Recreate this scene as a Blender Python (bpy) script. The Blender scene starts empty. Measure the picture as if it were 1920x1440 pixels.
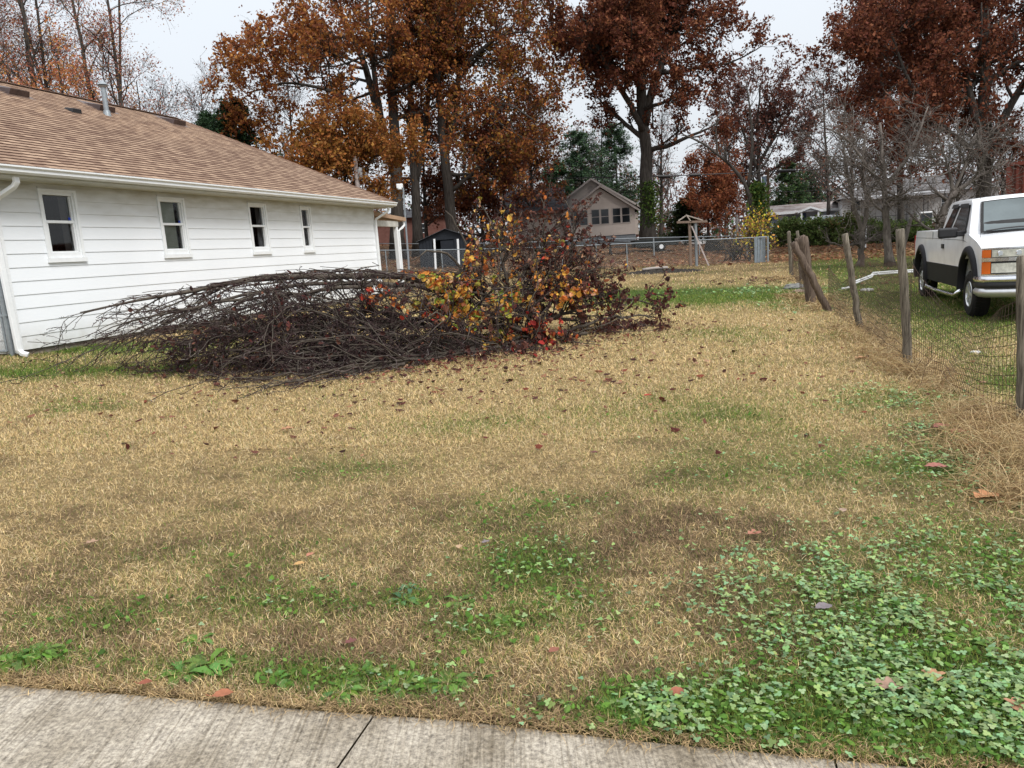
import bpy, bmesh, math, random
import numpy as np
from mathutils import Vector, Matrix
C = bpy.context.scene
# ------------------------------------------------------------------ camera, sky, sun, exposure
_up = np.array([-580, 8341, 1440.0]); _up /= np.linalg.norm(_up)
_f = np.array([0, 0, -1.0]); _Y = _f - _f.dot(_up)*_up; _Y /= np.linalg.norm(_Y); _X = np.cross(_Y, _up)
RC = np.array([_X, _Y, _up])
EYE = np.array([0, 0, 1.6])
cd = bpy.data.cameras.new('camera'); cam = bpy.data.objects.new('camera', cd); C.collection.objects.link(cam)
cd.sensor_width = 36; cd.lens = 27; cd.clip_start = 0.05; cd.clip_end = 2000
m4 = Matrix.Identity(4)
for i in range(3):
    for j in range(3): m4[i][j] = RC[i][j]
m4[2][3] = 1.6
cam.matrix_world = m4
C.camera = cam
SUN_EL, SUN_AZ = 50, 142     # sun behind cloud, right of and behind the camera
w = bpy.data.worlds.new('World'); C.world = w; w.use_nodes = True
nt = w.node_tree; bg = nt.nodes['Background']
sky = nt.nodes.new('ShaderNodeTexSky'); sky.sky_type = 'NISHITA'; sky.sun_disc = False
sky.sun_elevation = math.radians(SUN_EL); sky.sun_rotation = math.radians(SUN_AZ)
sky.dust_density = 4; sky.air_density = 1.5
# overcast layer: brighter overhead than at the horizon, faintly uneven
tc = nt.nodes.new('ShaderNodeTexCoord'); sx = nt.nodes.new('ShaderNodeSeparateXYZ'); nt.links.new(tc.outputs['Generated'], sx.inputs[0])
cr = nt.nodes.new('ShaderNodeValToRGB'); nt.links.new(sx.outputs['Z'], cr.inputs[0])
cr.color_ramp.elements[0].position = 0.0; cr.color_ramp.elements[0].color = (6.0, 6.3, 6.7, 1)
cr.color_ramp.elements[1].position = 1.0; cr.color_ramp.elements[1].color = (14.5, 14.7, 15.3, 1)
e = cr.color_ramp.elements.new(0.3); e.color = (6.9, 7.3, 7.8, 1)
nz = nt.nodes.new('ShaderNodeTexNoise'); nz.inputs['Scale'].default_value = 2.2; nz.inputs['Detail'].default_value = 3
nt.links.new(tc.outputs['Generated'], nz.inputs['Vector'])
mr = nt.nodes.new('ShaderNodeMapRange'); mr.inputs['To Min'].default_value = 0.92; mr.inputs['To Max'].default_value = 1.06
nt.links.new(nz.outputs['Fac'], mr.inputs[0])
mu = nt.nodes.new('ShaderNodeVectorMath'); mu.operation = 'SCALE'; nt.links.new(cr.outputs[0], mu.inputs[0]); nt.links.new(mr.outputs[0], mu.inputs['Scale'])
mx = nt.nodes.new('ShaderNodeMix'); mx.data_type = 'RGBA'; mx.inputs[0].default_value = 0.9
nt.links.new(sky.outputs[0], mx.inputs[6]); nt.links.new(mu.outputs[0], mx.inputs[7]); nt.links.new(mx.outputs[2], bg.inputs[0])
bg.inputs[1].default_value = 0.1
sl = bpy.data.lights.new('sun', 'SUN'); so = bpy.data.objects.new('sun', sl); C.collection.objects.link(so)
sl.energy = 2.2; sl.angle = math.radians(22); sl.color = (1, .97, .93)
_a, _e = math.radians(SUN_AZ), math.radians(SUN_EL)
so.rotation_euler = Vector((math.sin(_a)*math.cos(_e), math.cos(_a)*math.cos(_e), math.sin(_e))).to_track_quat('Z', 'Y').to_euler()
C.view_settings.view_transform = 'Standard'; C.view_settings.look = 'None'; C.view_settings.exposure = 0.45; C.view_settings.gamma = 1
C.cycles.max_bounces = 6; C.cycles.transparent_max_bounces = 8; C.cycles.use_denoising = True
# ------------------------------------------------------------------ ground height, pixel helpers
def gz(x, y):
    x = np.asarray(x, float); y = np.asarray(y, float)
    zx = np.where(x < 3, -.035*x, -.105-.018*(x-3)) + np.where(x < 0, .0022*np.minimum(-x, 12)**2, 0)
    zx = np.where(x > 60, -.105-.018*57, zx)
    e = .05*np.maximum(0, np.minimum(y, 70)-45)*np.clip((22-x)/14, .15, 1)
    return zx + .015*np.minimum(y, 80) + e
def ray(px, py): return RC @ np.array([(px-960)/1440, -(py-720)/1440, -1.0])
def P(px, py, y):
    d = ray(px, py); return EYE + d*(y/d[1])
def G(px, py):
    d = ray(px, py); t = 1.5
    while t < 400:
        p = EYE + d*t
        if p[2] < gz(p[0], p[1]): break
        t *= 1.001
    p[2] = gz(p[0], p[1]); return p
def on(x, y, dz=0.0): return np.array([x, y, float(gz(x, y))+dz])
# value noise
def vnoise(x, y, sc, seed):
    r = np.random.default_rng(seed).random((256, 256))
    u = x/sc; v = y/sc; iu = np.floor(u).astype(int); iv = np.floor(v).astype(int); fu = u-iu; fv = v-iv
    fu = fu*fu*(3-2*fu); fv = fv*fv*(3-2*fv)
    g = lambda a, b: r[a % 256, b % 256]
    return (g(iu, iv)*(1-fu)+g(iu+1, iv)*fu)*(1-fv)+(g(iu, iv+1)*(1-fu)+g(iu+1, iv+1)*fu)*fv
def fbm(x, y, sc, seed, o=4):
    s = 0; a = 1; t = 0
    for k in range(o): s = s+a*vnoise(x+17.3*k, y-9.1*k, sc/2**k, seed+k); t += a; a *= .55
    return s/t
# ------------------------------------------------------------------ mesh builder
class MB:
    def __init__(s): s.v = []; s.f = []; s.c = []; s.n = 0; s.uv = None
    def add(s, v, f, col=None):
        v = np.asarray(v, float).reshape(-1, 3); f = np.asarray(f, int)
        s.v.append(v); s.f.append(f+s.n); s.n += len(v)
        if col is None: col = (1, 1, 1)
        col = np.asarray(col, float)
        if col.ndim == 1: col = np.tile(col, (len(v), 1))
        s.c.append(col); return s
    def poly(s, pts, col=None): return s.add(pts, [list(range(len(pts)))], col)
    def box(s, c, d, R=None, col=None, taper=1.0):
        x, y, z = np.array(d)/2
        v = np.array([[-x, -y, -z], [x, -y, -z], [x, y, -z], [-x, y, -z], [-x*taper, -y*taper, z], [x*taper, -y*taper, z], [x*taper, y*taper, z], [-x*taper, y*taper, z]])
        if R is not None: v = v @ np.asarray(R).T
        return s.add(v+np.array(c), [[0, 3, 2, 1], [4, 5, 6, 7], [0, 1, 5, 4], [1, 2, 6, 5], [2, 3, 7, 6], [3, 0, 4, 7]], col)
    def hexa(s, b, t, col=None):      # 4 bottom pts, 4 top pts
        return s.add(np.vstack([b, t]), [[3, 2, 1, 0], [4, 5, 6, 7], [0, 1, 5, 4], [1, 2, 6, 5], [2, 3, 7, 6], [3, 0, 4, 7]], col)
    def beam(s, a, b, w_, h_, up=(0, 0, 1), col=None):
        a = np.array(a, float); b = np.array(b, float); t = (b-a)/np.linalg.norm(b-a); up = np.array(up, float)
        r = np.cross(t, up); r = r/np.linalg.norm(r); u_ = np.cross(r, t)
        o = [(-1, -1), (1, -1), (1, 1), (-1, 1)]
        return s.hexa([a+r*i*w_/2+u_*j*h_/2 for i, j in o], [b+r*i*w_/2+u_*j*h_/2 for i, j in o], col)
    def tubes(s, paths, rads, sides=4, col=None, cap=True):
        paths = np.asarray(paths, float)
        if paths.ndim == 2: paths = paths[None]
        N, K, _ = paths.shape
        rads = np.broadcast_to(np.asarray(rads, float), (N, K)) if np.ndim(rads) < 2 else np.asarray(rads, float)
        t = np.gradient(paths, axis=1); t /= np.linalg.norm(t, axis=2, keepdims=True)+1e-12
        ref = np.where(np.abs(t[:, :1, 2:3]) > .8, np.array([1., 0, 0]), np.array([0, 0, 1.]))
        n1 = np.cross(t, np.broadcast_to(ref, t.shape)); n1 /= np.linalg.norm(n1, axis=2, keepdims=True)+1e-12
        n2 = np.cross(t, n1)
        th = np.arange(sides)*2*np.pi/sides
        v = paths[:, :, None]+rads[:, :, None, None]*(np.cos(th)[None, None, :, None]*n1[:, :, None]+np.sin(th)[None, None, :, None]*n2[:, :, None])
        i = np.arange(N)[:, None, None]*K*sides; k = np.arange(K-1)[None, :, None]*sides; j = np.arange(sides)[None, None, :]; j2 = (j+1) % sides
        q = np.stack([i+k+j, i+k+j2, i+k+sides+j2, i+k+sides+j], -1).reshape(-1, 4)
        cc = None
        if col is not None:
            col = np.asarray(col, float); cc = col if col.ndim == 1 else np.repeat(col, K*sides, 0)
        n0 = s.n
        s.add(v.reshape(-1, 3), q, cc)
        if cap and N < 400:
            for a in range(N):
                s.f.append(np.array([[n0+a*K*sides+x for x in range(sides)][::-1]]))
                s.f.append(np.array([[n0+a*K*sides+(K-1)*sides+x for x in range(sides)]]))
        return s
    def cyl(s, a, b, r1, r2=None, sides=16, col=None):
        return s.tubes([[a, b]], [[r1, r1 if r2 is None else r2]], sides, col)
    def build(s, name, mat, parent=None, smooth=False, origin=None, bevel=0, colors=False, uv=None):
        V = np.vstack(s.v); o = np.zeros(3)
        if parent is not None:
            p = parent
            while p is not None: o += np.array(p.location); p = p.parent
        elif origin is not None: o = np.array(origin, float)
        me = bpy.data.meshes.new(name)
        ls = [x.shape[1] for x in s.f for _ in range(x.shape[0])]
        idx = np.concatenate([x.ravel() for x in s.f]); ls = np.array(ls)
        me.vertices.add(len(V)); me.vertices.foreach_set('co', (V-o).astype(np.float32).ravel())
        me.loops.add(len(idx)); me.loops.foreach_set('vertex_index', idx.astype(np.int32))
        me.polygons.add(len(ls)); me.polygons.foreach_set('loop_start', np.concatenate([[0], np.cumsum(ls)[:-1]]).astype(np.int32))
        me.polygons.foreach_set('loop_total', ls.astype(np.int32))
        me.polygons.foreach_set('use_smooth', np.full(len(ls), bool(smooth)))
        me.update(calc_edges=True)
        if colors:
            c = np.vstack(s.c); c = np.hstack([c, np.ones((len(c), 1))])
            at = me.attributes.new('Col', 'FLOAT_COLOR', 'POINT'); at.data.foreach_set('color', c.astype(np.float32).ravel())
        if uv is not None:
            l = me.uv_layers.new(name='UVMap'); l.data.foreach_set('uv', np.asarray(uv)[idx].astype(np.float32).ravel())
        me.validate()
        me.materials.append(mat)
        ob = bpy.data.objects.new(name, me); C.collection.objects.link(ob)
        if parent is not None: ob.parent = parent
        elif origin is not None: ob.location = origin
        if bevel:
            b = ob.modifiers.new('bevel', 'BEVEL'); b.width = bevel; b.segments = 2; b.limit_method = 'ANGLE'; b.angle_limit = math.radians(35)
        return ob
def tag(o, label=None, cat=None, group=None, kind=None):
    if label: o['label'] = label
    if cat: o['category'] = cat
    if group: o['group'] = group
    if kind: o['kind'] = kind
    return o
def thing(name, loc, label, cat, group=None):
    o = bpy.data.objects.new(name, None); C.collection.objects.link(o); o.location = [float(q) for q in loc]
    o.empty_display_size = .2
    return tag(o, label, cat, group)
# ------------------------------------------------------------------ materials
def nodes(name, rough=.8, spec=.3, metal=0):
    m = bpy.data.materials.new(name); m.use_nodes = True; t = m.node_tree; b = t.nodes['Principled BSDF']
    b.inputs['Roughness'].default_value = rough; b.inputs['Specular IOR Level'].default_value = spec; b.inputs['Metallic'].default_value = metal
    return m, t, b
def mat(name, col, rough=.8, spec=.3, metal=0, var=.15, scale=6, bump=0, stretch=(1, 1, 1), detail=5, col2=None):
    m, t, b = nodes(name, rough, spec, metal)
    tc = t.nodes.new('ShaderNodeTexCoord'); mp = t.nodes.new('ShaderNodeMapping'); mp.inputs['Scale'].default_value = stretch
    t.links.new(tc.outputs['Object'], mp.inputs[0])
    n = t.nodes.new('ShaderNodeTexNoise'); n.inputs['Scale'].default_value = scale; n.inputs['Detail'].default_value = detail; n.inputs['Roughness'].default_value = .65
    t.links.new(mp.outputs[0], n.inputs['Vector'])
    r = t.nodes.new('ShaderNodeValToRGB'); t.links.new(n.outputs['Fac'], r.inputs[0])
    c = np.array(col); c2 = np.array(col2) if col2 is not None else np.minimum(c*(1+var), 1)
    c1 = c if col2 is not None else c*(1-var)
    r.color_ramp.elements[0].position = .32; r.color_ramp.elements[0].color = (*c1, 1)
    r.color_ramp.elements[1].position = .68; r.color_ramp.elements[1].color = (*c2, 1)
    t.links.new(r.outputs[0], b.inputs['Base Color'])
    if bump:
        bp = t.nodes.new('ShaderNodeBump'); bp.inputs['Distance'].default_value = bump; bp.inputs['Strength'].default_value = .8
        t.links.new(n.outputs['Fac'], bp.inputs['Height']); t.links.new(bp.outputs[0], b.inputs['Normal'])
    return m
def colmat(name, rough=.75, spec=.2, trans=0.0):
    m, t, b = nodes(name, rough, spec)
    a = t.nodes.new('ShaderNodeAttribute'); a.attribute_name = 'Col'; t.links.new(a.outputs['Color'], b.inputs['Base Color'])
    if trans:
        tr = t.nodes.new('ShaderNodeBsdfTranslucent'); t.links.new(a.outputs['Color'], tr.inputs[0])
        mxs = t.nodes.new('ShaderNodeMixShader'); mxs.inputs[0].default_value = trans
        t.links.new(b.outputs[0], mxs.inputs[1]); t.links.new(tr.outputs[0], mxs.inputs[2])
        t.links.new(mxs.outputs[0], t.nodes['Material Output'].inputs[0])
    return m
M_white = mat('white_trim', (.74, .76, .77), .45, .4, var=.05, scale=9)
M_glass = mat('dark_glass', (.012, .014, .016), .05, .5, var=.3, scale=1.5)
M_black = mat('black_plastic', (.02, .02, .022), .5, .4, var=.2)
M_steel = mat('galvanised_steel', (.28, .31, .33), .45, .5, metal=.5, var=.15, scale=20)
M_leaf = colmat('leaf', .75, .12, .3)
M_grass = colmat('grass_blade', .8, .15, .25)
M_twig = colmat('twig_bark', .85, .2)
M_bark = mat('tree_bark', (.032, .027, .023), .9, .15, scale=5, bump=.05, stretch=(3, 3, .35), col2=(.095, .084, .074))
M_wood = mat('weathered_wood', (.028, .022, .017), .9, .15, scale=9, bump=.02, stretch=(7, 7, .35), col2=(.27, .235, .185), detail=8)
M_pale = mat('pale_bark', (.07, .057, .05), .9, .15, scale=8, bump=.01, stretch=(2, 2, .5), col2=(.19, .165, .145))
# ------------------------------------------------------------------ setting: ground
FU = np.array([.289, .957]); FN = np.array([.957, -.289])     # street-perpendicular direction and its normal
EDGE = np.array([G(px, py)[:2] for px, py in ((0, 1280), (190, 1293), (400, 1310), (600, 1328), (850, 1345), (1180, 1382), (1400, 1402), (1590, 1420), (1750, 1436))])
_es, _ei = np.polyfit(EDGE[:, 0], EDGE[:, 1], 1)
def edge_y(x):
    inside = np.interp(x, EDGE[:, 0], EDGE[:, 1])
    return np.where((x < EDGE[0, 0]) | (x > EDGE[-1, 0]), _es*x+_ei, inside)
BLOBS = []   # x, y, rx, ry, green, clover
def blob(px, py, rx, ry, g, c=0): q = G(px, py); BLOBS.append((q[0], q[1], rx, ry, g, c))
blob(240, 655, 2.0, .8, 1.1); blob(120, 700, 1.8, .55, .75); blob(330, 690, .8, .5, .7); blob(40, 690, 1.0, .7, .5)
blob(1330, 560, 2.6, 2.0, 1.2); blob(1200, 550, 2.2, 2.2, 1.2); blob(1440, 545, 1.7, 1.6, .8, .9); blob(1500, 575, .9, .9, .3, .5)
blob(1780, 1150, .55, .75, .4, .9); blob(1600, 1130, .5, .45, .3, .8); blob(1870, 1050, .4, .7, .6, .3); blob(1700, 1300, .6, .35, .8, .8); blob(1850, 1380, .5, .35, .9, .6)
blob(1300, 1330, .45, .14, .7, .5); blob(1200, 1320, .12, .1, 1.0, .3); blob(1480, 1370, .35, .16, .8, .5)
blob(1660, 750, .5, .5, .5, .9); blob(1780, 830, .3, .6, .3, .9); blob(1830, 900, .25, .4, .2, .7); blob(1500, 870, .8, .6, .25, .2); blob(1700, 880, .5, .4, .35, .3)
blob(1320, 770, 1.2, .9, .35); blob(1350, 625, 1.0, .7, .4); blob(1000, 1060, .3, .35, .6, .3); blob(1080, 1150, .3, .2, .45, .2); blob(980, 950, .4, .3, .45, .1)
blob(550, 1130, .4, .2, .5, .1); blob(650, 880, .6, .35, .35); blob(880, 800, .7, .4, .3); blob(900, 1180, .2, .15, .5, .2); blob(760, 1130, .15, .12, .6)
blob(60, 1240, .22, .08, .9); blob(150, 1160, .5, .18, .35); blob(360, 1250, .3, .1, .6); blob(560, 1270, .25, .09, .5); blob(720, 1280, .35, .12, .8, .2); blob(180, 765, .4, .2, .4); blob(430, 1050, .8, .4, .25)
def ground_mix(x, y):
    """0..1 green, clover, brown and leaf-litter amounts at a place on the lawn"""
    g = np.zeros_like(x); c = np.zeros_like(x)
    n1 = fbm(x, y, 1.6, 3); n2 = fbm(x, y, .45, 11); n3 = fbm(x, y, 5.0, 21)
    for bx, by, rx, ry, gg, cc in BLOBS:
        d = np.exp(-(((x-bx)/rx)**2+((y-by)/ry)**2)); g += gg*d; c += cc*d
    g = g*(.35+1.3*n2)+np.clip((n1-.57)*1.6, 0, .25)
    fence = (x-4.3)-(y-7)*.30           # > 0 in the neighbour's yard
    yard = np.clip(fence*1.5, 0, 1)*np.clip((46-y)/6, 0, 1)
    dry = np.exp(-((y-9.3)/1.6)**2)*np.clip(fence, 0, 1)*.8
    g = g+yard*(.75*n2+.45)*(1-dry)
    c = c*np.clip((n2-.22)*2.4, 0, 1.3)
    br = np.clip((5.4-y)*.17+(n3-.45)*.45+(n2-.5)*1.7+(n1-.5)*.35+(fbm(x, y, .12, 31)-.5)*1.2, 0, .95)
    for x0_, sl_ in ((.35, .20), (-1.25, .20), (1.75, .20)):      # paler wheel tracks running to the back
        br = br-.35*np.exp(-((x-x0_-sl_*(y-4))/.28)**2)*np.clip((y-4)/4, 0, 1)
    br = np.clip(br, 0, .95)
    br = np.where(y > 24, np.clip((y-24)*.05+(n1-.5), 0, .8), br)
    lit = np.clip((y-35.5-.36*(12.5-x))*.5, 0, 1)*(.6+.5*n1)          # leaf litter beyond the chain-link fence
    lit = np.maximum(lit, np.clip(fence, 0, 1)*np.clip((y-31)*.15, 0, 1)*(.3+n1))
    lit = np.maximum(lit, yard*np.clip((n1-.55)*3, 0, .6))
    return np.clip(g, 0, 1), np.clip(c, 0, 1), br, np.clip(lit, 0, 1)
TAN = np.array([.56, .415, .205]); BRN = np.array([.155, .105, .062]); GRN = np.array([.095, .155, .03]); CLV = np.array([.13, .20, .08]); LIT = np.array([.22, .115, .058])
def ground_col(x, y):
    g, c, b, l = ground_mix(x, y)
    col = TAN*(1-b[:, None])+BRN*b[:, None]
    col = col*(1-g[:, None])+GRN*1.1*g[:, None]
    col = col*(1-.5*c[:, None])+CLV*.5*c[:, None]
    return col*(1-l[:, None])+LIT*l[:, None]
def steps(*seg):
    out = []
    for a, b, d in seg: out += list(np.arange(a, b-1e-6, d))
    return np.array(out+[seg[-1][1]])
gx = steps((-300, -60, 20), (-60, -16, 2), (-16, -9, .35), (-9, 9, .1), (9, 26, .35), (26, 60, 2), (60, 300, 20))
gy = steps((-20, 1, 1), (1, 17, .1), (17, 50, .3), (50, 100, 2), (100, 500, 25))
XX, YY = np.meshgrid(gx, gy); x = XX.ravel(); y = YY.ravel()
z = gz(x, y)+(fbm(x, y, .5, 5)-.5)*.025*np.clip(y/6, .3, 1)
z = z - np.clip((edge_y(x)+.02-y)/.05, 0, 1)*.10        # dips under the pavement slab
tri = np.minimum(np.abs(x), 1)
nx = len(gx); ny = len(gy)
I = (np.arange(ny-1)[:, None]*nx+np.arange(nx-1)[None]).ravel()
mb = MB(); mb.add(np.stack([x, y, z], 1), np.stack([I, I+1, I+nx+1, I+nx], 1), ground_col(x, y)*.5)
m, t, b = nodes('lawn_soil', .95, .1)
a = t.nodes.new('ShaderNodeAttribute'); a.attribute_name = 'Col'
tc = t.nodes.new('ShaderNodeTexCoord')
n1 = t.nodes.new('ShaderNodeTexNoise'); n1.inputs['Scale'].default_value = 22; n1.inputs['Detail'].default_value = 8; n1.inputs['Roughness'].default_value = .75; t.links.new(tc.outputs['Object'], n1.inputs['Vector'])
r = t.nodes.new('ShaderNodeValToRGB'); t.links.new(n1.outputs['Fac'], r.inputs[0])
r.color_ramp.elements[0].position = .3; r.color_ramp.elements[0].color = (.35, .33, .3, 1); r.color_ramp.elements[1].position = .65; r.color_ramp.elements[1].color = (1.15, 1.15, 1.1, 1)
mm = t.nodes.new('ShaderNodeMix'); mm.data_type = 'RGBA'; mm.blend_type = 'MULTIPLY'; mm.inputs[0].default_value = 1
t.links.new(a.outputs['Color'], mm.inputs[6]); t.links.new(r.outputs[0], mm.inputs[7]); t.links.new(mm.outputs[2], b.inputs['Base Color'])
bp = t.nodes.new('ShaderNodeBump'); bp.inputs['Distance'].default_value = .03; t.links.new(n1.outputs['Fac'], bp.inputs['Height']); t.links.new(bp.outputs[0], b.inputs['Normal'])
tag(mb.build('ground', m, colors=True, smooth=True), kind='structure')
# ------------------------------------------------------------------ sidewalk slabs
m, t, b = nodes('broomed_concrete', .9, .2)
tc = t.nodes.new('ShaderNodeTexCoord')
mp = t.nodes.new('ShaderNodeMapping'); mp.inputs['Rotation'].default_value = (0, 0, math.radians(16.8)); mp.inputs['Scale'].default_value = (105, 1.8, 1)
t.links.new(tc.outputs['Object'], mp.inputs[0])
n1 = t.nodes.new('ShaderNodeTexNoise'); n1.inputs['Scale'].default_value = 1; n1.inputs['Detail'].default_value = 3; n1.inputs['Distortion'].default_value = .25; t.links.new(mp.outputs[0], n1.inputs['Vector'])
n2 = t.nodes.new('ShaderNodeTexNoise'); n2.inputs['Scale'].default_value = 60; n2.inputs['Detail'].default_value = 8; n2.inputs['Roughness'].default_value = .8; t.links.new(tc.outputs['Object'], n2.inputs['Vector'])
n3 = t.nodes.new('ShaderNodeTexNoise'); n3.inputs['Scale'].default_value = 3.5; n3.inputs['Detail'].default_value = 9; t.links.new(tc.outputs['Object'], n3.inputs['Vector'])
r1 = t.nodes.new('ShaderNodeValToRGB'); t.links.new(n1.outputs['Fac'], r1.inputs[0]); r1.color_ramp.elements[0].position = .34; r1.color_ramp.elements[0].color = (.62, .60, .57, 1); r1.color_ramp.elements[1].position = .52; r1.color_ramp.elements[1].color = (1, 1, 1, 1)
r2 = t.nodes.new('ShaderNodeValToRGB'); t.links.new(n2.outputs['Fac'], r2.inputs[0]); r2.color_ramp.elements[0].position = .36; r2.color_ramp.elements[0].color = (.17, .15, .125, 1); r2.color_ramp.elements[1].position = .62; r2.color_ramp.elements[1].color = (.60, .54, .44, 1)
r3 = t.nodes.new('ShaderNodeValToRGB'); t.links.new(n3.outputs['Fac'], r3.inputs[0]); r3.color_ramp.elements[0].position = .3; r3.color_ramp.elements[0].color = (.56, .53, .48, 1); r3.color_ramp.elements[1].position = .65; r3.color_ramp.elements[1].color = (1, 1, 1, 1)
ma = t.nodes.new('ShaderNodeMix'); ma.data_type = 'RGBA'; ma.blend_type = 'MULTIPLY'; ma.inputs[0].default_value = .85; t.links.new(r2.outputs[0], ma.inputs[6]); t.links.new(r1.outputs[0], ma.inputs[7])
mb_ = t.nodes.new('ShaderNodeMix'); mb_.data_type = 'RGBA'; mb_.blend_type = 'MULTIPLY'; mb_.inputs[0].default_value = 1; t.links.new(ma.outputs[2], mb_.inputs[6]); t.links.new(r3.outputs[0], mb_.inputs[7])
t.links.new(mb_.outputs[2], b.inputs['Base Color'])
ad = t.nodes.new('ShaderNodeMath'); t.links.new(n1.outputs['Fac'], ad.inputs[0]); t.links.new(n2.outputs['Fac'], ad.inputs[1])
bp = t.nodes.new('ShaderNodeBump'); bp.inputs['Distance'].default_value = .006; t.links.new(ad.outputs[0], bp.inputs['Height']); t.links.new(bp.outputs[0], b.inputs['Normal'])
M_conc = m
mb = MB(); J = G(665, 1392)[:2]
du = J - G(700, 1342)[:2]; du = -du/np.linalg.norm(du)
def slab(k0, k1):
    # strip between two control joints, from the lawn edge back past the camera
    def side(k, off):
        o = J + np.array([1, _es])*k/np.hypot(1, _es)
        o = o + np.array([1, _es])*off
        tt = np.linspace(0, 1, 2)
        a0 = o + du*0
        # solve for lawn edge
        for _ in range(30): a0 = a0 + du*(edge_y(a0[0])-a0[1])/du[1]
        return a0, a0-du*4
    (a0, a1), (b0, b1) = side(k0, .0035), side(k1, -.0035)
    n = 14; top = []
    xs = np.linspace(a0[0], b0[0], n)
    V = []; 
    for i in range(n):
        s_ = i/(n-1); q = a0*(1-s_)+b0*s_; q = q+du*(edge_y(q[0])-q[1])/du[1]; r_ = a1*(1-s_)+b1*s_
        for fr in (0, .004, .25, .5, 1):
            p = q*(1-fr)+r_*fr; V.append([p[0], p[1], float(gz(*p))+(-.004 if fr else -.012)])
        V.append([q[0], q[1], float(gz(*q))-.2])
    F = []
    for i in range(n-1):
        for j in range(4): a_ = i*6+j; F.append([a_, a_+1, a_+7, a_+6])
        F.append([i*6+5, i*6, i*6+6, i*6+11])
    mb.add(V, F)
for k in range(-5, 6): slab(k*1.5, (k+1)*1.5)
sw = mb.build('sidewalk', M_conc); tag(sw, kind='structure')
# ------------------------------------------------------------------ white house
HU = np.array([math.sin(math.radians(16.8)), math.cos(math.radians(16.8))]); HN = np.array([HU[1], -HU[0]])
HC = np.array([-7.28, 11.70])
def H(s, off, z):
    p = HC+HU*s+HN*off; return np.array([p[0], p[1], z])
def HW(px, py, off=0):
    d = ray(px, py); c = HC+HN*off; t_ = c.dot(HN)/d[:2].dot(HN); p = EYE+d*t_
    return (p[:2]-c).dot(HU), p[2]
HR = np.column_stack([[HU[0], HU[1], 0], [HN[0], HN[1], 0], [0, 0, 1]])    # local s, off, z -> world
house = thing('white_house', H(5, -4, .5), 'white lap sided bungalow with brown shingle roof left of the brush pile', 'house')
# siding: dirt streaks under the eaves are in the paint
m, t, b = nodes('white_siding', .5, .35)
geo = t.nodes.new('ShaderNodeNewGeometry'); sp = t.nodes.new('ShaderNodeSeparateXYZ'); t.links.new(geo.outputs['Position'], sp.inputs[0])
mp = t.nodes.new('ShaderNodeMapping'); mp.inputs['Scale'].default_value = (1.2, 1.2, 5); t.links.new(geo.outputs['Position'], mp.inputs[0])
n1 = t.nodes.new('ShaderNodeTexNoise'); n1.inputs['Scale'].default_value = 2; n1.inputs['Detail'].default_value = 5; t.links.new(mp.outputs[0], n1.inputs['Vector'])
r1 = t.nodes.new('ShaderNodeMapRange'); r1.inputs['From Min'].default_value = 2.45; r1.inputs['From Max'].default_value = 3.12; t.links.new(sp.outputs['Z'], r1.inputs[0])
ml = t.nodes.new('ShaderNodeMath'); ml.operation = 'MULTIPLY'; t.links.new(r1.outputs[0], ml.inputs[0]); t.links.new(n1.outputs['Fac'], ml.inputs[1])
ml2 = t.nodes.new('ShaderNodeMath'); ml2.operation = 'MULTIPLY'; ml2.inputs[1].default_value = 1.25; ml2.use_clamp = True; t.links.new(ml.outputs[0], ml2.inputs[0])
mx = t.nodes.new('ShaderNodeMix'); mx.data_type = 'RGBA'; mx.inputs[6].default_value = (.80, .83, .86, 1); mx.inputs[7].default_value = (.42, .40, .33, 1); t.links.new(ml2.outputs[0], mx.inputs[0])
n4 = t.nodes.new('ShaderNodeTexNoise'); n4.inputs['Scale'].default_value = 1.1; n4.inputs['Detail'].default_value = 6; t.links.new(geo.outputs['Position'], n4.inputs['Vector'])
r4 = t.nodes.new('ShaderNodeMapRange'); r4.inputs['To Min'].default_value = .9; r4.inputs['To Max'].default_value = 1.02; t.links.new(n4.outputs['Fac'], r4.inputs[0])
sc_ = t.nodes.new('ShaderNodeVectorMath'); sc_.operation = 'SCALE'; t.links.new(mx.outputs[2], sc_.inputs[0]); t.links.new(r4.outputs[0], sc_.inputs['Scale'])
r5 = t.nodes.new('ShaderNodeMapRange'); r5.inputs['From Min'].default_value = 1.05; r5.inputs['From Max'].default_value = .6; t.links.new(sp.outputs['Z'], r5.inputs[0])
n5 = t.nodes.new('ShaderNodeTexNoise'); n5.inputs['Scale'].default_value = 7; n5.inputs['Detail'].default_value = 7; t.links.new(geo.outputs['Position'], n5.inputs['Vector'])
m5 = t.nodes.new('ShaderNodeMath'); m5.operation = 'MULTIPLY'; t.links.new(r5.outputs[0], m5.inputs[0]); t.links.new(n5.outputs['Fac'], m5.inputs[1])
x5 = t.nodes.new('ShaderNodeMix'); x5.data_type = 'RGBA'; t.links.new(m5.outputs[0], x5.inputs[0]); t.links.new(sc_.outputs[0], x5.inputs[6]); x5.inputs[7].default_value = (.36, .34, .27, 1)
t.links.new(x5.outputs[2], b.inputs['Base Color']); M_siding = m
WINS = [(.60, 1.28), (3.18, 3.88), (5.98, 6.63), (8.11, 8.57)]
mb = MB(); Z0 = .64; DZ = .2045; S1 = 12.12
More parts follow.
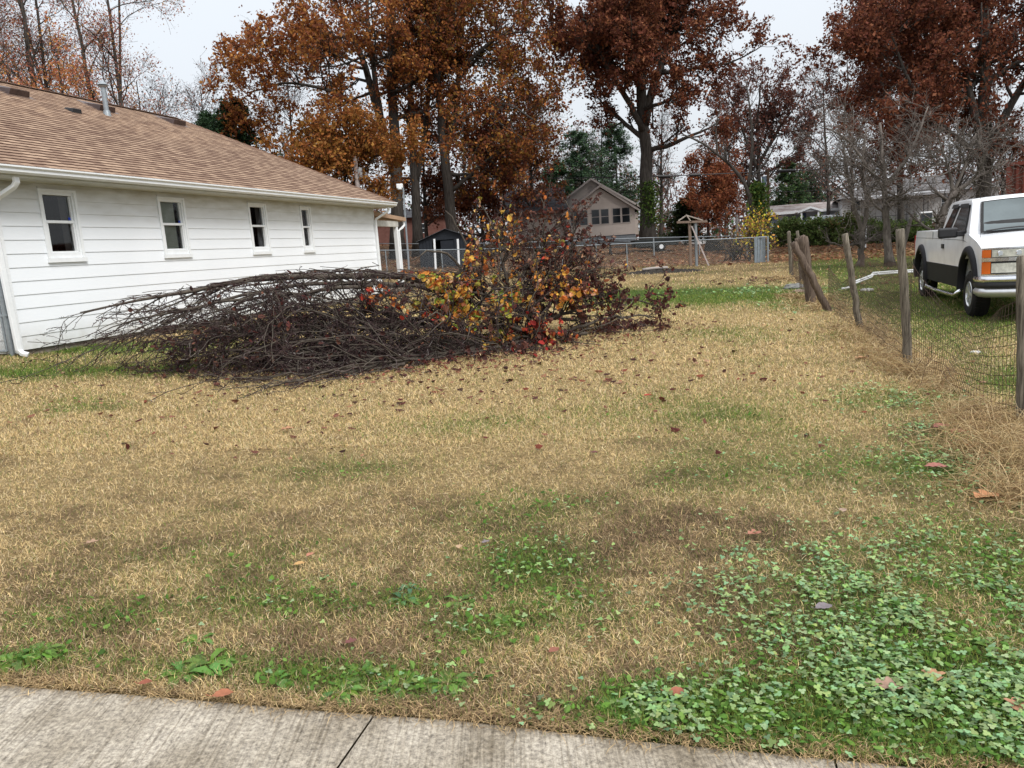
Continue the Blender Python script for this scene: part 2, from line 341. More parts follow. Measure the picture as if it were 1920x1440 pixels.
for k in range(13):
    za = Z0+k*DZ; zb = min(za+DZ, 3.14)
    if zb-za < .02: break
    segs = [(-.14, S1)]
    if zb > 2.0:
        xs = [-.14]+[q for w_ in WINS for q in w_]+[S1]; segs = [(xs[i], xs[i+1]) for i in range(0, len(xs), 2)]
    for a_, b_ in segs:
        # panels end in small lap joints
        cuts = [a_]+[q for q in (2.3+((k*1.37) % 2.2), 6.7+((k*1.9) % 2.5), 10.2+((k*.83) % 1.4)) if a_+.3 < q < b_-.3]+[b_]
        for i in range(len(cuts)-1):
            p0, p1 = cuts[i], cuts[i+1]+(.02 if i < len(cuts)-2 else 0); o = .001*(i % 2)
            zt = zb
            mb.add([H(p0, .015+o, za), H(p1, .015+o, za), H(p1, .004+o, zt), H(p0, .004+o, zt), H(p0, -.02, za+.002), H(p1, -.02, za+.002)],
                   [[0, 3, 2, 1], [0, 1, 5, 4]])
for a_, b_ in WINS:      # board ends above and below each window
    k = int((1.99-Z0)/DZ); za = Z0+k*DZ; f_ = (1.99-za)/DZ
    mb.add([H(a_, .015, za), H(b_, .015, za), H(b_, .015-.011*f_, 1.99), H(a_, .015-.011*f_, 1.99), H(a_, -.02, za+.002), H(b_, -.02, za+.002)], [[0, 3, 2, 1], [0, 1, 5, 4]])
    mb.add([H(a_, .012, 3.056), H(b_, .012, 3.056), H(b_, .006, 3.14), H(a_, .006, 3.14)], [[0, 3, 2, 1]])
# far end, back and near end walls as plain boarded faces
for (a0, a1, z0_, z1_) in ((H(S1-.01, -.0, .5), H(S1-.01, -9, .5), .5, 3.14), (H(-.13, -.0, .5), H(-.13, -9, .5), .5, 3.14), (H(-.13, -9, .5), H(S1, -9, .5), .5, 3.14)):
    for k in range(13):
        za = .6+k*.2; n_ = np.cross(a1-a0, [0, 0, 1]); n_ /= np.linalg.norm(n_)
        p, q = a0.copy(), a1.copy(); p[2] = q[2] = za
        c_ = (H(6, -4.5, 1)-a0); sg = -1 if c_.dot(n_) > 0 else 1
        mb.add([p+n_*sg*.016, q+n_*sg*.016, q+[0, 0, .2]+n_*sg*.002, p+[0, 0, .2]+n_*sg*.002], [[0, 1, 2, 3]])
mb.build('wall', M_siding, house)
# corner trim, foundation
mb = MB(); mb.hexa([H(S1, -.06, .6), H(S1+.035, -.06, .6), H(S1+.035, .032, .6), H(S1, .032, .6)], [H(S1, -.06, 3.14), H(S1+.035, -.06, 3.14), H(S1+.035, .032, 3.14), H(S1, .032, 3.14)])
mb.build('corner_trim', M_white, house); mb = MB()
mb.hexa([H(-.19, -.06, .6), H(-.14, -.06, .6), H(-.14, .032, .6), H(-.19, .032, .6)], [H(-.19, -.06, 3.14), H(-.14, -.06, 3.14), H(-.14, .032, 3.14), H(-.19, .032, 3.14)])
mb.build('corner_trim', M_white, house)
M_found = mat('foundation_block', (.20, .17, .14), .9, .1, var=.3, scale=8, bump=.01)
mb = MB(); mb.hexa([H(-.12, -8.9, 0), H(S1-.03, -8.9, 0), H(S1-.03, -.03, 0), H(-.12, -.03, 0)], [H(-.12, -8.9, .645), H(S1-.03, -8.9, .645), H(S1-.03, -.03, .645), H(-.12, -.03, .645)])
mb.build('foundation', M_found, house)
M_brnv = mat('brown_vent', (.06, .035, .03), .6, .3, var=.2)
s_, z_ = HW(305, 610)
mb = MB(); mb.box(H(s_, .06, .56), (.42, .12, .22), HR)
for k in range(4): mb.box(H(s_, .13, .48+k*.055), (.38, .02, .02), HR)
mb.build('foundation_vent', M_brnv, house)
# windows
M_shade = mat('window_blind', (.34, .35, .30), .7, .2, var=.06)
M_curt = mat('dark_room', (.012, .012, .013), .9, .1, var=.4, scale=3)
M_blue = mat('blue_sticker', (.02, .05, .35), .5, .3, var=.05)
m, t, b = nodes('window_glass', .04, .5); b.inputs['Alpha'].default_value = 1
gl = t.nodes.new('ShaderNodeBsdfGlossy'); gl.inputs['Roughness'].default_value = .03; gl.inputs[0].default_value = (1, 1, 1, 1)
tr = t.nodes.new('ShaderNodeBsdfTransparent'); tr.inputs[0].default_value = (.85, .88, .87, 1)
fr = t.nodes.new('ShaderNodeFresnel'); fr.inputs[0].default_value = 1.5; mxs = t.nodes.new('ShaderNodeMixShader')
t.links.new(fr.outputs[0], mxs.inputs[0]); t.links.new(tr.outputs[0], mxs.inputs[1]); t.links.new(gl.outputs[0], mxs.inputs[2]); t.links.new(mxs.outputs[0], t.nodes['Material Output'].inputs[0])
M_pane = m
WL = ['tall double hung window nearest the street end with a dark lower pane', 'double hung window with a pale drawn blind', 'third window, narrower, with dark curtains', 'narrowest window, nearest the far corner']
for wi, (a_, b_) in enumerate(WINS):
    z0_, z1_ = 2.035, 3.055
    fmb = MB(); T_ = .045
    def bar(s0, s1, za, zb, o0, o1, q=None):
        (q or fmb).hexa([H(s0, o0, za), H(s1, o0, za), H(s1, o1, za), H(s0, o1, za)], [H(s0, o0, zb), H(s1, o0, zb), H(s1, o1, zb), H(s0, o1, zb)])
    # outer casing, proud of the boards
    bar(a_-.02, a_+.03, z0_-.045, z1_, -.10, .035); bar(b_-.03, b_+.02, z0_-.045, z1_, -.10, .036)
    bar(a_+.03, b_-.03, z1_-.035, z1_, -.10, .034); bar(a_-.035, b_+.035, z0_-.115, z0_-.048, -.02, .05)
    # stepped sash frames
    bar(a_+.03, a_+.065, z0_-.045, z1_-.035, -.09, .012); bar(b_-.065, b_-.03, z0_-.045, z1_-.035, -.09, .012)
    bar(a_+.065, b_-.065, z1_-.085, z1_-.035, -.09, .010); bar(a_+.065, b_-.065, z0_-.045, z0_+.03, -.09, .016)
    zm = (z0_+z1_)/2+.01
    wnd = fmb.build('window', M_white, house); wnd['label'] = WL[wi]
    s2 = MB(); q = s2
    bar(a_+.068, b_-.068, zm-.02, zm+.022, -.07, .006, q); bar(a_+.068, a_+.10, z0_+.032, zm-.022, -.07, 0, q); bar(b_-.10, b_-.068, z0_+.032, zm-.022, -.07, 0, q); bar(a_+.10, b_-.10, z0_+.032, z0_+.06, -.07, 0, q)
    bar(a_+.068, a_+.09, zm+.024, z1_-.088, -.08, -.02, q); bar(b_-.09, b_-.068, zm+.024, z1_-.088, -.08, -.02, q)
    s2.build('sash', M_white, wnd)
    pn = MB(); pn.poly([H(a_+.09, -.05, z0_+.05), H(b_-.09, -.05, z0_+.05), H(b_-.09, -.05, zm), H(a_+.09, -.05, zm)])
    pn.poly([H(a_+.08, -.045, zm), H(b_-.08, -.045, zm), H(b_-.08, -.045, z1_-.07), H(a_+.08, -.045, z1_-.07)])
    pn.build('pane', M_pane, wnd)
    cb = MB()
    if wi == 1:
        cb.poly([H(a_, -.10, z0_-.05), H(b_-.16, -.10, z0_-.05), H(b_-.16, -.10, z1_), H(a_, -.10, z1_)][::-1]); cb.build('blind', M_shade, wnd); cb = MB()
    else:
        cc = MB()
        for (u0, u1) in ((a_+.05, a_+.16), (b_-.2, b_-.05)):
            ss = np.linspace(u0, u1, 12); v = []
            for i, s in enumerate(ss): v += [H(s, -.13+.015*(i % 2), z0_-.04), H(s, -.13+.015*(i % 2), z1_)]
            cc.add(v, [[2*i, 2*i+1, 2*i+3, 2*i+2] for i in range(11)])
        cc.build('curtain', mat('curtain', (.10, .09, .085), .9, .1), wnd)
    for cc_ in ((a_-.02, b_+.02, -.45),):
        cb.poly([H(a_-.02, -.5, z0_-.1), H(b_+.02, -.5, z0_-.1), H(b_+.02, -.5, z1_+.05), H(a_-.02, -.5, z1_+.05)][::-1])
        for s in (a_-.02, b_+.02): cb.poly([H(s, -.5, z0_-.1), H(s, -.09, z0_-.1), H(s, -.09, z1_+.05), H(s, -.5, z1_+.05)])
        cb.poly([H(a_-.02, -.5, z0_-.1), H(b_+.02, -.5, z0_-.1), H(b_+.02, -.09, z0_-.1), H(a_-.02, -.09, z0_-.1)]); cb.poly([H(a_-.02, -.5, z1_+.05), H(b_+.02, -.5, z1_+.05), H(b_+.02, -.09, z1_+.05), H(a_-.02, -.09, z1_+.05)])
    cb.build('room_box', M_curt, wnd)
    if wi < 3:
        st = MB(); sx_ = (b_-.115) if wi < 2 else a_+.12
        for rr, oo in ((.028, -.040),):
            st.add([H(sx_+rr*math.cos(q_), oo, zm+.055+rr*math.sin(q_)) for q_ in np.linspace(0, 6.283, 9)[:-1]], [list(range(8))])
        st.build('window_sticker', M_blue, wnd)
# soffit, fascia, roof
OV = .45; E0, E1 = -.8, 12.72; RZ = 3.30; RO = -4.5; RH = 5.86; RA, RB = 3.4, 9.75
mb = MB()
mb.hexa([H(E0, OV-.02, 3.14), H(E1-.02, OV-.02, 3.14), H(E1-.02, -9-OV, 3.14), H(E0, -9-OV, 3.14)], [H(E0, OV-.02, 3.165), H(E1-.02, OV-.02, 3.165), H(E1-.02, -9-OV, 3.165), H(E0, -9-OV, 3.165)])
mb.hexa([H(E0, OV-.02, 3.167), H(E1-.02, OV-.02, 3.167), H(E1-.02, OV-.045, 3.167), H(E0, OV-.045, 3.167)], [H(E0, OV-.02, 3.285), H(E1-.02, OV-.02, 3.285), H(E1-.02, OV-.045, 3.285), H(E0, OV-.045, 3.285)])
mb.hexa([H(E1-.018, OV-.02, 3.14), H(E1, OV-.02, 3.14), H(E1, -9-OV, 3.14), H(E1-.018, -9-OV, 3.14)], [H(E1-.018, OV-.02, 3.29), H(E1, OV-.02, 3.29), H(E1, -9-OV, 3.29), H(E1-.018, -9-OV, 3.29)])
mb.build('soffit', mat('soffit_paint', (.50, .50, .45), .6, .3, var=.12, scale=3), house)
c = [H(E0, OV+.02, RZ), H(E1+.02, OV+.02, RZ), H(E1+.02, -9-OV, RZ), H(E0, -9-OV, RZ)]; ra, rb = H(RA, RO, RH), H(RB, RO, RH)
# shingle courses as real lapped strips on the visible slope, plain faces elsewhere
sm, t, b = nodes('brown_shingles', .95, .1)
uvn = t.nodes.new('ShaderNodeUVMap')
br = t.nodes.new('ShaderNodeTexBrick'); t.links.new(uvn.outputs[0], br.inputs['Vector']); br.inputs['Scale'].default_value = 1; br.inputs['Brick Width'].default_value = .22; br.inputs['Row Height'].default_value = .14
br.inputs['Mortar Size'].default_value = .006; br.inputs['Mortar Smooth'].default_value = .3; br.inputs['Bias'].default_value = 0.1; br.offset = .37; br.offset_frequency = 3
br.inputs['Color1'].default_value = (.185, .13, .10, 1); br.inputs['Color2'].default_value = (.385, .30, .225, 1); br.inputs['Mortar'].default_value = (.10, .06, .05, 1)
n1 = t.nodes.new('ShaderNodeTexNoise'); n1.inputs['Scale'].default_value = 1.0; n1.inputs['Detail'].default_value = 6; n1.inputs['Roughness'].default_value = .7
mp = t.nodes.new('ShaderNodeMapping'); mp.inputs['Scale'].default_value = (5, 30, 1); t.links.new(uvn.outputs[0], mp.inputs[0]); t.links.new(mp.outputs[0], n1.inputs['Vector'])
r1 = t.nodes.new('ShaderNodeValToRGB'); t.links.new(n1.outputs['Fac'], r1.inputs[0]); r1.color_ramp.elements[0].position = .35; r1.color_ramp.elements[0].color = (.62, .52, .50, 1); r1.color_ramp.elements[1].position = .65; r1.color_ramp.elements[1].color = (1.12, 1.05, .98, 1)
mx = t.nodes.new('ShaderNodeMix'); mx.data_type = 'RGBA'; mx.blend_type = 'MULTIPLY'; mx.inputs[0].default_value = 1; t.links.new(br.outputs[0], mx.inputs[6]); t.links.new(r1.outputs[0], mx.inputs[7])
t.links.new(mx.outputs[2], b.inputs['Base Color']); M_shing = sm
def hiproof(name, c, ra, rb, parent, mat_, rows=38):
    mb = MB(); uv = []
    def face(e0, e1, r0, r1, rows):
        ex = (e1-e0)/np.linalg.norm(e1-e0); nrm = np.cross(e1-e0, r0-e0); nrm /= np.linalg.norm(nrm); nrm = nrm if nrm[2] > 0 else -nrm
        for k in range(rows):
            a_, b_ = k/rows, (k+1)/rows
            p = [e0*(1-a_)+r0*a_+nrm*.012, e1*(1-a_)+r1*a_+nrm*.012, e1*(1-b_)+r1*b_, e0*(1-b_)+r0*b_, e0*(1-a_)+r0*a_-nrm*.004, e1*(1-a_)+r1*a_-nrm*.004]
            mb.add(p, [[0, 1, 2, 3], [4, 5, 1, 0]])
            for q in p:
                d = q-e0; uu = d.dot(ex); vv = np.linalg.norm(d-ex*uu); uv.append([uu, vv])
    face(c[0], c[1], ra, rb, rows); face(c[1], c[2], rb, rb, rows); face(c[2], c[3], rb, ra, 10); face(c[3], c[0], ra, ra, 10)
    return mb.build(name, mat_, parent, uv=np.array(uv))
roof = hiproof('roof', c, ra, rb, house, M_shing, 40)
mb = MB()      # cap shingles along the ridge and hips
for a_, b_ in ((ra, rb), (rb, c[1]), (rb, c[2])):
    n_ = int(np.linalg.norm(b_-a_)/.2)
    for k in range(n_):
        p = a_+(b_-a_)*k/n_; q = a_+(b_-a_)*(k+1.15)/n_; d = (b_-a_)/np.linalg.norm(b_-a_); r_ = np.cross(d, [0, 0, 1]); r_ /= np.linalg.norm(r_)
        mb.add([p+[0, 0, .035], q+[0, 0, .022], q-r_*.13+[0, 0, -.035], p-r_*.13+[0, 0, -.022], q+r_*.13+[0, 0, -.035], p+r_*.13+[0, 0, -.022]], [[0, 1, 2, 3], [0, 5, 4, 1]])
mb.build('ridge_cap', mat('ridge_shingle', (.14, .085, .06), .95, .1, var=.3, scale=4), roof)
def roofz(off): return RZ+(RH-RZ)*(OV-off)/(OV-RO)
def HWroof(px, py):      # pixel -> point on the visible roof slope
    d = ray(px, py); k = (RH-RZ)/(OV-RO)
    best = None
    for off in np.linspace(OV, RO-.3, 400):
        s, z = HW(px, py, off)
        if best is None or abs(z-roofz(off)) < best[0]: best = (abs(z-roofz(off)), s, off)
    return best[1], best[2]
SLP = math.atan2(RH-RZ, OV-RO)
up_l = np.array([0, -math.cos(SLP), math.sin(SLP)]); nr_l = np.array([0, math.sin(SLP), math.cos(SLP)])
RR = HR @ np.column_stack([[1, 0, 0], up_l, nr_l])
M_vent = mat('brown_metal_vent', (.075, .05, .045), .35, .5, metal=.3, var=.2)
for px, py in ((18, 172), (185, 202), (322, 228)):
    s, off = HWroof(px, py); off = max(off, RO+.35); base_ = H(s, off, roofz(off))
    mb = MB(); w2, l2 = .24, .26
    def L(a_, b_, c_): return base_+RR @ np.array([a_, b_, c_])
    mb.hexa([L(-w2, -l2, 0), L(w2, -l2, 0), L(w2, l2, 0), L(-w2, l2, 0)], [L(-w2*.92, -l2*.95, .13), L(w2*.92, -l2*.95, .13), L(w2*.8, l2*.6, .04), L(-w2*.8, l2*.6, .04)])
    mb.hexa([L(-w2*1.4, -l2*1.3, .002), L(w2*1.4, -l2*1.3, .002), L(w2*1.4, l2*1.4, .002), L(-w2*1.4, l2*1.4, .002)], [L(-w2*1.4, -l2*1.3, .01), L(w2*1.4, -l2*1.3, .01), L(w2*1.4, l2*1.4, .01), L(-w2*1.4, l2*1.4, .01)])
    mb.build('roof_vent', M_vent, roof, bevel=.015)
s, off = HWroof(134, 208); base_ = H(s, off, roofz(off)); mb = MB()
mb.hexa([L(-.13, -.16, .004), L(.13, -.16, .004), L(.13, .1, .004), L(-.13, .1, .004)], [L(-.11, -.13, .10), L(.11, -.13, .10), L(.1, .06, .04), L(-.1, .06, .04)])
mb.build('small_black_vent', M_black, roof, bevel=.01)
s, off = HWroof(201, 216); p = H(s, off, roofz(off)); mb = MB()
mb.cyl(p-[0, 0, .1], p+[0, 0, .10], .10, .07); mb.cyl(p+[0, 0, .1], p+[0, 0, .62], .055); mb.cyl(p+[0, 0, .60], p+[0, 0, .64], .06, .11); mb.cyl(p+[0, 0, .66], p+[0, 0, .71], .115, .07); mb.cyl(p+[0, 0, .71], p+[0, 0, .74], .07, .03)
mb.cyl(p+[0, 0, .64], p+[0, 0, .66], .05)
mb.build('vent_pipe', M_steel, roof, smooth=False)
# gutter: K profile
prof = [(OV-.018, 3.29), (OV-.018, 3.175), (OV+.055, 3.175), (OV+.085, 3.20), (OV+.085, 3.235), (OV+.115, 3.262), (OV+.115, 3.285), (OV+.105, 3.285), (OV+.105, 3.27), (OV+.0, 3.19), (OV-.0, 3.29)]
mb = MB(); n_ = len(prof); ss = np.linspace(E0, E1+.03, 18); V = []
for s in ss: V += [H(s, o, z) for o, z in prof]
F = [[i*n_+j, i*n_+(j+1) % n_, (i+1)*n_+(j+1) % n_, (i+1)*n_+j] for i in range(len(ss)-1) for j in range(n_)]
mb.add(V, F); mb.add([H(ss[-1], o, z) for o, z in prof[:7]], [list(range(7))]); mb.add([H(ss[0], o, z) for o, z in prof[:7]], [list(range(7))])
mb.build('gutter', M_white, house)
def downspout(pts, name='downspout', w_=.075, d_=.055):
    mb = MB(); pts = [H(*q) for q in pts]; V = []
    for i, p in enumerate(pts):
        a_ = pts[max(0, i-1)]; b_ = pts[min(len(pts)-1, i+1)]; tt = (b_-a_)/np.linalg.norm(b_-a_)
        sd = np.array([HU[0], HU[1], 0]); sd = sd-tt*sd.dot(tt); sd /= np.linalg.norm(sd); fw = np.cross(tt, sd)
        for x_, y_ in ((-1, -1), (1, -1), (1, 1), (-1, 1)): V.append(p+sd*x_*w_/2+fw*y_*d_/2)
    mb.add(V, [[i*4+j, i*4+(j+1) % 4, i*4+4+(j+1) % 4, i*4+4+j] for i in range(len(pts)-1) for j in range(4)]); mb.poly(V[-4:]); mb.poly(V[:4])
    return mb.build(name, M_white, house, bevel=.008)
downspout([(12.42, .40, 3.18), (12.42, .40, 3.08), (12.40, .36, 3.02), (12.17, .09, 2.82), (12.155, .066, 2.76), (12.155, .066, .58)])
downspout([(-.10, .40, 3.18), (-.10, .40, 3.07), (-.12, .36, 3.01), (-.30, .09, 2.80), (-.31, .066, 2.74), (-.25, .066, .66), (-.23, .10, .6), (-.19, .16, .575)], w_=.085)
M_beam = mat('porch_beam', (.45, .44, .40), .7, .2)
# small porch beyond the far corner
mb = MB(); mb.hexa([H(12.16, -3, 2.80), H(14.42, -3, 2.80), H(14.42, .05, 2.80), H(12.16, .05, 2.92)], [H(12.16, -3, 2.98), H(14.42, -3, 2.92), H(14.42, .05, 2.915), H(12.16, .05, 3.04)])
mb.build('porch_roof', mat('tan_porch_trim', (.36, .24, .16), .7, .2), house)
for off_ in (0., -2.8):
    mb = MB(); mb.hexa([H(12.17, off_-.12, 2.62), H(13.9, off_-.12, 2.62), H(13.9, off_, 2.62), H(12.17, off_, 2.62)], [H(12.17, off_-.12, 2.795), H(13.9, off_-.12, 2.795), H(13.9, off_, 2.795), H(12.17, off_, 2.795)])
    mb.build('porch_beam', M_beam, house)
mb = MB(); mb.box(H(13.80, -.06, 1.67), (.11, .11, 1.90), HR); mb.build('porch_post', M_white, house)
mb = MB(); mb.box(H(13.80, -2.8, 1.67), (.11, .11, 1.90), HR); mb.build('porch_post', M_white, house)
mb = MB(); mb.box(H(13.3, -1.4, .62), (2.2, 2.9, .2), HR); mb.build('porch_slab', M_found, house)
gp = [(14.36, -.02, 2.85), (14.36, 0, 2.68), (14.2, 0, 2.60), (13.9, 0, 2.5), (13.89, 0, .8)]
downspout(gp, w_=.06)
# low wing set back beyond the near corner
mb = MB()
for k in range(12): mb.add([H(-6, -.95, .5+k*.205), H(-.15, -.95, .5+k*.205), H(-.15, -.965, .705+k*.205), H(-6, -.965, .705+k*.205)], [[0, 3, 2, 1]])
mb.build('rear_wing', M_siding, house)
# ------------------------------------------------------------------ chain-link helpers
M_link = mat('chain_link_wire', (.42, .44, .45), .5, .5, metal=.4, var=.1)
def link_mesh(mb, a, b, h, pitch=.055, r=.0014, zb=.03):
    a = np.array(a, float); b = np.array(b, float); L_ = np.linalg.norm((b-a)[:2]); n_ = int(L_/pitch)+1; m_ = int(h/pitch)*2
    rows = []
    for d in (0, 1):
        for i in range(-m_//2, n_):
            pts = []
            x0, x1 = i*pitch, i*pitch+h
            s0, s1 = max(x0, 0), min(x1, L_)
            if s1 <= s0: continue
            for s in (s0, s1):
                zz = (s-x0) if d == 0 else h-(s-x0)
                p = a+(b-a)*s/L_; pts.append(p+np.array([0, 0, zz+zb]))
            rows.append(pts)
    rows = np.array(rows); mb.tubes(rows, r, 3)
# gate and terminal post beside the near corner of the house
gf = thing('chain_link_gate', H(-.5, .14, .5), 'grey chain-link gate with pipe post beside the near corner of the white house', 'gate')
p0 = G(24, 668); top = P(2, 525, p0[1]); d = top-p0
mb = MB(); mb.cyl(p0-[0, 0, .1], p0+[0, 0, 1.25], .034); mb.build('post', M_steel, gf)
q0 = p0+np.array([-HN[0]*.0-HU[0]*1.4, -HU[1]*1.4, 0])*0+np.array([-1.5, .25, .08])
mb = MB()
for z_ in (.08, 1.15): mb.cyl(p0+[-.07, 0, z_], q0+[0, 0, z_], .02, sides=10)
for k in (0, 1): p = p0+[-.07, 0, 0] if k == 0 else q0; mb.cyl(p+[0, 0, .08], p+[0, 0, 1.15], .02, sides=10)
mb.build('gate_frame', M_steel, gf)
mb = MB(); link_mesh(mb, p0+[-.07, 0, 0], q0, 1.05, zb=.09, r=.002); mb.build('chain_link', M_link, gf)
mb = MB(); mb.beam(p0+[-.1, 0, .62], p0+[.05, -.03, .62], .03, .03); mb.build('latch', M_steel, gf)
# ------------------------------------------------------------------ pickup truck
TR = np.array([8.89, 16.47]); TUv = np.array([7.66-8.89, 12.79-16.47]); TUv = TUv/np.linalg.norm(TUv); TN = np.array([TUv[1], -TUv[0]])
def T(s, off, z):           # s toward the front of the truck, off outward on the passenger side, z up
    p = TR+TUv*s+TN*off; return np.array([p[0], p[1], z])
TW = 1.94; GZ = .015
TRR = np.column_stack([[TUv[0], TUv[1], 0], [TN[0], TN[1], 0], [0, 0, 1]])
truck = thing('pickup_truck', T(2, -TW/2, GZ), 'white extended cab pickup truck with black lower sides parked behind the wire fence', 'pickup truck')
m, t, b = nodes('white_car_paint', .28, .5); b.inputs['Coat Weight'].default_value = .5; b.inputs['Coat Roughness'].default_value = .06
tc = t.nodes.new('ShaderNodeTexCoord'); n1 = t.nodes.new('ShaderNodeTexNoise'); n1.inputs['Scale'].default_value = 2.5; n1.inputs['Detail'].default_value = 6; t.links.new(tc.outputs['Object'], n1.inputs['Vector'])
r = t.nodes.new('ShaderNodeValToRGB'); t.links.new(n1.outputs['Fac'], r.inputs[0]); r.color_ramp.elements[0].color = (.66, .68, .70, 1); r.color_ramp.elements[0].position = .3; r.color_ramp.elements[1].color = (.80, .82, .84, 1); r.color_ramp.elements[1].position = .6
t.links.new(r.outputs[0], b.inputs['Base Color']); M_paint = m
M_clad = mat('black_cladding', (.012, .012, .014), .6, .2, var=.25, scale=4)
M_tire = mat('tire_rubber', (.018, .017, .016), .85, .2, var=.3, scale=8)
M_chrome = mat('chrome', (.75, .76, .78), .12, .5, metal=1, var=.03)
M_alloy = mat('alloy_rim', (.62, .63, .64), .3, .5, metal=.7, var=.08)
M_orange = mat('orange_lens', (.60, .12, .012), .2, .5, var=.1)
M_lens = mat('clear_lens', (.50, .50, .44), .12, .6, var=.3, scale=14)
M_under = mat('underbody', (.012, .011, .01), .95, .1)
def side_solid(outline, zc, ymax=0.0, cuts_s=(), cuts_z=(), deform=None, name='body', mat_=None, bevel=.02, parent=truck):
    """outline in (s,z); extruded over the truck's width, cut into strips, then shaped"""
    bm = bmesh.new()
    vs = [bm.verts.new((s, 0, z)) for s, z in outline]; f = bm.faces.new(vs)
    r = bmesh.ops.extrude_face_region(bm, geom=[f]); ev = [g for g in r['geom'] if isinstance(g, bmesh.types.BMVert)]
    bmesh.ops.translate(bm, verts=ev, vec=(0, -TW, 0))
    for s in cuts_s: bmesh.ops.bisect_plane(bm, geom=bm.verts[:]+bm.edges[:]+bm.faces[:], plane_co=(s, 0, 0), plane_no=(1, 0, 0))
    for z in cuts_z: bmesh.ops.bisect_plane(bm, geom=bm.verts[:]+bm.edges[:]+bm.faces[:], plane_co=(0, 0, z), plane_no=(0, 0, 1))
    for y in (-.12, -.35, -.7, -TW/2, -TW+.7, -TW+.35, -TW+.12): bmesh.ops.bisect_plane(bm, geom=bm.verts[:]+bm.edges[:]+bm.faces[:], plane_co=(0, y, 0), plane_no=(0, 1, 0))
    bmesh.ops.recalc_face_normals(bm, faces=bm.faces[:])
    for v in bm.verts:
        s, y, z = v.co
        if deform: s, y, z = deform(s, y, z)
        v.co = Vector(T(s, y, z+GZ)-np.array(truck.location))
    bmesh.ops.recalc_face_normals(bm, faces=bm.faces[:])
    me = bpy.data.meshes.new(name); bm.to_mesh(me); bm.free(); me.materials.append(mat_)
    for p in me.polygons: p.use_smooth = True
    o = bpy.data.objects.new(name, me); C.collection.objects.link(o); o.parent = parent
    if bevel:
        bv = o.modifiers.new('bevel', 'BEVEL'); bv.width = bevel; bv.segments = 3; bv.limit_method = 'ANGLE'; bv.angle_limit = math.radians(38); bv.harden_normals = True
    return o
def arc(cx, cz, r, a0, a1, n=14): return [(cx+r*math.cos(q), cz+r*math.sin(q)) for q in np.radians(np.linspace(a0, a1, n))]
RS, FS = 0.0, 4.0; WR = .375; WZ = .375
HX = 4.93
def frontround(s, y, z):
    yc = abs(y+TW/2)/(TW/2)
    if s > 4.55: s = s-(s-4.3)*.42*max(0, yc-.45)**2/.3*.55
    return s, y
def tumble(s, y, z):
    sgn = 1 if y > -TW/2 else -1; d = abs(y+TW/2); edge = d > TW/2-.13
    k = d/(TW/2)
    ins = 0
    if z > 1.15: ins = (z-1.15)*.12
    if z < .75: ins = (.75-z)*.06
    d2 = d*(1-ins/(TW/2)*1.0)
    s, _ = frontround(s, y, z)
    if z > 1.0 and s > 3.9:  # crowned hood
        z = z+.05*(1-k*k)
    if s < -.75: d2 = d2*(1-.03*(-.75-s)/.2)
    return s, -TW/2+sgn*d2, z
body = [(-.95, .52), (-.50, .52)]+arc(RS, .50, .50, 178, 2)+[(.50, .52), (3.48, .52)]+arc(FS, .50, .52, 178, 2)+[(4.55, .52), (4.86, .55), (HX, .66), (HX+.01, .98), (HX-.04, 1.13), (4.72, 1.175), (3.88, 1.33), (3.86, 1.35), (1.66, 1.40), (1.64, 1.405), (-.90, 1.41), (-.95, 1.36)]
body_o = side_solid(body, 0, cuts_s=(-.75, 1.0, 3.9, 4.2, 4.4, 4.6, 4.75), cuts_z=(.75, 1.0, 1.15, 1.28), deform=tumble, name='body', mat_=M_paint, bevel=.035)
# open bed cavity shown as dark floor between rails is hidden from here; cover the rails with a slim cap line
def gh(s, y, z):
    sgn = 1 if y > -TW/2 else -1; d = abs(y+TW/2); k = d/(TW/2)
    d2 = d*(1-max(0, z-1.33)*.27); s2 = s
    if s > 3.2: s2 = s+.10*(1-k*k)*(1 if z < 1.5 else .5)
    z2 = z+(.035*(1-k*k) if z > 1.8 else 0)
    return s2, -TW/2+sgn*d2*.975, z2
cab = [(1.68, 1.34), (3.92, 1.30), (3.80, 1.40), (3.40, 1.86), (3.28, 1.915), (3.0, 1.93), (2.0, 1.925), (1.82, 1.90), (1.74, 1.80)]
cab_o = side_solid(cab, 0, cuts_s=(2.6, 3.2), cuts_z=(1.5, 1.65, 1.8, 1.88), deform=gh, name='cab', mat_=M_paint, bevel=.045)
def gsurf(s, z, o=0): # point on passenger side of the greenhouse
    s2, y, z2 = gh(s, 0, z); return T(s2, y+o, z2+GZ) if z < 1.8 else T(s, y+o, z+GZ)
def quadpanel(pts, o, name, mat_, th=.006, parent=truck, n=6):
    mb = MB(); bl, br_, tr_, tl = [np.array(q) for q in pts]
    V = []
    for i in range(n+1):
        for j in range(n+1):
            a_, b_ = i/n, j/n; q = (bl*(1-a_)+br_*a_)*(1-b_)+(tl*(1-a_)+tr_*a_)*b_
            V.append(gsurf(q[0], q[1], o))
    m_ = n+1
    mb.add(V, [[i*m_+j, (i+1)*m_+j, (i+1)*m_+j+1, i*m_+j+1] for i in range(n) for j in range(n)])
    return mb.build(name, mat_, parent, smooth=True)
M_tglass = mat('tinted_glass', (.008, .010, .009), .06, .22, var=.3)
M_seal = mat('window_seal', (.02, .02, .02), .7, .3)
quadpanel([(1.80, 1.395), (2.38, 1.385), (2.60, 1.835), (2.16, 1.835)], .006, 'window_seal', M_seal); quadpanel([(1.84, 1.41), (2.34, 1.40), (2.56, 1.82), (2.18, 1.82)], .012, 'rear_side_window', M_tglass)
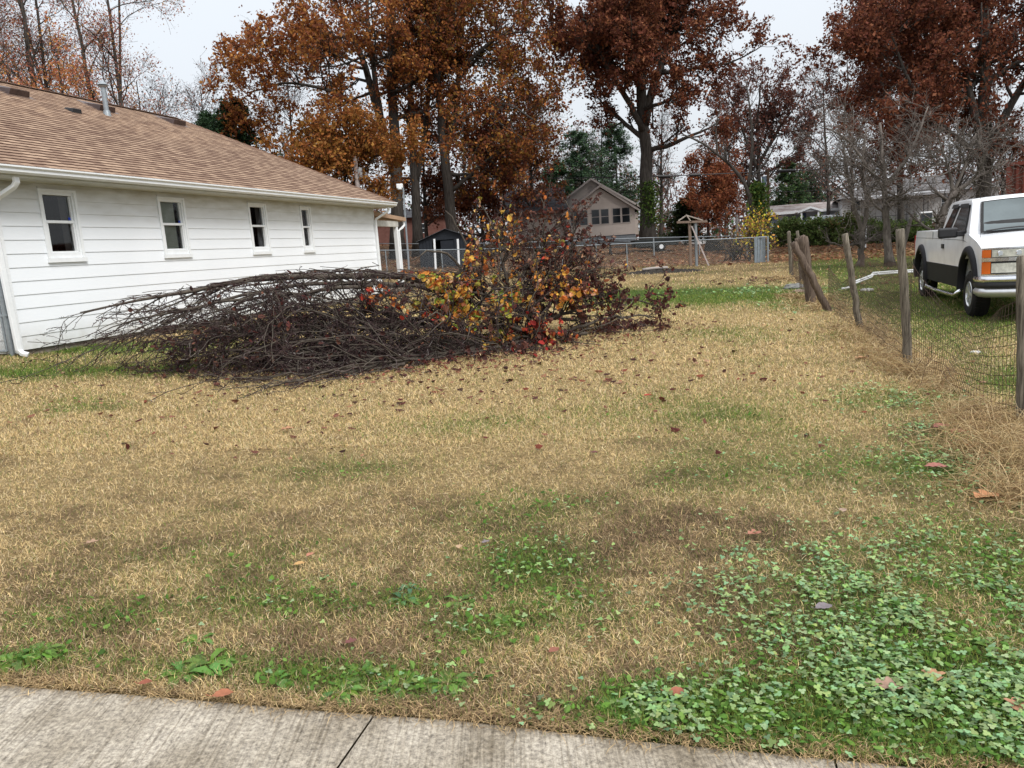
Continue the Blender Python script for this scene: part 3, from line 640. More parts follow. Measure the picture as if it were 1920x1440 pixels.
quadpanel([(2.50, 1.38), (3.62, 1.36), (3.36, 1.83), (2.72, 1.835)], .006, 'window_seal', M_seal); quadpanel([(2.55, 1.40), (3.55, 1.38), (3.32, 1.815), (2.75, 1.82)], .012, 'door_window', M_tglass)
quadpanel([(2.12, 1.80), (2.62, 1.80), (2.62, 1.87), (2.16, 1.87)], .035, 'window_visor', M_black)
quadpanel([(2.72, 1.80), (3.42, 1.78), (3.30, 1.86), (2.74, 1.865)], .03, 'window_visor', M_black)
# windscreen, follows the raked front of the cab
def ws(a_, b_, o):   # a across 0..1 from passenger side, b up 0..1
    s0, z0 = 3.92+(3.40-3.92)*b_, 1.335+(1.865-1.335)*b_
    y = -TW*(.055+.89*a_); k = abs(y+TW/2)/(TW/2)
    s2, y2, z2 = gh(s0, y, z0); return T(s2+o*.75, y2, z2+o*.6+GZ)
def wsp(a0, a1, b0, b1, o, name, mat_):
    n = 10; V = [ws(a0+(a1-a0)*i/n, b0+(b1-b0)*j/n, o) for i in range(n+1) for j in range(n+1)]; m_ = n+1
    mb = MB(); mb.add(V, [[i*m_+j, (i+1)*m_+j, (i+1)*m_+j+1, i*m_+j+1] for i in range(n) for j in range(n)]); return mb.build(name, mat_, truck, smooth=True)
M_wglass = mat('windshield_glass', (.10, .125, .13), .06, .6, var=.2, scale=1.2)
wsp(0.02, .98, .02, .97, .02, 'windshield_seal', M_seal); wsp(.045, .955, .06, .93, .028, 'windshield', M_wglass)
mb = MB(); pth = [ws(.06, .03, .06), ws(.20, .08, .06), ws(.34, .10, .06), ws(.52, .07, .06)]; mb.tubes([pth], .012, 6); pth = [ws(.50, .03, .06), ws(.65, .08, .06), ws(.82, .10, .06), ws(.95, .07, .06)]; mb.tubes([pth], .012, 6)
mb.build('wiper', M_black, truck)
mb = MB(); mb.tubes([[T(4.15, -.12, 1.28+GZ), T(4.1, -.11, 2.0+GZ)]], .003, 5); mb.build('antenna', M_black, truck)
# lower cladding band and flares
def band(s0, s1, z0, z1, o, name, mat_, n=8):
    mb = MB(); V = []
    for i in range(n+1):
        s = s0+(s1-s0)*i/n
        for z in (z0, (z0+z1)/2, z1): V.append(T(s, o-max(0, .75-z)*.06, z+GZ))
        V.append(T(s, -.02, z1+GZ))
    mb.add(V, [[i*4+j, i*4+4+j, i*4+5+j, i*4+1+j] for i in range(n) for j in range(3)]); return mb.build(name, mat_, truck, smooth=False)
band(.52, 3.46, .44, .80, .014, 'rocker_cladding', M_clad); band(-.94, -.52, .50, .80, .012, 'rear_cladding', M_clad, 3)
for cs, rad in ((RS, .50), (FS, .52)):
    mb = MB(); V = []; A = np.radians(np.linspace(188, -8, 24)); n = len(A)
    for q in A:
        for rr, oo in ((rad-.03, -.06), (rad-.03, .055), (rad+.02, .06), (rad+.085, .035), (rad+.095, .0)):
            V.append(T(cs+rr*math.cos(q), oo, .50+rr*math.sin(q)*1.08+GZ))
    mb.add(V, [[i*5+j, i*5+5+j, i*5+6+j, i*5+1+j] for i in range(n-1) for j in range(4)]); mb.build('fender_flare', M_clad, truck, smooth=True)
mb = MB(); mb.box(T(2.0, -TW/2, .60+GZ), (5.6, TW-.62, .42), TRR); mb.box(T(FS, -TW/2, .72+GZ), (1.0, TW-.5, .5), TRR); mb.box(T(RS, -TW/2, .72+GZ), (1.0, TW-.5, .5), TRR)
mb.cyl(T(FS, -.2, WZ+GZ), T(FS, -TW+.2, WZ+GZ), .05); mb.cyl(T(RS, -.2, WZ+GZ), T(RS, -TW+.2, WZ+GZ), .06)
mb.build('underbody', M_under, truck)
mb = MB(); mb.tubes([[T(.62, -.05, .40+GZ), T(.72, .03, .30+GZ), T(1.6, .035, .29+GZ), T(3.2, .035, .30+GZ), T(3.34, -.05, .40+GZ)]], .038, 12); mb.build('side_step_bar', M_chrome, truck, smooth=True)
def wheel(cs, off_out, sgn):
    c = T(cs, off_out, WZ+GZ); ax = T(0, sgn, 0)-T(0, 0, 0)
    def prof(pl, n=40):
        V = []; 
        for q in np.linspace(0, 2*np.pi, n, endpoint=False):
            for r_, o_ in pl: V.append(c+ax*o_+np.array([TUv[0], TUv[1], 0])*r_*math.cos(q)+np.array([0, 0, 1])*r_*math.sin(q))
        k = len(pl); return V, [[i*k+j, ((i+1) % n)*k+j, ((i+1) % n)*k+j+1, i*k+j+1] for i in range(n) for j in range(k-1)]
    mb = MB(); V, F = prof([(.20, -.06), (.215, -.012), (.26, 0), (.33, -.004), (.365, -.03), (.375, -.06), (.375, -.20), (.35, -.25), (.22, -.25)]); mb.add(V, F)
    for q in np.linspace(0, 2*np.pi, 44, endpoint=False):   # tread lugs
        for o_ in (-.07, -.16):
            r_ = .378; cc = c+ax*o_+np.array([TUv[0], TUv[1], 0])*r_*math.cos(q)+np.array([0, 0, 1])*r_*math.sin(q)
            Rm = np.column_stack([np.array([TUv[0], TUv[1], 0])*-math.sin(q)+np.array([0, 0, 1])*math.cos(q), ax, np.array([TUv[0], TUv[1], 0])*math.cos(q)+np.array([0, 0, 1])*math.sin(q)])
            mb.box(cc, (.032, .07, .014), Rm)
    wh = mb.build('wheel', M_tire, truck, smooth=False)
    mb = MB(); V, F = prof([(.212, -.02), (.20, -.008), (.19, -.03), (.185, -.09), (.10, -.10), (.0, -.10)]); mb.add(V, F)
    for q in np.linspace(0, 2*np.pi, 5, endpoint=False):
        for dq in (-.10, .10):
            e1 = np.array([TUv[0], TUv[1], 0])*math.cos(q+dq)+np.array([0, 0, 1])*math.sin(q+dq); e0 = np.array([TUv[0], TUv[1], 0])*math.cos(q)+np.array([0, 0, 1])*math.sin(q)
            mb.beam(c+ax*-.035+e0*.05, c+ax*-.03+e1*.195, .035, .03, up=ax)
    mb.cyl(c+ax*-.1, c+ax*-.015, .055, .045)
    mb.build('rim', M_alloy, wh, smooth=False)
for cs in (RS, FS): wheel(cs, -.0, 1); wheel(cs, -TW+.0, -1)
# mirror, handle, lines
mb = MB(); Rm = TRR
mb.box(T(3.50, .22, 1.385+GZ), (.07, .30, .17), TRR); mb.build('side_mirror', M_black, truck, bevel=.03)
mb = MB(); mb.box(T(3.50, .02, 1.36+GZ), (.10, .14, .09), TRR); mb.build('mirror_arm', M_black, truck, bevel=.01)
mb = MB(); mb.box(T(3.50, -TW-.20, 1.385+GZ), (.07, .28, .17), TRR); mb.build('side_mirror', M_black, truck, bevel=.03)
mb = MB(); mb.box(T(2.06, .012, 1.13+GZ), (.15, .03, .085), TRR); mb.build('door_handle', M_black, truck, bevel=.01)
mb = MB()
for s, z0, z1 in ((1.86, .82, 1.38), (3.52, .82, 1.34), (1.02, .82, 1.40)): mb.box(T(s, .0005-max(0, z1-1.15)*.06, (z0+z1)/2+GZ), (.015, .007, z1-z0), TRR)
mb.tubes([[T(-.9, .0+.001-.014, 1.27+GZ), T(1.0, .001-.014, 1.27+GZ), T(3.5, .001-.010, 1.25+GZ), T(4.5, -.012, 1.12+GZ)]], .0035, 4)
mb.build('panel_gap', mat('panel_gap', (.05, .05, .055), .8, .2), truck)
# front end
def FT(a_, z, o=0):     # a across the nose from the passenger corner, in metres
    y = -a_; s, _ = frontround(HX+.012, y, z); return T(s+o, y, z+GZ)
def fpanel(a0, a1, z0, z1, o, name, mat_, n=6, parent=truck, th=.03):
    mb = MB(); V = []
    for i in range(n+1):
        a_ = a0+(a1-a0)*i/n; V += [FT(a_, z0, o), FT(a_, z1, o), FT(a_, z1, o-th), FT(a_, z0, o-th)]
    mb.add(V, [[i*4+j, i*4+4+j, i*4+4+(j+1) % 4, i*4+(j+1) % 4] for i in range(n) for j in range(4)]+[[0, 1, 2, 3], [n*4+3, n*4+2, n*4+1, n*4]])
    return mb.build(name, mat_, parent)
fpanel(.02, TW-.02, .735, 1.125, .004, 'grille_surround', M_black, 24)
fpanel(.0, TW, .93, .985, .022, 'chrome_grille_bar', M_chrome, 24, th=.05)
fpanel(.0, TW, 1.112, 1.135, .016, 'chrome_grille_bar', M_chrome, 24, th=.04); fpanel(.0, TW, .72, .738, .016, 'chrome_grille_bar', M_chrome, 24, th=.04)
for k in range(5):
    for z0 in (.77, 1.01): fpanel(.62, TW-.62, z0+k*.022, z0+.008+k*.022, .012, 'grille_slat', M_chrome if k % 2 else M_black, 10)
for side in (0, 1):
    f = (lambda a_: a_) if side == 0 else (lambda a_: TW-a_)
    def pr(a0, a1): q = sorted((f(a0), f(a1))); return q[0], q[1]
    fpanel(*pr(.0, .105), .99, 1.108, .014, 'turn_signal', M_orange); fpanel(*pr(.0, .105), .742, .925, .014, 'turn_signal', M_orange)
    h = fpanel(*pr(.115, .57), .995, 1.105, .016, 'headlight', M_lens)
    mb = MB()
    for cc in (.22, .45):
        p = FT(f(cc), 1.05, .018); mb.cyl(p-np.array([TUv[0], TUv[1], 0])*.004, p+np.array([TUv[0], TUv[1], 0])*.006, .042, .035)
    mb.build('bulb_reflector', M_chrome, h)
    h = fpanel(*pr(.115, .55), .755, .90, .012, 'parking_light', M_lens)
    # side wrap of the marker lamps
    mb = MB()
    sy = .006 if side == 0 else -TW-.006
# bumper: chrome bar on black strip with silver valance, wrapping back to the wheel arch
def bumper(z0, z1, o, name, mat_, bend=.06):
    mb = MB(); V = []; pts = []
    for a_ in np.linspace(0, TW, 25): p = FT(a_, .7, o); pts.append(p)
    pts = [T(4.50, o*.2+.03, 0), T(4.70, o*.25+.035, 0)]+pts[0:]+[T(4.70, -TW-.035, 0), T(4.50, -TW-.03, 0)]
    for p in pts:
        p = p.copy(); dcen = p[:2]-T(3.6, -TW/2, 0)[:2]; dcen = dcen/np.linalg.norm(dcen)
        for zz, oo in ((z0, -bend), ((z0*2+z1)/3, 0), ((z0+z1*2)/3, 0), (z1, -bend*.5)): V.append([p[0]+dcen[0]*oo, p[1]+dcen[1]*oo, zz+GZ])
    n = len(pts); mb.add(V, [[i*4+j, i*4+4+j, i*4+5+j, i*4+1+j] for i in range(n-1) for j in range(3)])
    mb.add([V[i*4+3] for i in range(n)]+[np.array(V[i*4+3])-[TUv[0]*.15, TUv[1]*.15, 0] for i in range(n)], [[i, i+1, n+i+1, n+i] for i in range(n-1)])
    return mb.build(name, mat_, truck, smooth=True)
bumper(.60, .70, .12, 'front_bumper', M_chrome, .03); bumper(.535, .605, .13, 'bumper_strip', M_black, .01); bumper(.38, .54, .115, 'lower_valance', M_alloy, .10)
mb = MB(); mb.box(T(-1.02, -TW/2, .62+GZ), (.16, TW-.04, .18), TRR); mb.build('rear_bumper', M_chrome, truck, bevel=.03)
mb = MB(); mb.box(T(-.945, -.07, 1.12+GZ), (.03, .10, .40), TRR); mb.build('tail_light', mat('red_lens', (.4, .02, .015), .2, .5), truck)
# ------------------------------------------------------------------ growing branches, all twigs of a level at once
def nrm(v): return v/(np.linalg.norm(v, axis=-1, keepdims=True)+1e-12)
def grow(par, prad, n, t0, t1, ang, length, K, wander, trop, rng, rr=.6, tip=.25, tfun=None):
    """par (N,Kp,3): n children on each; returns paths and radii"""
    N, Kp, _ = par.shape; M_ = N*n; idx = np.repeat(np.arange(N), n)
    t = rng.uniform(t0, t1, M_); f = t*(Kp-1); i = np.minimum(f.astype(int), Kp-2); fr = (f-i)[:, None]
    a = par[idx, i]; b_ = par[idx, i+1]; p = a*(1-fr)+b_*fr; T_ = nrm(b_-a)
    r0 = prad[idx, i]*(1-fr[:, 0])+prad[idx, i+1]*fr[:, 0]
    perp = nrm(np.cross(T_, rng.normal(size=(M_, 3))))
    A = np.radians(rng.normal(ang, ang*.25, M_))[:, None]
    d = nrm(np.cos(A)*T_+np.sin(A)*perp)
    plen = np.linalg.norm(np.diff(par, axis=1), axis=2).sum(1)[idx]
    L = (plen*length*(1-.55*t)*rng.uniform(.6, 1.25, M_)) if length < 1 else length*(1.15-.5*t)*rng.uniform(.6, 1.25, M_)
    step = (L/(K-1))[:, None]; out = np.empty((M_, K, 3)); out[:, 0] = p; trop = np.array(trop, float)
    for k in range(1, K):
        d = nrm(d+rng.normal(0, wander, (M_, 3))+trop); p = p+d*step; out[:, k] = p
    R_ = (np.maximum(r0*rr, 1e-3))[:, None]*np.linspace(1, tip, K)[None]
    return out, R_
def leaf_cards(mb, pts, size, pal, rng, jitter=.25, flat=0.0, aspect=.6, fold=0):
    """small diamond leaves at points, coloured from a palette"""
    N = len(pts); a = nrm(rng.normal(size=(N, 3))*[1, 1, 1-flat]); b_ = nrm(np.cross(a, rng.normal(size=(N, 3)) if flat < .5 else np.array([0, 0, 1.])+rng.normal(0, .35, (N, 3))))
    s = (size*rng.uniform(.6, 1.3, N))[:, None]
    n_ = np.cross(a, b_)
    pal = np.array(pal, float); col = pal[rng.integers(0, len(pal), N)]*rng.uniform(1-jitter, 1+jitter, (N, 1))
    s = s*rng.choice([.6, .9, 1.15, 1.4], (N, 1))
    if not fold:
        v = np.stack([pts-a*s/2, pts+b_*s*aspect/2, pts+a*s/2, pts-b_*s*aspect/2], 1).reshape(-1, 3)
        F = np.arange(N)[:, None]*4+np.array([[0, 1, 2, 3]]); mb.add(v, F, np.repeat(np.clip(col, 0, 1), 4, 0))
    else:
        w_ = s*aspect/2; up_ = n_*s*fold
        v = np.stack([pts-a*s/2, pts-a*s*.22+b_*w_*.85+up_, pts+a*s*.18+b_*w_+up_, pts+a*s/2+n_*s*.12, pts+a*s*.18-b_*w_+up_, pts-a*s*.22-b_*w_*.85+up_, pts-a*s*.2, pts+a*s*.2], 1).reshape(-1, 3)
        base = np.arange(N)[:, None]*8
        F = np.concatenate([base+np.array([[0, 1, 2, 7]]), base*1+np.array([[0, 7, 4, 5]])]); F3 = np.concatenate([base+np.array([[7, 2, 3]]), base+np.array([[7, 3, 4]])])
        cc = np.repeat(np.clip(col, 0, 1), 8, 0); n0 = mb.n
        mb.add(v, F, cc); mb.f.append(F3+n0)
def along(paths, n, rng, t0=.2, t1=1.0, scatter=.1):
    N, K, _ = paths.shape; idx = rng.integers(0, N, n); f = rng.uniform(t0, t1, n)*(K-1); i = np.minimum(f.astype(int), K-2); fr = (f-i)[:, None]
    return paths[idx, i]*(1-fr)+paths[idx, i+1]*fr+rng.normal(0, scatter, (n, 3))
def spine(pts, K):
    pts = np.array(pts, float); d = np.concatenate([[0], np.cumsum(np.linalg.norm(np.diff(pts, axis=0), axis=1))]); u = np.linspace(0, d[-1], K)
    # smooth by averaging piecewise-linear samples
    q = np.stack([np.interp(u, d, pts[:, k]) for k in range(3)], 1)
    for _ in range(2): q[1:-1] = (q[:-2]+2*q[1:-1]+q[2:])/4
    return q
ORANGE = [(.34, .13, .035), (.26, .09, .03), (.20, .065, .028), (.36, .17, .045), (.15, .05, .025)]
RUST = [(.18, .064, .032), (.13, .043, .025), (.23, .085, .04), (.09, .03, .02), (.25, .105, .05)]
DEEP = [(.15, .046, .027), (.11, .033, .021), (.19, .064, .033), (.08, .027, .018), (.22, .088, .045)]
PINK = [(.42, .17, .11), (.34, .12, .09), (.44, .25, .10), (.28, .10, .08)]
DULL = [(.16, .09, .075), (.12, .06, .05), (.20, .11, .08), (.09, .05, .045)]
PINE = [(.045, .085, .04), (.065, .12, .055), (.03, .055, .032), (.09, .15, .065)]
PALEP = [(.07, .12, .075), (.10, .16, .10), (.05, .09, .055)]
def tree(label, base, trunks, limbs=12, limb_len=.45, limb_t=(.3, .97), limb_ang=48, l2=7, l2_len=.5, l3=6, l3_len=.5, leaves=15000, leaf=.22, pal=ORANGE, seed=1, trop=.05, scatter=.25,
         cat='tree', name='tree', group=None, bark=None, twig_r=.004, lt=(.2, 1.), l2ang=45, flat=0., lift=0., clump=0):
    """trunks: list of (points, radius at foot, radius at top)"""
    rng = np.random.default_rng(seed); root = thing(name, base, label, cat, group)
    tk = []; tr = []
    for pts, r0, r1 in trunks:
        q = spine(pts, 14); q[1:-1] += rng.normal(0, r0*.12, (12, 3)); tk.append(q); tr.append(np.linspace(1, 0, 14)**.9*(r0-r1)+r1)
        if abs(q[0][2]-base[2]) < .6: tr[-1][0] *= 1.45; tr[-1][1] *= 1.08
    tk = np.array(tk); tr = np.array(tr)
    p1, r1 = grow(tk, tr, limbs, *limb_t, limb_ang, limb_len, 9, .14, (0, 0, trop), rng, .5, .22)
    r1 = np.maximum(r1, .012)
    p2, r2 = grow(p1, r1, l2, .15, 1., l2ang, l2_len, 6, .2, (0, 0, trop+lift), rng, .55, .3); r2 = np.maximum(r2, twig_r*1.5)
    mb = MB(); mb.tubes(tk, tr, 12); mb.tubes(p1, r1, 6)
    mb.build('trunk', bark or M_bark, root, smooth=True)
    mb = MB(); mb.tubes(p2, r2, 3)
    p3 = p2
    if l3:
        p3, r3 = grow(p2, r2, l3, .1, 1., 45, l3_len, 4, .25, (0, 0, trop+lift), rng, .6, .4); r3 = np.maximum(r3, twig_r); mb.tubes(p3, r3, 3)
    mb.build('branches', bark or M_bark, root, smooth=True)
    if leaves:
        mb = MB()
        if clump:
            cpts = along(p3, leaves//clump, rng, *lt, scatter*.6); pts = np.repeat(cpts, clump, 0)+rng.normal(0, scatter*.5, (leaves//clump*clump, 3))
        else: pts = along(p3, leaves, rng, *lt, scatter)
        leaf_cards(mb, pts, leaf, pal, rng, flat=flat); mb.build('crown', M_leaf, root, colors=True)
    return root
def tall(px, py_base, Y, py_top, lean=0, r=.3, split=None):
    """one upright stem given its foot pixel, distance, top pixel row and sideways lean (m)"""
    b_ = P(px, py_base, Y); b_[2] = float(gz(b_[0], b_[1])); t_ = P(px, py_top, Y)
    h = t_[2]-b_[2]; return b_, [b_, b_+[lean*.3, 0, h*.4], b_+[lean*.7, .2, h*.75], b_+[lean, 0, h]]
def PX(px, py, Y): return P(px, py, Y)
# ---- big oak in the middle, dark rust leaves
b0 = P(1216, 458, 58); b0[2] = float(gz(b0[0], b0[1]))
Yc = 58
tree('tall central oak with ivy low on its thick bare trunk and dark rust leaves', b0,
     [([b0, PX(1211, 330, Yc), PX(1209, 230, Yc), PX(1200, 110, Yc), PX(1190, -20, Yc), PX(1200, -150, Yc)], .55, .14),
      ([PX(1209, 235, Yc), PX(1225, 160, Yc), PX(1265, 60, Yc+1), PX(1300, -60, Yc+2)], .33, .08),
      ([PX(1208, 250, Yc), PX(1180, 190, Yc-1), PX(1130, 110, Yc-2), PX(1085, 10, Yc-2)], .24, .06)],
     limbs=21, limb_t=(.31, .98), limb_len=6.4, limb_ang=68, l2=9, l2_len=2.6, l3=6, l3_len=1.2, leaves=98000, leaf=.20, pal=RUST+DEEP[:2], seed=5, trop=.035, scatter=.24, clump=4)
# ---- orange oaks on the left: four trunks
Ya = 54
b1 = P(745, 462, Ya); b1[2] = float(gz(b1[0], b1[1]))
tree('leftmost of the tall orange oaks, its trunk forking low over the house roof', b1,
     [([b1, PX(746, 360, Ya), PX(737, 240, Ya), PX(733, 120, Ya), PX(735, -20, Ya), PX(738, -150, Ya)], .48, .12),
      ([PX(744, 345, Ya), PX(715, 230, Ya), PX(690, 140, Ya), PX(655, 60, Ya), PX(600, -60, Ya)], .33, .08),
      ([PX(716, 235, Ya), PX(700, 130, Ya-1), PX(688, 60, Ya-1), PX(690, -60, Ya-1)], .22, .07),
      ([PX(720, 245, Ya), PX(640, 175, Ya-3), PX(540, 150, Ya-4), PX(460, 175, Ya-4)], .16, .04)],
     limbs=11, limb_t=(.33, .98), limb_len=5.4, limb_ang=66, l2=9, l2_len=2.6, l3=6, l3_len=1.2, leaves=52000, leaf=.19, pal=ORANGE, seed=8, trop=.02, scatter=.24, clump=4)
b2 = P(783, 460, Ya+2); b2[2] = float(gz(b2[0], b2[1]))
tree('tall straight grey-trunked oak second from the left in the orange group', b2,
     [([b2, PX(778, 330, Ya+2), PX(772, 220, Ya+2), PX(765, 100, Ya+2), PX(770, -100, Ya+2)], .36, .09), ([PX(779, 345, Ya+2), PX(800, 240, Ya+2), PX(805, 120, Ya+2), PX(830, -20, Ya+2)], .22, .06)],
     limbs=12, limb_t=(.4, .97), limb_len=4.6, limb_ang=62, l2=8, l2_len=2.3, l3=6, l3_len=1.1, leaves=26000, leaf=.19, pal=ORANGE+RUST[:2], seed=11, trop=.02, clump=4)
b3 = P(850, 470, Ya+1); b3[2] = float(gz(b3[0], b3[1]))
tree('spreading orange oak behind the dark shed with long level limbs', b3,
     [([b3, PX(838, 340, Ya+1), PX(826, 210, Ya+1), PX(812, 110, Ya+1), PX(818, -40, Ya+1)], .42, .10),
      ([PX(830, 235, Ya+1), PX(870, 120, Ya+1), PX(940, 60, Ya), PX(1010, 60, Ya)], .20, .05),
      ([PX(832, 250, Ya+1), PX(880, 215, Ya), PX(950, 190, Ya-1), PX(1010, 230, Ya-1)], .17, .04),
      ([PX(835, 290, Ya+1), PX(860, 200, Ya+2), PX(860, 90, Ya+2), PX(880, -60, Ya+2)], .25, .06)],
     limbs=11, limb_t=(.24, .98), limb_len=5.2, limb_ang=64, l2=9, l2_len=2.5, l3=6, l3_len=1.2, leaves=40000, leaf=.19, pal=ORANGE[:3]+[(.30, .15, .03), (.16, .10, .03)]+RUST[:2], seed=13, trop=.01, clump=4)
# low orange mass hanging behind the roof edge
b4 = P(640, 470, 48); b4[2] = float(gz(b4[0], b4[1]))
tree('low bushy golden orange tree showing just above the far end of the house roof', b4,
     [([b4, PX(642, 380, 48), PX(650, 300, 48), PX(648, 215, 48)], .14, .04), ([PX(642, 380, 48), PX(600, 320, 48), PX(560, 270, 47)], .09, .03), ([PX(642, 370, 48), PX(690, 310, 48), PX(730, 270, 48)], .09, .03)],
     limbs=12, limb_t=(.3, .97), limb_len=2.8, limb_ang=62, l2=8, l2_len=1.6, l3=5, l3_len=.8, leaves=26000, leaf=.18, pal=ORANGE[:2]+[(.30, .15, .035), (.22, .10, .03)], seed=17, trop=-.01, clump=4)
# mid red-brown understorey behind the shed
for i, (px, Y, top, r, lab, pal, lv, sd) in enumerate((
        (905, 62, 230, .16, 'dull red small tree right of the orange oaks above the shed roof', DEEP+RUST[:1], 9000, 21),
        (945, 60, 250, .14, 'dark maroon small tree just left of the tan house roof', DEEP, 7000, 22),
        (1000, 66, 120, .20, 'thin upright rust leaved tree between the orange oaks and the tan house', RUST+ORANGE[:1], 5500, 23),
        (800, 60, 200, .16, 'narrow brown leaved tree standing between the grey oak trunks', RUST, 5000, 24))):
    b_, tr_ = tall(px, 460, Y, top, lean=.5, r=r)
    tree(lab, b_, [(tr_, r, .04)], limbs=24, limb_t=(.1, .97), limb_len=(4.2, 3.4, 2.6, 2.6)[i], limb_ang=58, l2=7, l2_len=1.5, l3=5, l3_len=.8, leaves=int(lv*1.6), leaf=.2, pal=pal, seed=sd, clump=3)
# ---- right oak, deep red
Yr = 44; b5 = P(1848, 430, Yr); b5[2] = float(gz(b5[0], b5[1]))
tree('big deep red oak at the upper right behind the pickup truck', b5,
     [([b5, PX(1846, 330, Yr), PX(1843, 270, Yr), PX(1850, 150, Yr), PX(1845, 0, Yr), PX(1850, -140, Yr)], .42, .12),
      ([PX(1843, 275, Yr), PX(1820, 190, Yr), PX(1795, 60, Yr), PX(1760, -60, Yr)], .25, .07),
      ([PX(1845, 290, Yr), PX(1900, 190, Yr), PX(1960, 80, Yr), PX(2010, -30, Yr)], .25, .06),
      ([PX(1843, 300, Yr), PX(1760, 230, Yr-1), PX(1700, 150, Yr-1), PX(1670, 60, Yr-1)], .16, .05)],
     limbs=15, limb_t=(.22, .98), limb_len=4.6, limb_ang=64, l2=9, l2_len=2.1, l3=6, l3_len=1.0, leaves=90000, leaf=.165, pal=DEEP+RUST[:1], seed=31, trop=.03, scatter=.2, clump=4)
b6 = P(1690, 440, 56); b6[2] = float(gz(b6[0], b6[1]))
tree('thinner red oak left of the big deep red oak, pale upright trunks showing', b6,
     [([b6, PX(1686, 300, 56), PX(1690, 180, 56), PX(1710, 60, 56), PX(1720, -40, 56)], .24, .07), ([PX(1687, 300, 56), PX(1660, 190, 56), PX(1640, 80, 56), PX(1660, 0, 56)], .16, .05)],
     limbs=18, limb_t=(.25, .97), limb_len=4.4, limb_ang=58, l2=8, l2_len=2.1, l3=6, l3_len=1.0, leaves=42000, leaf=.17, pal=DEEP+DULL[:2], seed=33, clump=4)
b7 = P(1425, 440, 80); b7[2] = float(gz(b7[0], b7[1]))
tree('hazy maroon oak in the distance above the white mobile home', b7,
     [([b7, PX(1422, 330, 80), PX(1420, 250, 80), PX(1425, 160, 80)], .3, .06), ([PX(1422, 310, 80), PX(1460, 240, 80), PX(1500, 190, 80)], .18, .05), ([PX(1422, 320, 80), PX(1390, 240, 80), PX(1370, 190, 80)], .18, .05)],
     limbs=12, limb_t=(.25, .97), limb_len=5.0, limb_ang=55, l2=8, l2_len=2.6, l3=6, l3_len=1.2, leaves=20000, leaf=.24, pal=DULL+DEEP[:2], seed=35, clump=4)
b8 = P(1327, 440, 64); b8[2] = float(gz(b8[0], b8[1]))
tree('small bright orange brown oak with a slim trunk right of the central oak', b8,
     [([b8, PX(1328, 400, 64), PX(1329, 350, 64), PX(1330, 290, 64)], .13, .03)],
     limbs=34, limb_t=(.25, .97), limb_len=3.1, limb_ang=70, l2=7, l2_len=1.2, l3=5, l3_len=.6, leaves=20000, leaf=.17, pal=[(.30, .10, .045), (.24, .075, .04), (.34, .14, .06), (.18, .06, .035)], seed=37, trop=.01, clump=3)
# leaning tree right of it, bare, ivy on its trunk
Yl = 47; b9 = P(1418, 440, Yl); b9[2] = float(gz(b9[0], b9[1]))
lean = tree('bare leaning tree arching to the left with ivy up its trunk', b9,
     [([b9, PX(1410, 385, Yl), PX(1402, 345, Yl), PX(1375, 312, Yl), PX(1340, 285, Yl), PX(1310, 262, Yl), PX(1280, 252, Yl)], .17, .04),
      ([PX(1403, 350, Yl), PX(1412, 270, Yl), PX(1405, 190, Yl), PX(1398, 150, Yl)], .11, .03), ([PX(1345, 290, Yl), PX(1342, 235, Yl), PX(1352, 190, Yl)], .06, .02),
      ([PX(1404, 340, Yl), PX(1440, 300, Yl), PX(1462, 250, Yl)], .07, .02)],
     limbs=7, limb_t=(.45, .97), limb_len=.32, limb_ang=50, l2=5, l3=4, leaves=0, seed=39, trop=.05)
def ivy(parent, px, y0, y1, Y, w_, n, seed, pal=((.05, .10, .02), (.08, .14, .03), (.11, .15, .03), (.03, .06, .015))):
    rng = np.random.default_rng(seed); t_ = rng.random(n)
    a_ = P(px[0], y0, Y); b_ = P(px[1], y1, Y); pts = a_*(1-t_[:, None])+b_*t_[:, None]+rng.normal(0, 1, (n, 3))*[w_, w_, .12]
    mb = MB(); leaf_cards(mb, pts, .15, pal, rng); return mb.build('ivy', M_leaf, parent, colors=True)
ivy(lean, (1428, 1420), 420, 345, Yl, .28, 2600, 3)
oak = [o for o in C.objects if o.get('label', '').startswith('tall central oak')][0]
ivy(oak, (1219, 1216), 425, 340, Yc-.45, .38, 2600, 4, ((.05, .09, .02), (.10, .15, .03), (.03, .05, .015)))
# ---- thin woods behind the house roof at upper left
rngw = np.random.default_rng(50)
WOOD = [(22, -20, 46, .17, 0, 'pale straight'), (40, 18, 44, .13, -.8, 'leftmost leaning'), (96, 0, 47, .26, .2, 'thick pale double stemmed'), (112, 6, 48, .15, .6, 'dark stem touching the thick'),
        (145, -6, 52, .12, -2.2, 'slim sideways leaning'), (208, 0, 46, .18, -.6, 'red leaved dark'), (222, 0, 50, .13, 2.4, 'slim right leaning'), (248, 0, 47, .15, .3, 'rightmost upright'), (62, 10, 55, .11, -2.0, 'thin back row')]
WL2 = ['pale straight woodland tree at the far upper left above the roof', 'slender woodland tree leaning left at the edge of the picture', 'thickest pale woodland trunk above the first roof vent', 'dark stem close beside the thickest pale woodland trunk',
       'slim woodland tree leaning well to the left above the small black roof vent', 'woodland tree with red leaves clinging up its dark trunk', 'slim woodland tree leaning right beside the metal vent pipe', 'rightmost woodland tree with wispy drooping twigs over the roof ridge', 'thin back-row woodland tree with orange leaves low down']
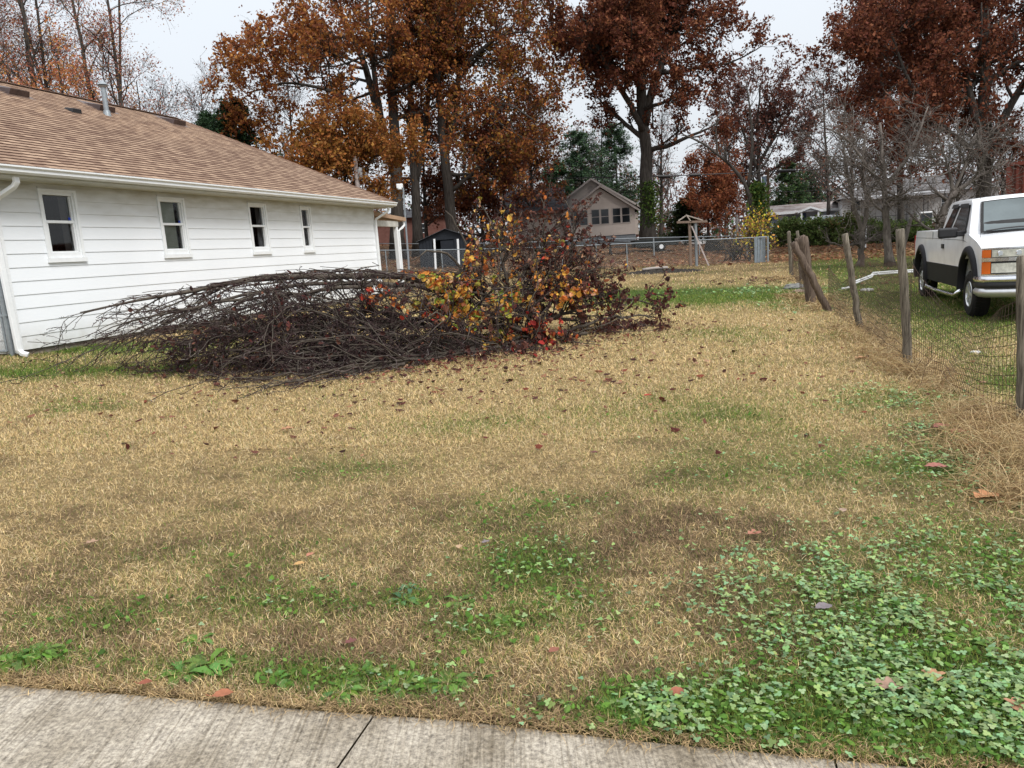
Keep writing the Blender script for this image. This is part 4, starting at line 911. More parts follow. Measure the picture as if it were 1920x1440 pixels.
for i, ((px, sh, Y, r, ln, _), lab) in enumerate(zip(WOOD, WL2)):
    b_, tr_ = tall(px+14, 470, Y, -140, lean=ln)
    big = i == 7
    tree(lab, b_, [(tr_, r, .04)], limbs=17, limb_t=(.25, .97), limb_len=3.4 if not big else 4.6, limb_ang=40 if not big else 58, l2=7, l2_len=1.7, l3=6, l3_len=.9, leaves=(6500, 4500, 3500, 3500, 5500, 9000, 5500, 6500, 6500)[i],
         leaf=.10, pal=PINK+(ORANGE[:2] if i in (0, 4, 8) else []), seed=60+i, trop=.06, name='woodland_tree', twig_r=.007, scatter=.3, group='thin woodland trees behind the house')
# low orange saplings at the ridge
for i, (px, top, Y, n_) in enumerate(((150, 90, 40, 4200), (60, 110, 41, 2000), (290, 150, 52, 1200))):
    b_, tr_ = tall(px, 470, Y, top, lean=.4)
    tree(('orange leaved sapling bushing up behind the small black roof vent', 'low orange sapling peeping over the roof at the far left', 'yellowish sapling behind the right-hand roof vent')[i], b_, [(tr_, .09, .03)], limbs=16, limb_t=(.35, .95), limb_len=.3, limb_ang=45, l2=6, l3=4,
         leaves=n_, leaf=.11, pal=[(.44, .17, .07), (.40, .14, .08), (.45, .24, .07)], seed=75+i, name='sapling', cat='sapling', trop=.03)
# ---- conifers
def conifer(label, px, pyb, pyt, Y, wid, n, pal, seed, name='pine_tree', group=None, dens=1.0):
    rng = np.random.default_rng(seed); b_ = P(px, pyb, Y); b_[2] = float(gz(b_[0], b_[1])); h = P(px, pyt, Y)[2]-b_[2]
    root = thing(name, b_, label, 'conifer', group); tk = np.array([spine([b_, b_+[.1, 0, h*.5], b_+[0, 0, h]], 10)]); tr_ = np.array([np.linspace(h*.018, .03, 10)])
    M_ = n; t_ = rng.uniform(.12, .97, M_); az = rng.uniform(0, 2*np.pi, M_); L = wid*(1.08-t_)**.75*rng.uniform(.55, 1.15, M_)*(.65+.5*rng.random(M_))
    p = b_+np.stack([t_*0, t_*0, t_*h], 1); d = np.stack([np.cos(az), np.sin(az), rng.normal(.12, .15, M_)], 1); K = 6
    out = np.stack([p+d*(L*k/(K-1))[:, None]-np.array([0, 0, 1])*((k/(K-1))**2*L*.18)[:, None] for k in range(K)], 1)
    rr = np.linspace(1, .2, K)[None]*(.012+.012*L)[:, None]
    p2, r2 = grow(out, rr, 6, .2, 1, 55, .38, 4, .15, (0, 0, .02), rng, .6, .3)
    mb = MB(); mb.tubes(tk, tr_, 9); mb.tubes(out, rr, 4); mb.build('trunk', M_bark, root, smooth=True)
    mb = MB(); pts = along(p2, int(n*70*dens), rng, .1, 1, .12); leaf_cards(mb, pts, .26, pal, rng, aspect=.35, flat=.6); pts = along(out, int(n*25*dens), rng, .3, 1, .15); leaf_cards(mb, pts, .26, pal, rng, aspect=.35, flat=.6)
    mb.build('crown', M_leaf, root, colors=True); return root
conifer('dark evergreen left of the orange oaks, behind the sloping end of the roof', 470, 470, 180, 50, 4.8, 230, PINE[:3], 81, dens=1.5)
conifer('short dark evergreen between the roof and the woodland trees', 428, 470, 205, 58, 4.4, 180, PINE[:3], 82, dens=1.5)
conifer('broad blue green pine behind the tan house chimney side', 1095, 450, 238, 84, 6.5, 190, PINE[1:]+PALEP, 83, dens=1.6)
conifer('pine overlapping the central oak trunk on its left', 1160, 450, 225, 90, 6.0, 170, PINE[1:]+PALEP, 84, dens=1.6)
conifer('low green pine behind the roof of the tan house', 1050, 450, 300, 82, 4.5, 130, PINE, 85, dens=1.5)
conifer('bright green cedar behind the mobile home', 1478, 440, 300, 88, 4.2, 120, PINE[1:]+[(.10, .16, .045)], 86, dens=1.8)
conifer('cedar right of the brown utility pole', 1520, 440, 318, 92, 4.0, 110, PINE[:3], 87)
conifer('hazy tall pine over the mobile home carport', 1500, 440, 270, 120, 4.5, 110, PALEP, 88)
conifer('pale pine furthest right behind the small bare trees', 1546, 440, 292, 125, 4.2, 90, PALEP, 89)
conifer('dense round cedar behind the wooden feeder post', 1285, 445, 372, 66, 2.6, 130, [(.035, .055, .018), (.05, .075, .025)], 90)
# ---- small bare fruit trees in the yard on the right
b_ = G(1613, 500)
tree('forked small bare tree with mossy bark nearest the wire fence gap', b_, [([b_, PX(1616, 455, b_[1]), PX(1618, 435, b_[1])], .13, .09), ([PX(1618, 440, b_[1]), PX(1600, 385, b_[1]), PX(1590, 330, b_[1]), PX(1580, 270, b_[1])], .09, .03),
     ([PX(1618, 440, b_[1]), PX(1627, 380, b_[1]), PX(1615, 320, b_[1]), PX(1625, 240, b_[1])], .09, .03)], limbs=9, limb_t=(.45, .95), limb_len=1.5, limb_ang=68, l2=8, l2_len=.85, l3=5, l3_len=.42, leaves=0, seed=101, trop=.03, twig_r=.006, name='bare_tree', l2ang=50, bark=M_pale)
b_ = G(1669, 500)
tree('single trunked small bare tree with a white sawn knot in front of the porch', b_, [([b_, PX(1662, 430, b_[1]), PX(1658, 350, b_[1]), PX(1655, 300, b_[1]), PX(1650, 230, b_[1])], .15, .04), ([PX(1658, 355, b_[1]), PX(1625, 310, b_[1]), PX(1590, 260, b_[1]), PX(1550, 240, b_[1])], .07, .02),
     ([PX(1657, 350, b_[1]), PX(1690, 315, b_[1]), PX(1720, 260, b_[1]), PX(1740, 200, b_[1])], .08, .02), ([PX(1660, 400, b_[1]), PX(1640, 385, b_[1]), PX(1620, 350, b_[1])], .05, .03)], limbs=13, limb_t=(.35, .97), limb_len=1.7, limb_ang=72, l2=8, l2_len=.9, l3=5, l3_len=.42, leaves=0, seed=102, trop=.02, twig_r=.0055, name='bare_tree', l2ang=50, bark=M_pale)
b_ = G(1752, 500)
tree('leaning small bare tree bending over the bed of the pickup', b_, [([b_, PX(1755, 440, b_[1]), PX(1768, 395, b_[1]), PX(1790, 360, b_[1])], .15, .10), ([PX(1788, 363, b_[1]), PX(1780, 320, b_[1]), PX(1765, 275, b_[1])], .07, .025),
     ([PX(1788, 362, b_[1]), PX(1820, 340, b_[1]), PX(1860, 318, b_[1]), PX(1890, 300, b_[1])], .08, .02), ([PX(1786, 365, b_[1]), PX(1810, 310, b_[1]), PX(1830, 250, b_[1])], .06, .02)], limbs=14, limb_t=(.3, .97), limb_len=1.6, limb_ang=72, l2=8, l2_len=.9, l3=5, l3_len=.42, leaves=0, seed=103, trop=.03, twig_r=.0055, name='bare_tree', l2ang=50, bark=M_pale)
b_ = G(1690, 480)
mb = MB(); st = thing('dead_stem', b_, 'short crooked grey dead stem standing right of the sawn-knot tree', 'dead tree'); Yd = b_[1]
mb.tubes([spine([b_, PX(1699, 440, Yd), PX(1706, 415, Yd), PX(1712, 402, Yd)], 8)], np.array([[.11]*5+[.09, .07, .05]]), 8); mb.build('trunk', M_bark, st, smooth=True)
# grey bare trees in the middle distance
for i, (px, Y, top, r, n_) in enumerate(((1240, 84, 190, .22, 1200), (1555, 74, 150, .20, 1500), (1360, 96, 200, .18, 600), (1600, 66, 90, .16, 1800), (400, 66, 160, .14, 1200), (345, 70, 190, .12, 1000), (1130, 90, 200, .16, 800), (1040, 86, 200, .15, 900), (560, 66, 120, .16, 2000), (1880, 60, 200, .15, 300), (1790, 62, 180, .15, 500))):
    b_, tr_ = tall(px, 448, Y, top, lean=.6*(-1)**i)
    lab = ('grey bare tree just right of the central oak trunk', 'wispy bare tree behind the forked small tree', 'faint bare tree behind the bright orange oak', 'tall thin bare tree with pinkish twigs left of the red oaks',
           'faint bare twiggy tree over the sloping roof end', 'pale wispy tree above the right end of the roof ridge', 'bare tree mixed with the blue green pines', 'bare tree above the tan house ridge', 'pinkish bare tree behind the orange crowns', 'bare tree right of the deep red oak', 'bare tree left of the deep red oak trunk')[i]
    tree(lab, b_, [(tr_, r, .03)], limbs=22, limb_t=(.2, .97), limb_len=4.0, limb_ang=44, l2=6, l2_len=2.2, l3=5, l3_len=1.1, leaves=n_, leaf=.14, pal=DULL+PINK[:1], seed=120+i, trop=.05, twig_r=.009, name='bare_tree', scatter=.3, group='grey bare trees in the middle distance')
# far wood closing the view
rng = np.random.default_rng(140); mb = MB(); lb = MB()
n_ = 260; xs = rng.uniform(-85, 95, n_); ys = rng.uniform(105, 150, n_); hs = rng.uniform(9, 17, n_)*(1-.25*(xs > 25))
bs = np.stack([xs, ys, gz(xs, ys)], 1)
tk = np.stack([bs+np.stack([rng.normal(0, .3, n_)*k/5, ys*0, hs*k/5], 1) for k in range(6)], 1); tr_ = np.linspace(1, .2, 6)[None]*(hs*.014)[:, None]
p1, r1 = grow(tk, tr_, 12, .2, .97, 45, .3, 5, .15, (0, 0, .06), rng, .5, .3); p2, r2 = grow(p1, r1, 5, .2, 1, 45, .5, 4, .2, (0, 0, .05), rng, .6, .4); r2 = np.maximum(r2, .02)
mb.tubes(tk, tr_, 5); mb.tubes(p1, np.maximum(r1, .03), 3); mb.tubes(p2, r2, 3)
tag(mb.build('distant_wood', mat('far_bark', (.15, .12, .11), .9, .1), None, smooth=True), 'dense far-off bare wood closing the view along the horizon', 'wood', kind='stuff')
pts = along(p2, 42000, rng, .1, 1, .5); leaf_cards(lb, pts, .42, DULL+DULL+RUST[:2]+PINE[:1], rng)
low = np.stack([rng.uniform(-90, 100, 26000), rng.uniform(100, 118, 26000), rng.gamma(2, 1.1, 26000)], 1); low[:, 2] += gz(low[:, 0], low[:, 1]); leaf_cards(lb, low, .5, DULL+PINE[:2]+RUST[:1], rng)
tag(lb.build('distant_foliage', M_leaf, colors=True), 'sparse dull foliage and undergrowth of the far-off wood', 'foliage', kind='stuff')
# ------------------------------------------------------------------ leaning post and wire fence on the right
wf = thing('wire_fence', on(4.9, 10), 'old wire fence of leaning weathered wooden posts with sagging rusty welded mesh', 'fence')
def rpost(base, top, r, seed, name='post', parent=None, mat_=None, square=False, label=None):
    rng = np.random.default_rng(seed); base = np.array(base, float); top = np.array(top, float); K = 12
    ax = top-base; p = np.array([base-ax*.08+ax*1.08*k/(K-1) for k in range(K)]); p[1:-1] += rng.normal(0, r*.10, (K-2, 3))
    n = 12; t_ = nrm(ax); u_ = nrm(np.cross(t_, [0, 1, .1])); v_ = np.cross(t_, u_); lob = rng.uniform(.82, 1.12, n); V = []
    for k in range(K):
        for j in range(n):
            a_ = 2*np.pi*j/n; rr = r*lob[j]*(1-.10*k/K)*rng.uniform(.95, 1.05); V.append(p[k]+u_*rr*math.cos(a_)+v_*rr*math.sin(a_))
    top_c = p[-1]+t_*r*.35; V.append(top_c)
    for j in range(n): V[(K-1)*n+j] = V[(K-1)*n+j]+t_*rng.uniform(-.5, .5)*r
    F = [[k*n+j, k*n+(j+1) % n, (k+1)*n+(j+1) % n, (k+1)*n+j] for k in range(K-1) for j in range(n)]
    mb = MB(); mb.add(V, F); n0 = mb.n; mb.f.append(np.array([[(K-1)*n+j, (K-1)*n+(j+1) % n, K*n] for j in range(n)]))
    o = mb.build(name, mat_ or M_wood, parent, smooth=True)
    if label: o['label'] = label
    return o
M_woodd = mat('dark_weathered_wood', (.055, .038, .03), .9, .15, scale=7, bump=.012, stretch=(5, 5, .5), col2=(.17, .13, .10))
def px_post(bx, by, tx, ty, r, seed, m_=None, dy=0, label=None, Yb=None):
    b_ = G(bx, by) if Yb is None else P(bx, by, Yb); t_ = P(tx, ty, b_[1]+dy); rpost(b_, t_, r, seed, 'post', wf, m_, label=label); return b_, t_
PA = px_post(1916, 795, 1915, 482, .035, 1, M_wood, label='grey post at the right edge of the picture')
PB = px_post(1705, 690, 1688, 432, .050, 2, M_wood, .0, label='split grey brown post with a jagged top')
PC = px_post(1612, 617, 1584, 440, .052, 3, M_wood, label='rounded-top grey post leaning left')
PD = px_post(1553, 583, 1488, 456, .068, 4, M_woodd, label='steeply leaning dark post with a pale broken top')
PE_ = px_post(1522, 572, 1506, 444, .105, 5, M_woodd, label='stout dark brown post behind the steeply leaning one')
px_post(1519, 560, 1496, 448, .07, 6, M_woodd, label='reddish brown post wedged behind the stout one', Yb=17.2)
PF = px_post(1485, 521, 1479, 434, .062, 7, M_wood, label='thin straight grey post furthest back')
px_post(1503, 527, 1495, 434, .05, 8, M_wood, label='thin grey stick post right of the straight one')
# mesh panels between posts
M_rust = mat('rusty_wire', (.055, .035, .026), .8, .3, var=.3)
def mesh_panel(A, B, hA, hB, sag, vs=.05, hs=.10, seed=0, slack=.03, r=.0013, low=.02, wig=.018):
    rng = np.random.default_rng(seed); A = np.array(A, float); B = np.array(B, float); L_ = np.linalg.norm((B-A)[:2]); nu = max(4, int(L_/vs)); nv = 12
    u_ = np.linspace(0, 1, nu+1); v_ = np.linspace(0, 1, nv+1); U, V_ = np.meshgrid(u_, v_, indexing='ij')
    x_ = A[0]+(B[0]-A[0])*U; y_ = A[1]+(B[1]-A[1])*U
    hh = hA+(hB-hA)*U-sag*np.sin(np.pi*U)**1.2*1.0
    bow = slack*np.sin(np.pi*U)*np.sin(2.2*V_+U*5)+wig*np.sin(U*L_*9+V_*4+seed)
    nn = np.array([-(B-A)[1], (B-A)[0]])/L_
    x_ = x_+nn[0]*bow; y_ = y_+nn[1]*bow; zz = gz(x_, y_)+low+hh*V_**(1.0)+.012*np.sin(U*L_*7+seed+V_*3)
    Pn = np.stack([x_, y_, zz], -1)
    mb.tubes(Pn, r, 3)
    hrow = np.linspace(0, nv, int(max(hA, hB)/hs)+1)
    rows = []
    for h_ in hrow:
        i = min(int(h_), nv-1); f_ = h_-i; rows.append(Pn[:, i]*(1-f_)+Pn[:, i+1]*f_)
    mb.tubes(np.array(rows), r*1.25, 3)
mb = MB()
mesh_panel(PA[0], PB[0], 1.00, 1.18, .42, seed=1, slack=.10, vs=.05, r=.0021, wig=.010)
mesh_panel(PB[0], PC[0], 1.22, 1.15, .10, seed=2, slack=.02, vs=.05, r=.0026, wig=.001)
mesh_panel(PC[0], PD[0], 1.1, .85, .35, seed=3, slack=.02, vs=.06, r=.003, wig=.001)
mesh_panel(PA[0], PA[0]+(PA[0]-PB[0])*.3, 1.0, .7, .1, seed=5, vs=.048)
mesh_panel(PE_[0], PF[0], .95, .9, .3, seed=4, vs=.1, hs=.15, r=.002, wig=.003)
# loose wires curling off the top strand
rng = np.random.default_rng(9)
for k in range(4):
    a_ = PB[0]+(PA[0]-PB[0])*rng.uniform(.3, .8); a_ = np.array([a_[0], a_[1], gz(a_[0], a_[1])+rng.uniform(.5, .8)])
    pts = [a_]; d = nrm(rng.normal(0, 1, 3)*[1, 1, .3]+[0, 0, .9])
    for q in range(9): d = nrm(d+[0, 0, -.28]+rng.normal(0, .08, 3)); pts.append(pts[-1]+d*.085)
    mb.tubes([pts], .0017, 3)
tag(mb.build('wire_mesh', M_rust, wf), kind=None)
# ------------------------------------------------------------------ back chain-link fences
def chain_fence(label, pts, h, name='chain_link_fence', pstep=3.0, pr=.028, first=None, link=True):
    root = thing(name, pts[0], label, 'fence'); pts = [np.array(p, float) for p in pts]; me_ = MB(); rl = MB()
    for a_, b_ in zip(pts[:-1], pts[1:]):
        n_ = max(1, round(np.linalg.norm((b_-a_)[:2])/pstep))
        prev = None
        for k in range(n_+1):
            p = a_+(b_-a_)*k/n_; p[2] = float(gz(p[0], p[1]))
            if k < n_ or b_ is pts[-1]:
                q = MB(); q.cyl(p-[0, 0, .1], p+[0, 0, h+.02], pr if 0 < k < n_ else pr*1.5, sides=10); q.build('post', M_steel, root)
            if prev is not None:
                rl.cyl(prev+[0, 0, h-.02], p+[0, 0, h-.02], .024, sides=8)
                if link: link_mesh(me_, prev, p, h-.08, pitch=.085, r=.0017)
            prev = p
    rl.build('top_rail', M_steel, root)
    if link: me_.build('chain_link', M_link, root)
    return root
F0 = on(*G(1440, 490)[:2]); F0 = on(P(1440, 490, 36.2)[0], 36.2); F1 = on(-9.5, 43.6)
chain_fence('nearer grey chain-link fence across the back of the lawn', [F0, F1], 1.20, pstep=3.3)
B0 = on(P(1400, 427, 47)[0], 47); B1 = on(P(1225, 436, 49.5)[0], 49.5); B2 = on(-12, 53)
chain_fence('further chain-link fence at the edge of the oak trees', [B0, B1, B2], 1.15, pstep=3.6, link=False)
# rolled gate panel at the fence end
gp_ = thing('folded_gate', F0+[-.15, .2, 0], 'grey ribbed gate panel standing folded at the right end of the chain-link fence', 'gate')
mb = MB()
for k in range(7): mb.box(F0+[-.10-.075*k, .15+.012*(k % 2), .62], (.06, .05, 1.2))
mb.build('panel', mat('grey_gate_panel', (.22, .26, .29), .6, .4, metal=.2), gp_, bevel=.01)
mb = MB()
for z_ in (.55, .9): mb.box(F0+[.04, -.02, z_], (.10, .05, .05))
mb.build('hinge', M_steel, gp_)
# wooden feeder post
Yf = 36.3; wp = P(1295, 492, Yf); wp[2] = float(gz(wp[0], wp[1])); fd = thing('feeder_post', wp, 'wooden post with a crossbar, small gable frame and pale brace by the back fence', 'post')
M_w2 = mat('brown_timber', (.14, .10, .075), .85, .2, scale=6, col2=(.20, .15, .12), stretch=(4, 4, .6))
mb = MB(); mb.box((wp+P(1294, 417, Yf)*0+[0, 0, (P(1294, 417, Yf)[2]-wp[2])/2]), (.12, .12, P(1294, 417, Yf)[2]-wp[2])); mb.build('post', M_w2, fd)
mb = MB(); mb.beam(P(1269, 417, Yf-.1), P(1326, 415, Yf-.1), .08, .10); mb.build('crossbar', M_w2, fd)
mb = MB(); mb.beam(P(1272, 414, Yf-.1), P(1288, 403, Yf-.1), .04, .05); mb.beam(P(1287, 403, Yf-.12), P(1296, 416, Yf-.12), .04, .05); mb.beam(P(1288, 404, Yf+.6), P(1318, 413, Yf+.6), .05, .05); mb.build('gable_frame', mat('pale_timber', (.32, .28, .24), .8, .2), fd)
mb = MB(); bq = P(1329, 493, Yf-.3); bq[2] = float(gz(bq[0], bq[1])); mb.beam(P(1297, 424, Yf-.1), bq, .06, .06); mb.build('brace', mat('pale_brace', (.42, .36, .34), .7, .2), fd)
mb = MB(); g2 = P(1306, 492, Yf); g2[2] = float(gz(g2[0], g2[1])); mb.cyl(g2, [g2[0], g2[1], P(1305, 418, Yf)[2]], .07, sides=10); mb.build('metal_post', M_steel, fd)
# ------------------------------------------------------------------ yard lamp pole and the wooden pole behind the roof
lp = P(767, 507, 43.2); lp[2] = float(gz(lp[0], lp[1])); lamp = thing('yard_lamp', lp, 'thin leaning grey yard lamp pole with a white head beside the porch', 'lamp')
tp = P(756, 352, 43.2); mb = MB(); mb.tubes([[lp-[0, 0, .2], lp*.5+tp*.5, tp]], [[.06, .05, .045]], 10); mb.build('pole', M_steel, lamp)
mb = MB(); mb.box(tp+[-.18, 0, .10], (.34, .22, .24)); mb.cyl(tp+[-.18, 0, -.10], tp+[-.18, 0, -.01], .12, .15); mb.build('lamp_head', M_white, lamp, bevel=.03)
up0 = P(680, 440, 47); up0[2] = float(gz(up0[0], up0[1])); up1 = P(665, 293, 47); po = thing('utility_pole', up0, 'pale square-topped utility pole rising above the far end of the house roof', 'pole')
mb = MB(); mb.tubes([[up0-[0, 0, .3], up0*.5+up1*.5, up1]], [[.15, .14, .135]], 10); mb.build('pole', mat('pale_pole', (.34, .29, .27), .85, .2, scale=3), po)
mb = MB(); mb.cyl(up0*.12+up1*.88+[.2, 0, -.5], up0*.12+up1*.88+[.2, 0, .1], .16); mb.build('transformer', mat('grey_transformer', (.30, .31, .32), .5, .4), po)
# far utility poles and cables
def upole(px, pyb, pyt, Y, r, label, m_):
    b_ = P(px, pyb, Y); b_[2] = float(gz(b_[0], b_[1])); t_ = P(px-1, pyt, Y); o = thing('utility_pole', b_, label, 'pole'); mb = MB(); mb.tubes([[b_-[0, 0, .3], b_*.5+t_*.5, t_]], [[r, r*.95, r*.85]], 8); mb.build('pole', m_, o); return o, t_
M_pole = mat('brown_pole', (.12, .085, .06), .9, .2, scale=3)
upB, tB = upole(1441, 440, 318, 62, .13, 'brown utility pole in front of the green cedars', M_pole)
mb = MB(); mb.cyl(tB+[-.32, 0, -1.2], tB+[-.32, 0, -.5], .18, sides=12); mb.build('transformer', mat('blue_grey_transformer', (.16, .22, .28), .5, .4), upB)
upC, tC = upole(1382, 440, 345, 86, .16, 'pale utility pole beside the bright orange brown oak', mat('pale_grey_pole', (.38, .36, .34), .9, .2))
def cable(label, pts, r, splice=()):
    o = thing('overhead_cable', pts[0], label, 'cable'); q = spine(pts, 30); mb = MB(); mb.tubes([q], r, 5); mb.build('wire', M_black, o)
    for a_, b_ in splice: mb = MB(); mb.tubes([[a_, b_]], r*3.4, 8); mb.build('splice', M_black, o)
cable('thick black overhead cable with splice tubes crossing in front of the oaks', [P(700, 342, 60), P(940, 336, 60), P(1120, 333, 60), P(1235, 331, 60), P(1440, 322, 62), P(1620, 314, 64), P(1960, 296, 66)], .035,
      [(P(1234, 331.3, 60), P(1256, 330.5, 60)), (P(1293, 328.6, 60.5), P(1313, 327.6, 60.5)), (P(1458, 321.2, 62), P(1490, 319.8, 62.3))])
cable('thin pale lower wire running right from the brown utility pole', [P(1440, 360, 62), P(1500, 359, 62), P(1620, 352, 63), P(1800, 340, 64)], .02)
# ------------------------------------------------------------------ dark metal shed
Ys = 46.5; sd = P(838, 505, Ys); sd[2] = float(gz(sd[0], sd[1])); shed = thing('metal_shed', sd, 'dark blue-black metal garden shed with a low gable roof and open doorway', 'shed')
M_shed = mat('dark_shed_metal', (.012, .015, .021), .6, .3, metal=.1, var=.2)
x0, x1 = P(787, 480, Ys)[0], P(890, 480, Ys)[0]; zb = sd[2]; ze = P(838, 449, Ys)[2]; zp = P(838, 430, Ys)[2]; xm = (x0+x1)/2; d_ = 3.0
dx0, dx1 = P(812, 480, Ys)[0], P(853, 480, Ys)[0]
mb = MB()
def ribs(xa, xb, y_, za, zb_, step=.16):
    n_ = max(1, int((xb-xa)/step)); 
    for k in range(n_):
        a_ = xa+(xb-xa)*k/n_; b_ = xa+(xb-xa)*(k+1)/n_; m1 = a_+(b_-a_)*.5
        mb.add([[a_, y_, za], [m1, y_-.02, za], [b_, y_, za], [a_, y_, zb_], [m1, y_-.02, zb_], [b_, y_, zb_]], [[0, 1, 4, 3], [1, 2, 5, 4]])
ribs(x0, dx0, Ys, zb-.1, ze); ribs(dx1, x1, Ys, zb-.1, ze); mb.poly([[x0, Ys, ze], [x1, Ys, ze], [xm, Ys, zp]])
mb.poly([[x0, Ys, zb-.1], [x0, Ys+d_, zb-.1], [x0, Ys+d_, ze], [x0, Ys, ze]]); mb.poly([[x1, Ys, zb-.1], [x1, Ys+d_, zb-.1], [x1, Ys+d_, ze], [x1, Ys, ze]]); mb.poly([[x0, Ys+d_, zb-.1], [x1, Ys+d_, zb-.1], [x1, Ys+d_, ze], [xm, Ys+d_, zp], [x0, Ys+d_, ze]])
mb.build('wall', M_shed, shed)
mb = MB()
for s_ in (-1, 1):
    xe = x0-.15 if s_ < 0 else x1+.15; k = 10
    for i in range(k):
        y_a = Ys-.2+(d_+.4)*i/k; y_b = Ys-.2+(d_+.4)*(i+1)/k; ym = (y_a+y_b)/2
        mb.add([[xe, y_a, ze-.05], [xm, y_a, zp+.03], [xe, ym, ze-.02], [xm, ym, zp+.06], [xe, y_b, ze-.05], [xm, y_b, zp+.03]], [[0, 1, 3, 2], [2, 3, 5, 4]])
mb.build('roof', mat('grey_shed_roof', (.04, .045, .053), .5, .4, metal=.3, var=.3, scale=3), shed)
mb = MB(); mb.box([(dx0+dx1)/2+.3, Ys+.06, (zb+ze)/2], (.9, .03, ze-zb-.1)); mb.build('door', M_shed, shed)
for px in (817, 861):
    b_ = P(px, 506, Ys-1.2); b_[2] = float(gz(b_[0], b_[1])); mb = MB(); t_ = P(px-3, 448, Ys-1.2); mb.tubes([[b_, t_]], .065, 8); o = mb.build('white_post', M_white, shed)
# ------------------------------------------------------------------ tan house with six dark windows
def house_box(root, x0, x1, y0, y1, zb, ze, mat_, name='wall', lap=.12, rot=None):
    mb = MB(); n_ = int((ze-zb)/lap)
    for (ax, ay, bx, by, nx_, ny_) in ((x0, y0, x1, y0, 0, -1), (x1, y0, x1, y1, 1, 0), (x1, y1, x0, y1, 0, 1), (x0, y1, x0, y0, -1, 0)):
        for k in range(n_+1):
            za = zb+k*lap; zc = min(za+lap, ze)
            if zc-za < .01: continue
            mb.add([[ax+nx_*.012, ay+ny_*.012, za], [bx+nx_*.012, by+ny_*.012, za], [bx, by, zc], [ax, ay, zc], [ax, ay, za], [bx, by, za]], [[0, 1, 2, 3], [4, 5, 1, 0]])
    return mb.build(name, mat_, root)
Yh = 64
M_tan = mat('tan_siding', (.56, .49, .44), .6, .3, var=.06, scale=2); M_groof = mat('dark_grey_shingle', (.055, .055, .06), .95, .1, var=.35, scale=2.5, detail=8, bump=.01)
M_ttrim = mat('taupe_trim', (.44, .39, .36), .6, .3, var=.05); M_dwin = mat('dark_window', (.018, .022, .026), .08, .5, var=.3, scale=.8)
hx0, hx1 = P(1062, 420, Yh)[0], P(1191, 420, Yh)[0]; hzb = P(1150, 441, Yh)[2]; hze = P(1185, 391, Yh)[2]; hxp = P(1124, 350, Yh)[0]; hzp = P(1124, 350, Yh)[2]
th = thing('tan_house', (hxp, Yh, hzb-.6), 'tan sided house with six dark windows in its gable end and a grey roof', 'house')
house_box(th, hx0, hx1, Yh, Yh+9, hzb, hze, M_tan)
mb = MB(); k_ = 14
for k in range(k_):      # lapped gable
    a_ = k/k_; b_ = (k+1)/k_; za = hze+(hzp-.12-hze)*a_; zb_ = hze+(hzp-.12-hze)*b_; xa0, xa1 = hx0+(hxp-hx0)*a_, hx1+(hxp-hx1)*a_; xb0, xb1 = hx0+(hxp-hx0)*b_, hx1+(hxp-hx1)*b_
    mb.add([[xa0, Yh-.012, za], [xa1, Yh-.012, za], [xb1, Yh, zb_], [xb0, Yh, zb_]], [[0, 1, 2, 3]])
mb.build('gable', M_tan, th)
def gable_roof(root, x0, x1, xp, y0, y1, ze, zp, ov, m_roof, m_trim, name='roof', th_=.12):
    s0 = (zp-ze)/(xp-x0); s1 = (zp-ze)/(x1-xp); mb = MB(); fb = MB()
    L_ = [x0-ov, ze-s0*ov]; R_ = [x1+ov, ze-s1*ov]
    for (ex, ez), sg in ((L_, 1), (R_, -1)):
        a_ = [[ex, y0, ez], [xp, y0, zp], [xp, y1, zp], [ex, y1, ez]]; b_ = [[p[0], p[1], p[2]+th_] for p in a_]
        mb.hexa(a_, b_)
        fb.hexa([[ex, y0-.03, ez-.06], [xp, y0-.03, zp-.06], [xp, y0-.005, zp-.06], [ex, y0-.005, ez-.06]], [[ex, y0-.03, ez+.13], [xp, y0-.03, zp+.13], [xp, y0-.005, zp+.13], [ex, y0-.005, ez+.13]])
    o = mb.build(name, m_roof, root); fb.build('bargeboard', m_trim, root); return o
gable_roof(th, hx0, hx1, hxp, Yh-.35, Yh+5, hze, hzp, .35, M_groof, M_ttrim)
# taller gable of the main block behind, wing with the long grey roof to the left
qx, qz = P(1107, 337, Yh+5)[0], P(1107, 337, Yh+5)[2]; ex1, ez1 = P(1204, 386, Yh+5)[0], P(1204, 386, Yh+5)[2]
wx0 = P(1030, 420, Yh+5)[0]
mb = MB(); mb.poly([[wx0, Yh+5, ez1], [ex1-.4, Yh+5, ez1], [qx, Yh+5, qz]]); mb.build('rear_gable', M_tan, th)
house_box(th, wx0, ex1-.4, Yh+5, Yh+14, hzb, ez1, M_tan, 'rear_wall')
gable_roof(th, wx0, ex1-.4, qx, Yh+4.6, Yh+14, ez1, qz, .4, M_groof, M_ttrim, 'rear_roof')
lx0, lx1 = P(953, 420, Yh+1)[0], P(1064, 420, Yh+1)[0]; lz = P(1000, 399, Yh+1)[2]; lr = P(1000, 356, Yh+5)[2]
house_box(th, lx0, lx1, Yh+1, Yh+9, P(1000, 449, Yh+1)[2], lz, M_tan, 'wing_wall')
mb = MB(); mb.hexa([[lx0-.5, Yh+.6, lz-.02], [lx1+.2, Yh+.6, lz-.02], [lx1+.2, Yh+5, lr-.1], [lx0-.1, Yh+5, lr-.1]], [[lx0-.5, Yh+.6, lz+.1], [lx1+.2, Yh+.6, lz+.1], [lx1+.2, Yh+5, lr+.05], [lx0-.1, Yh+5, lr+.05]])
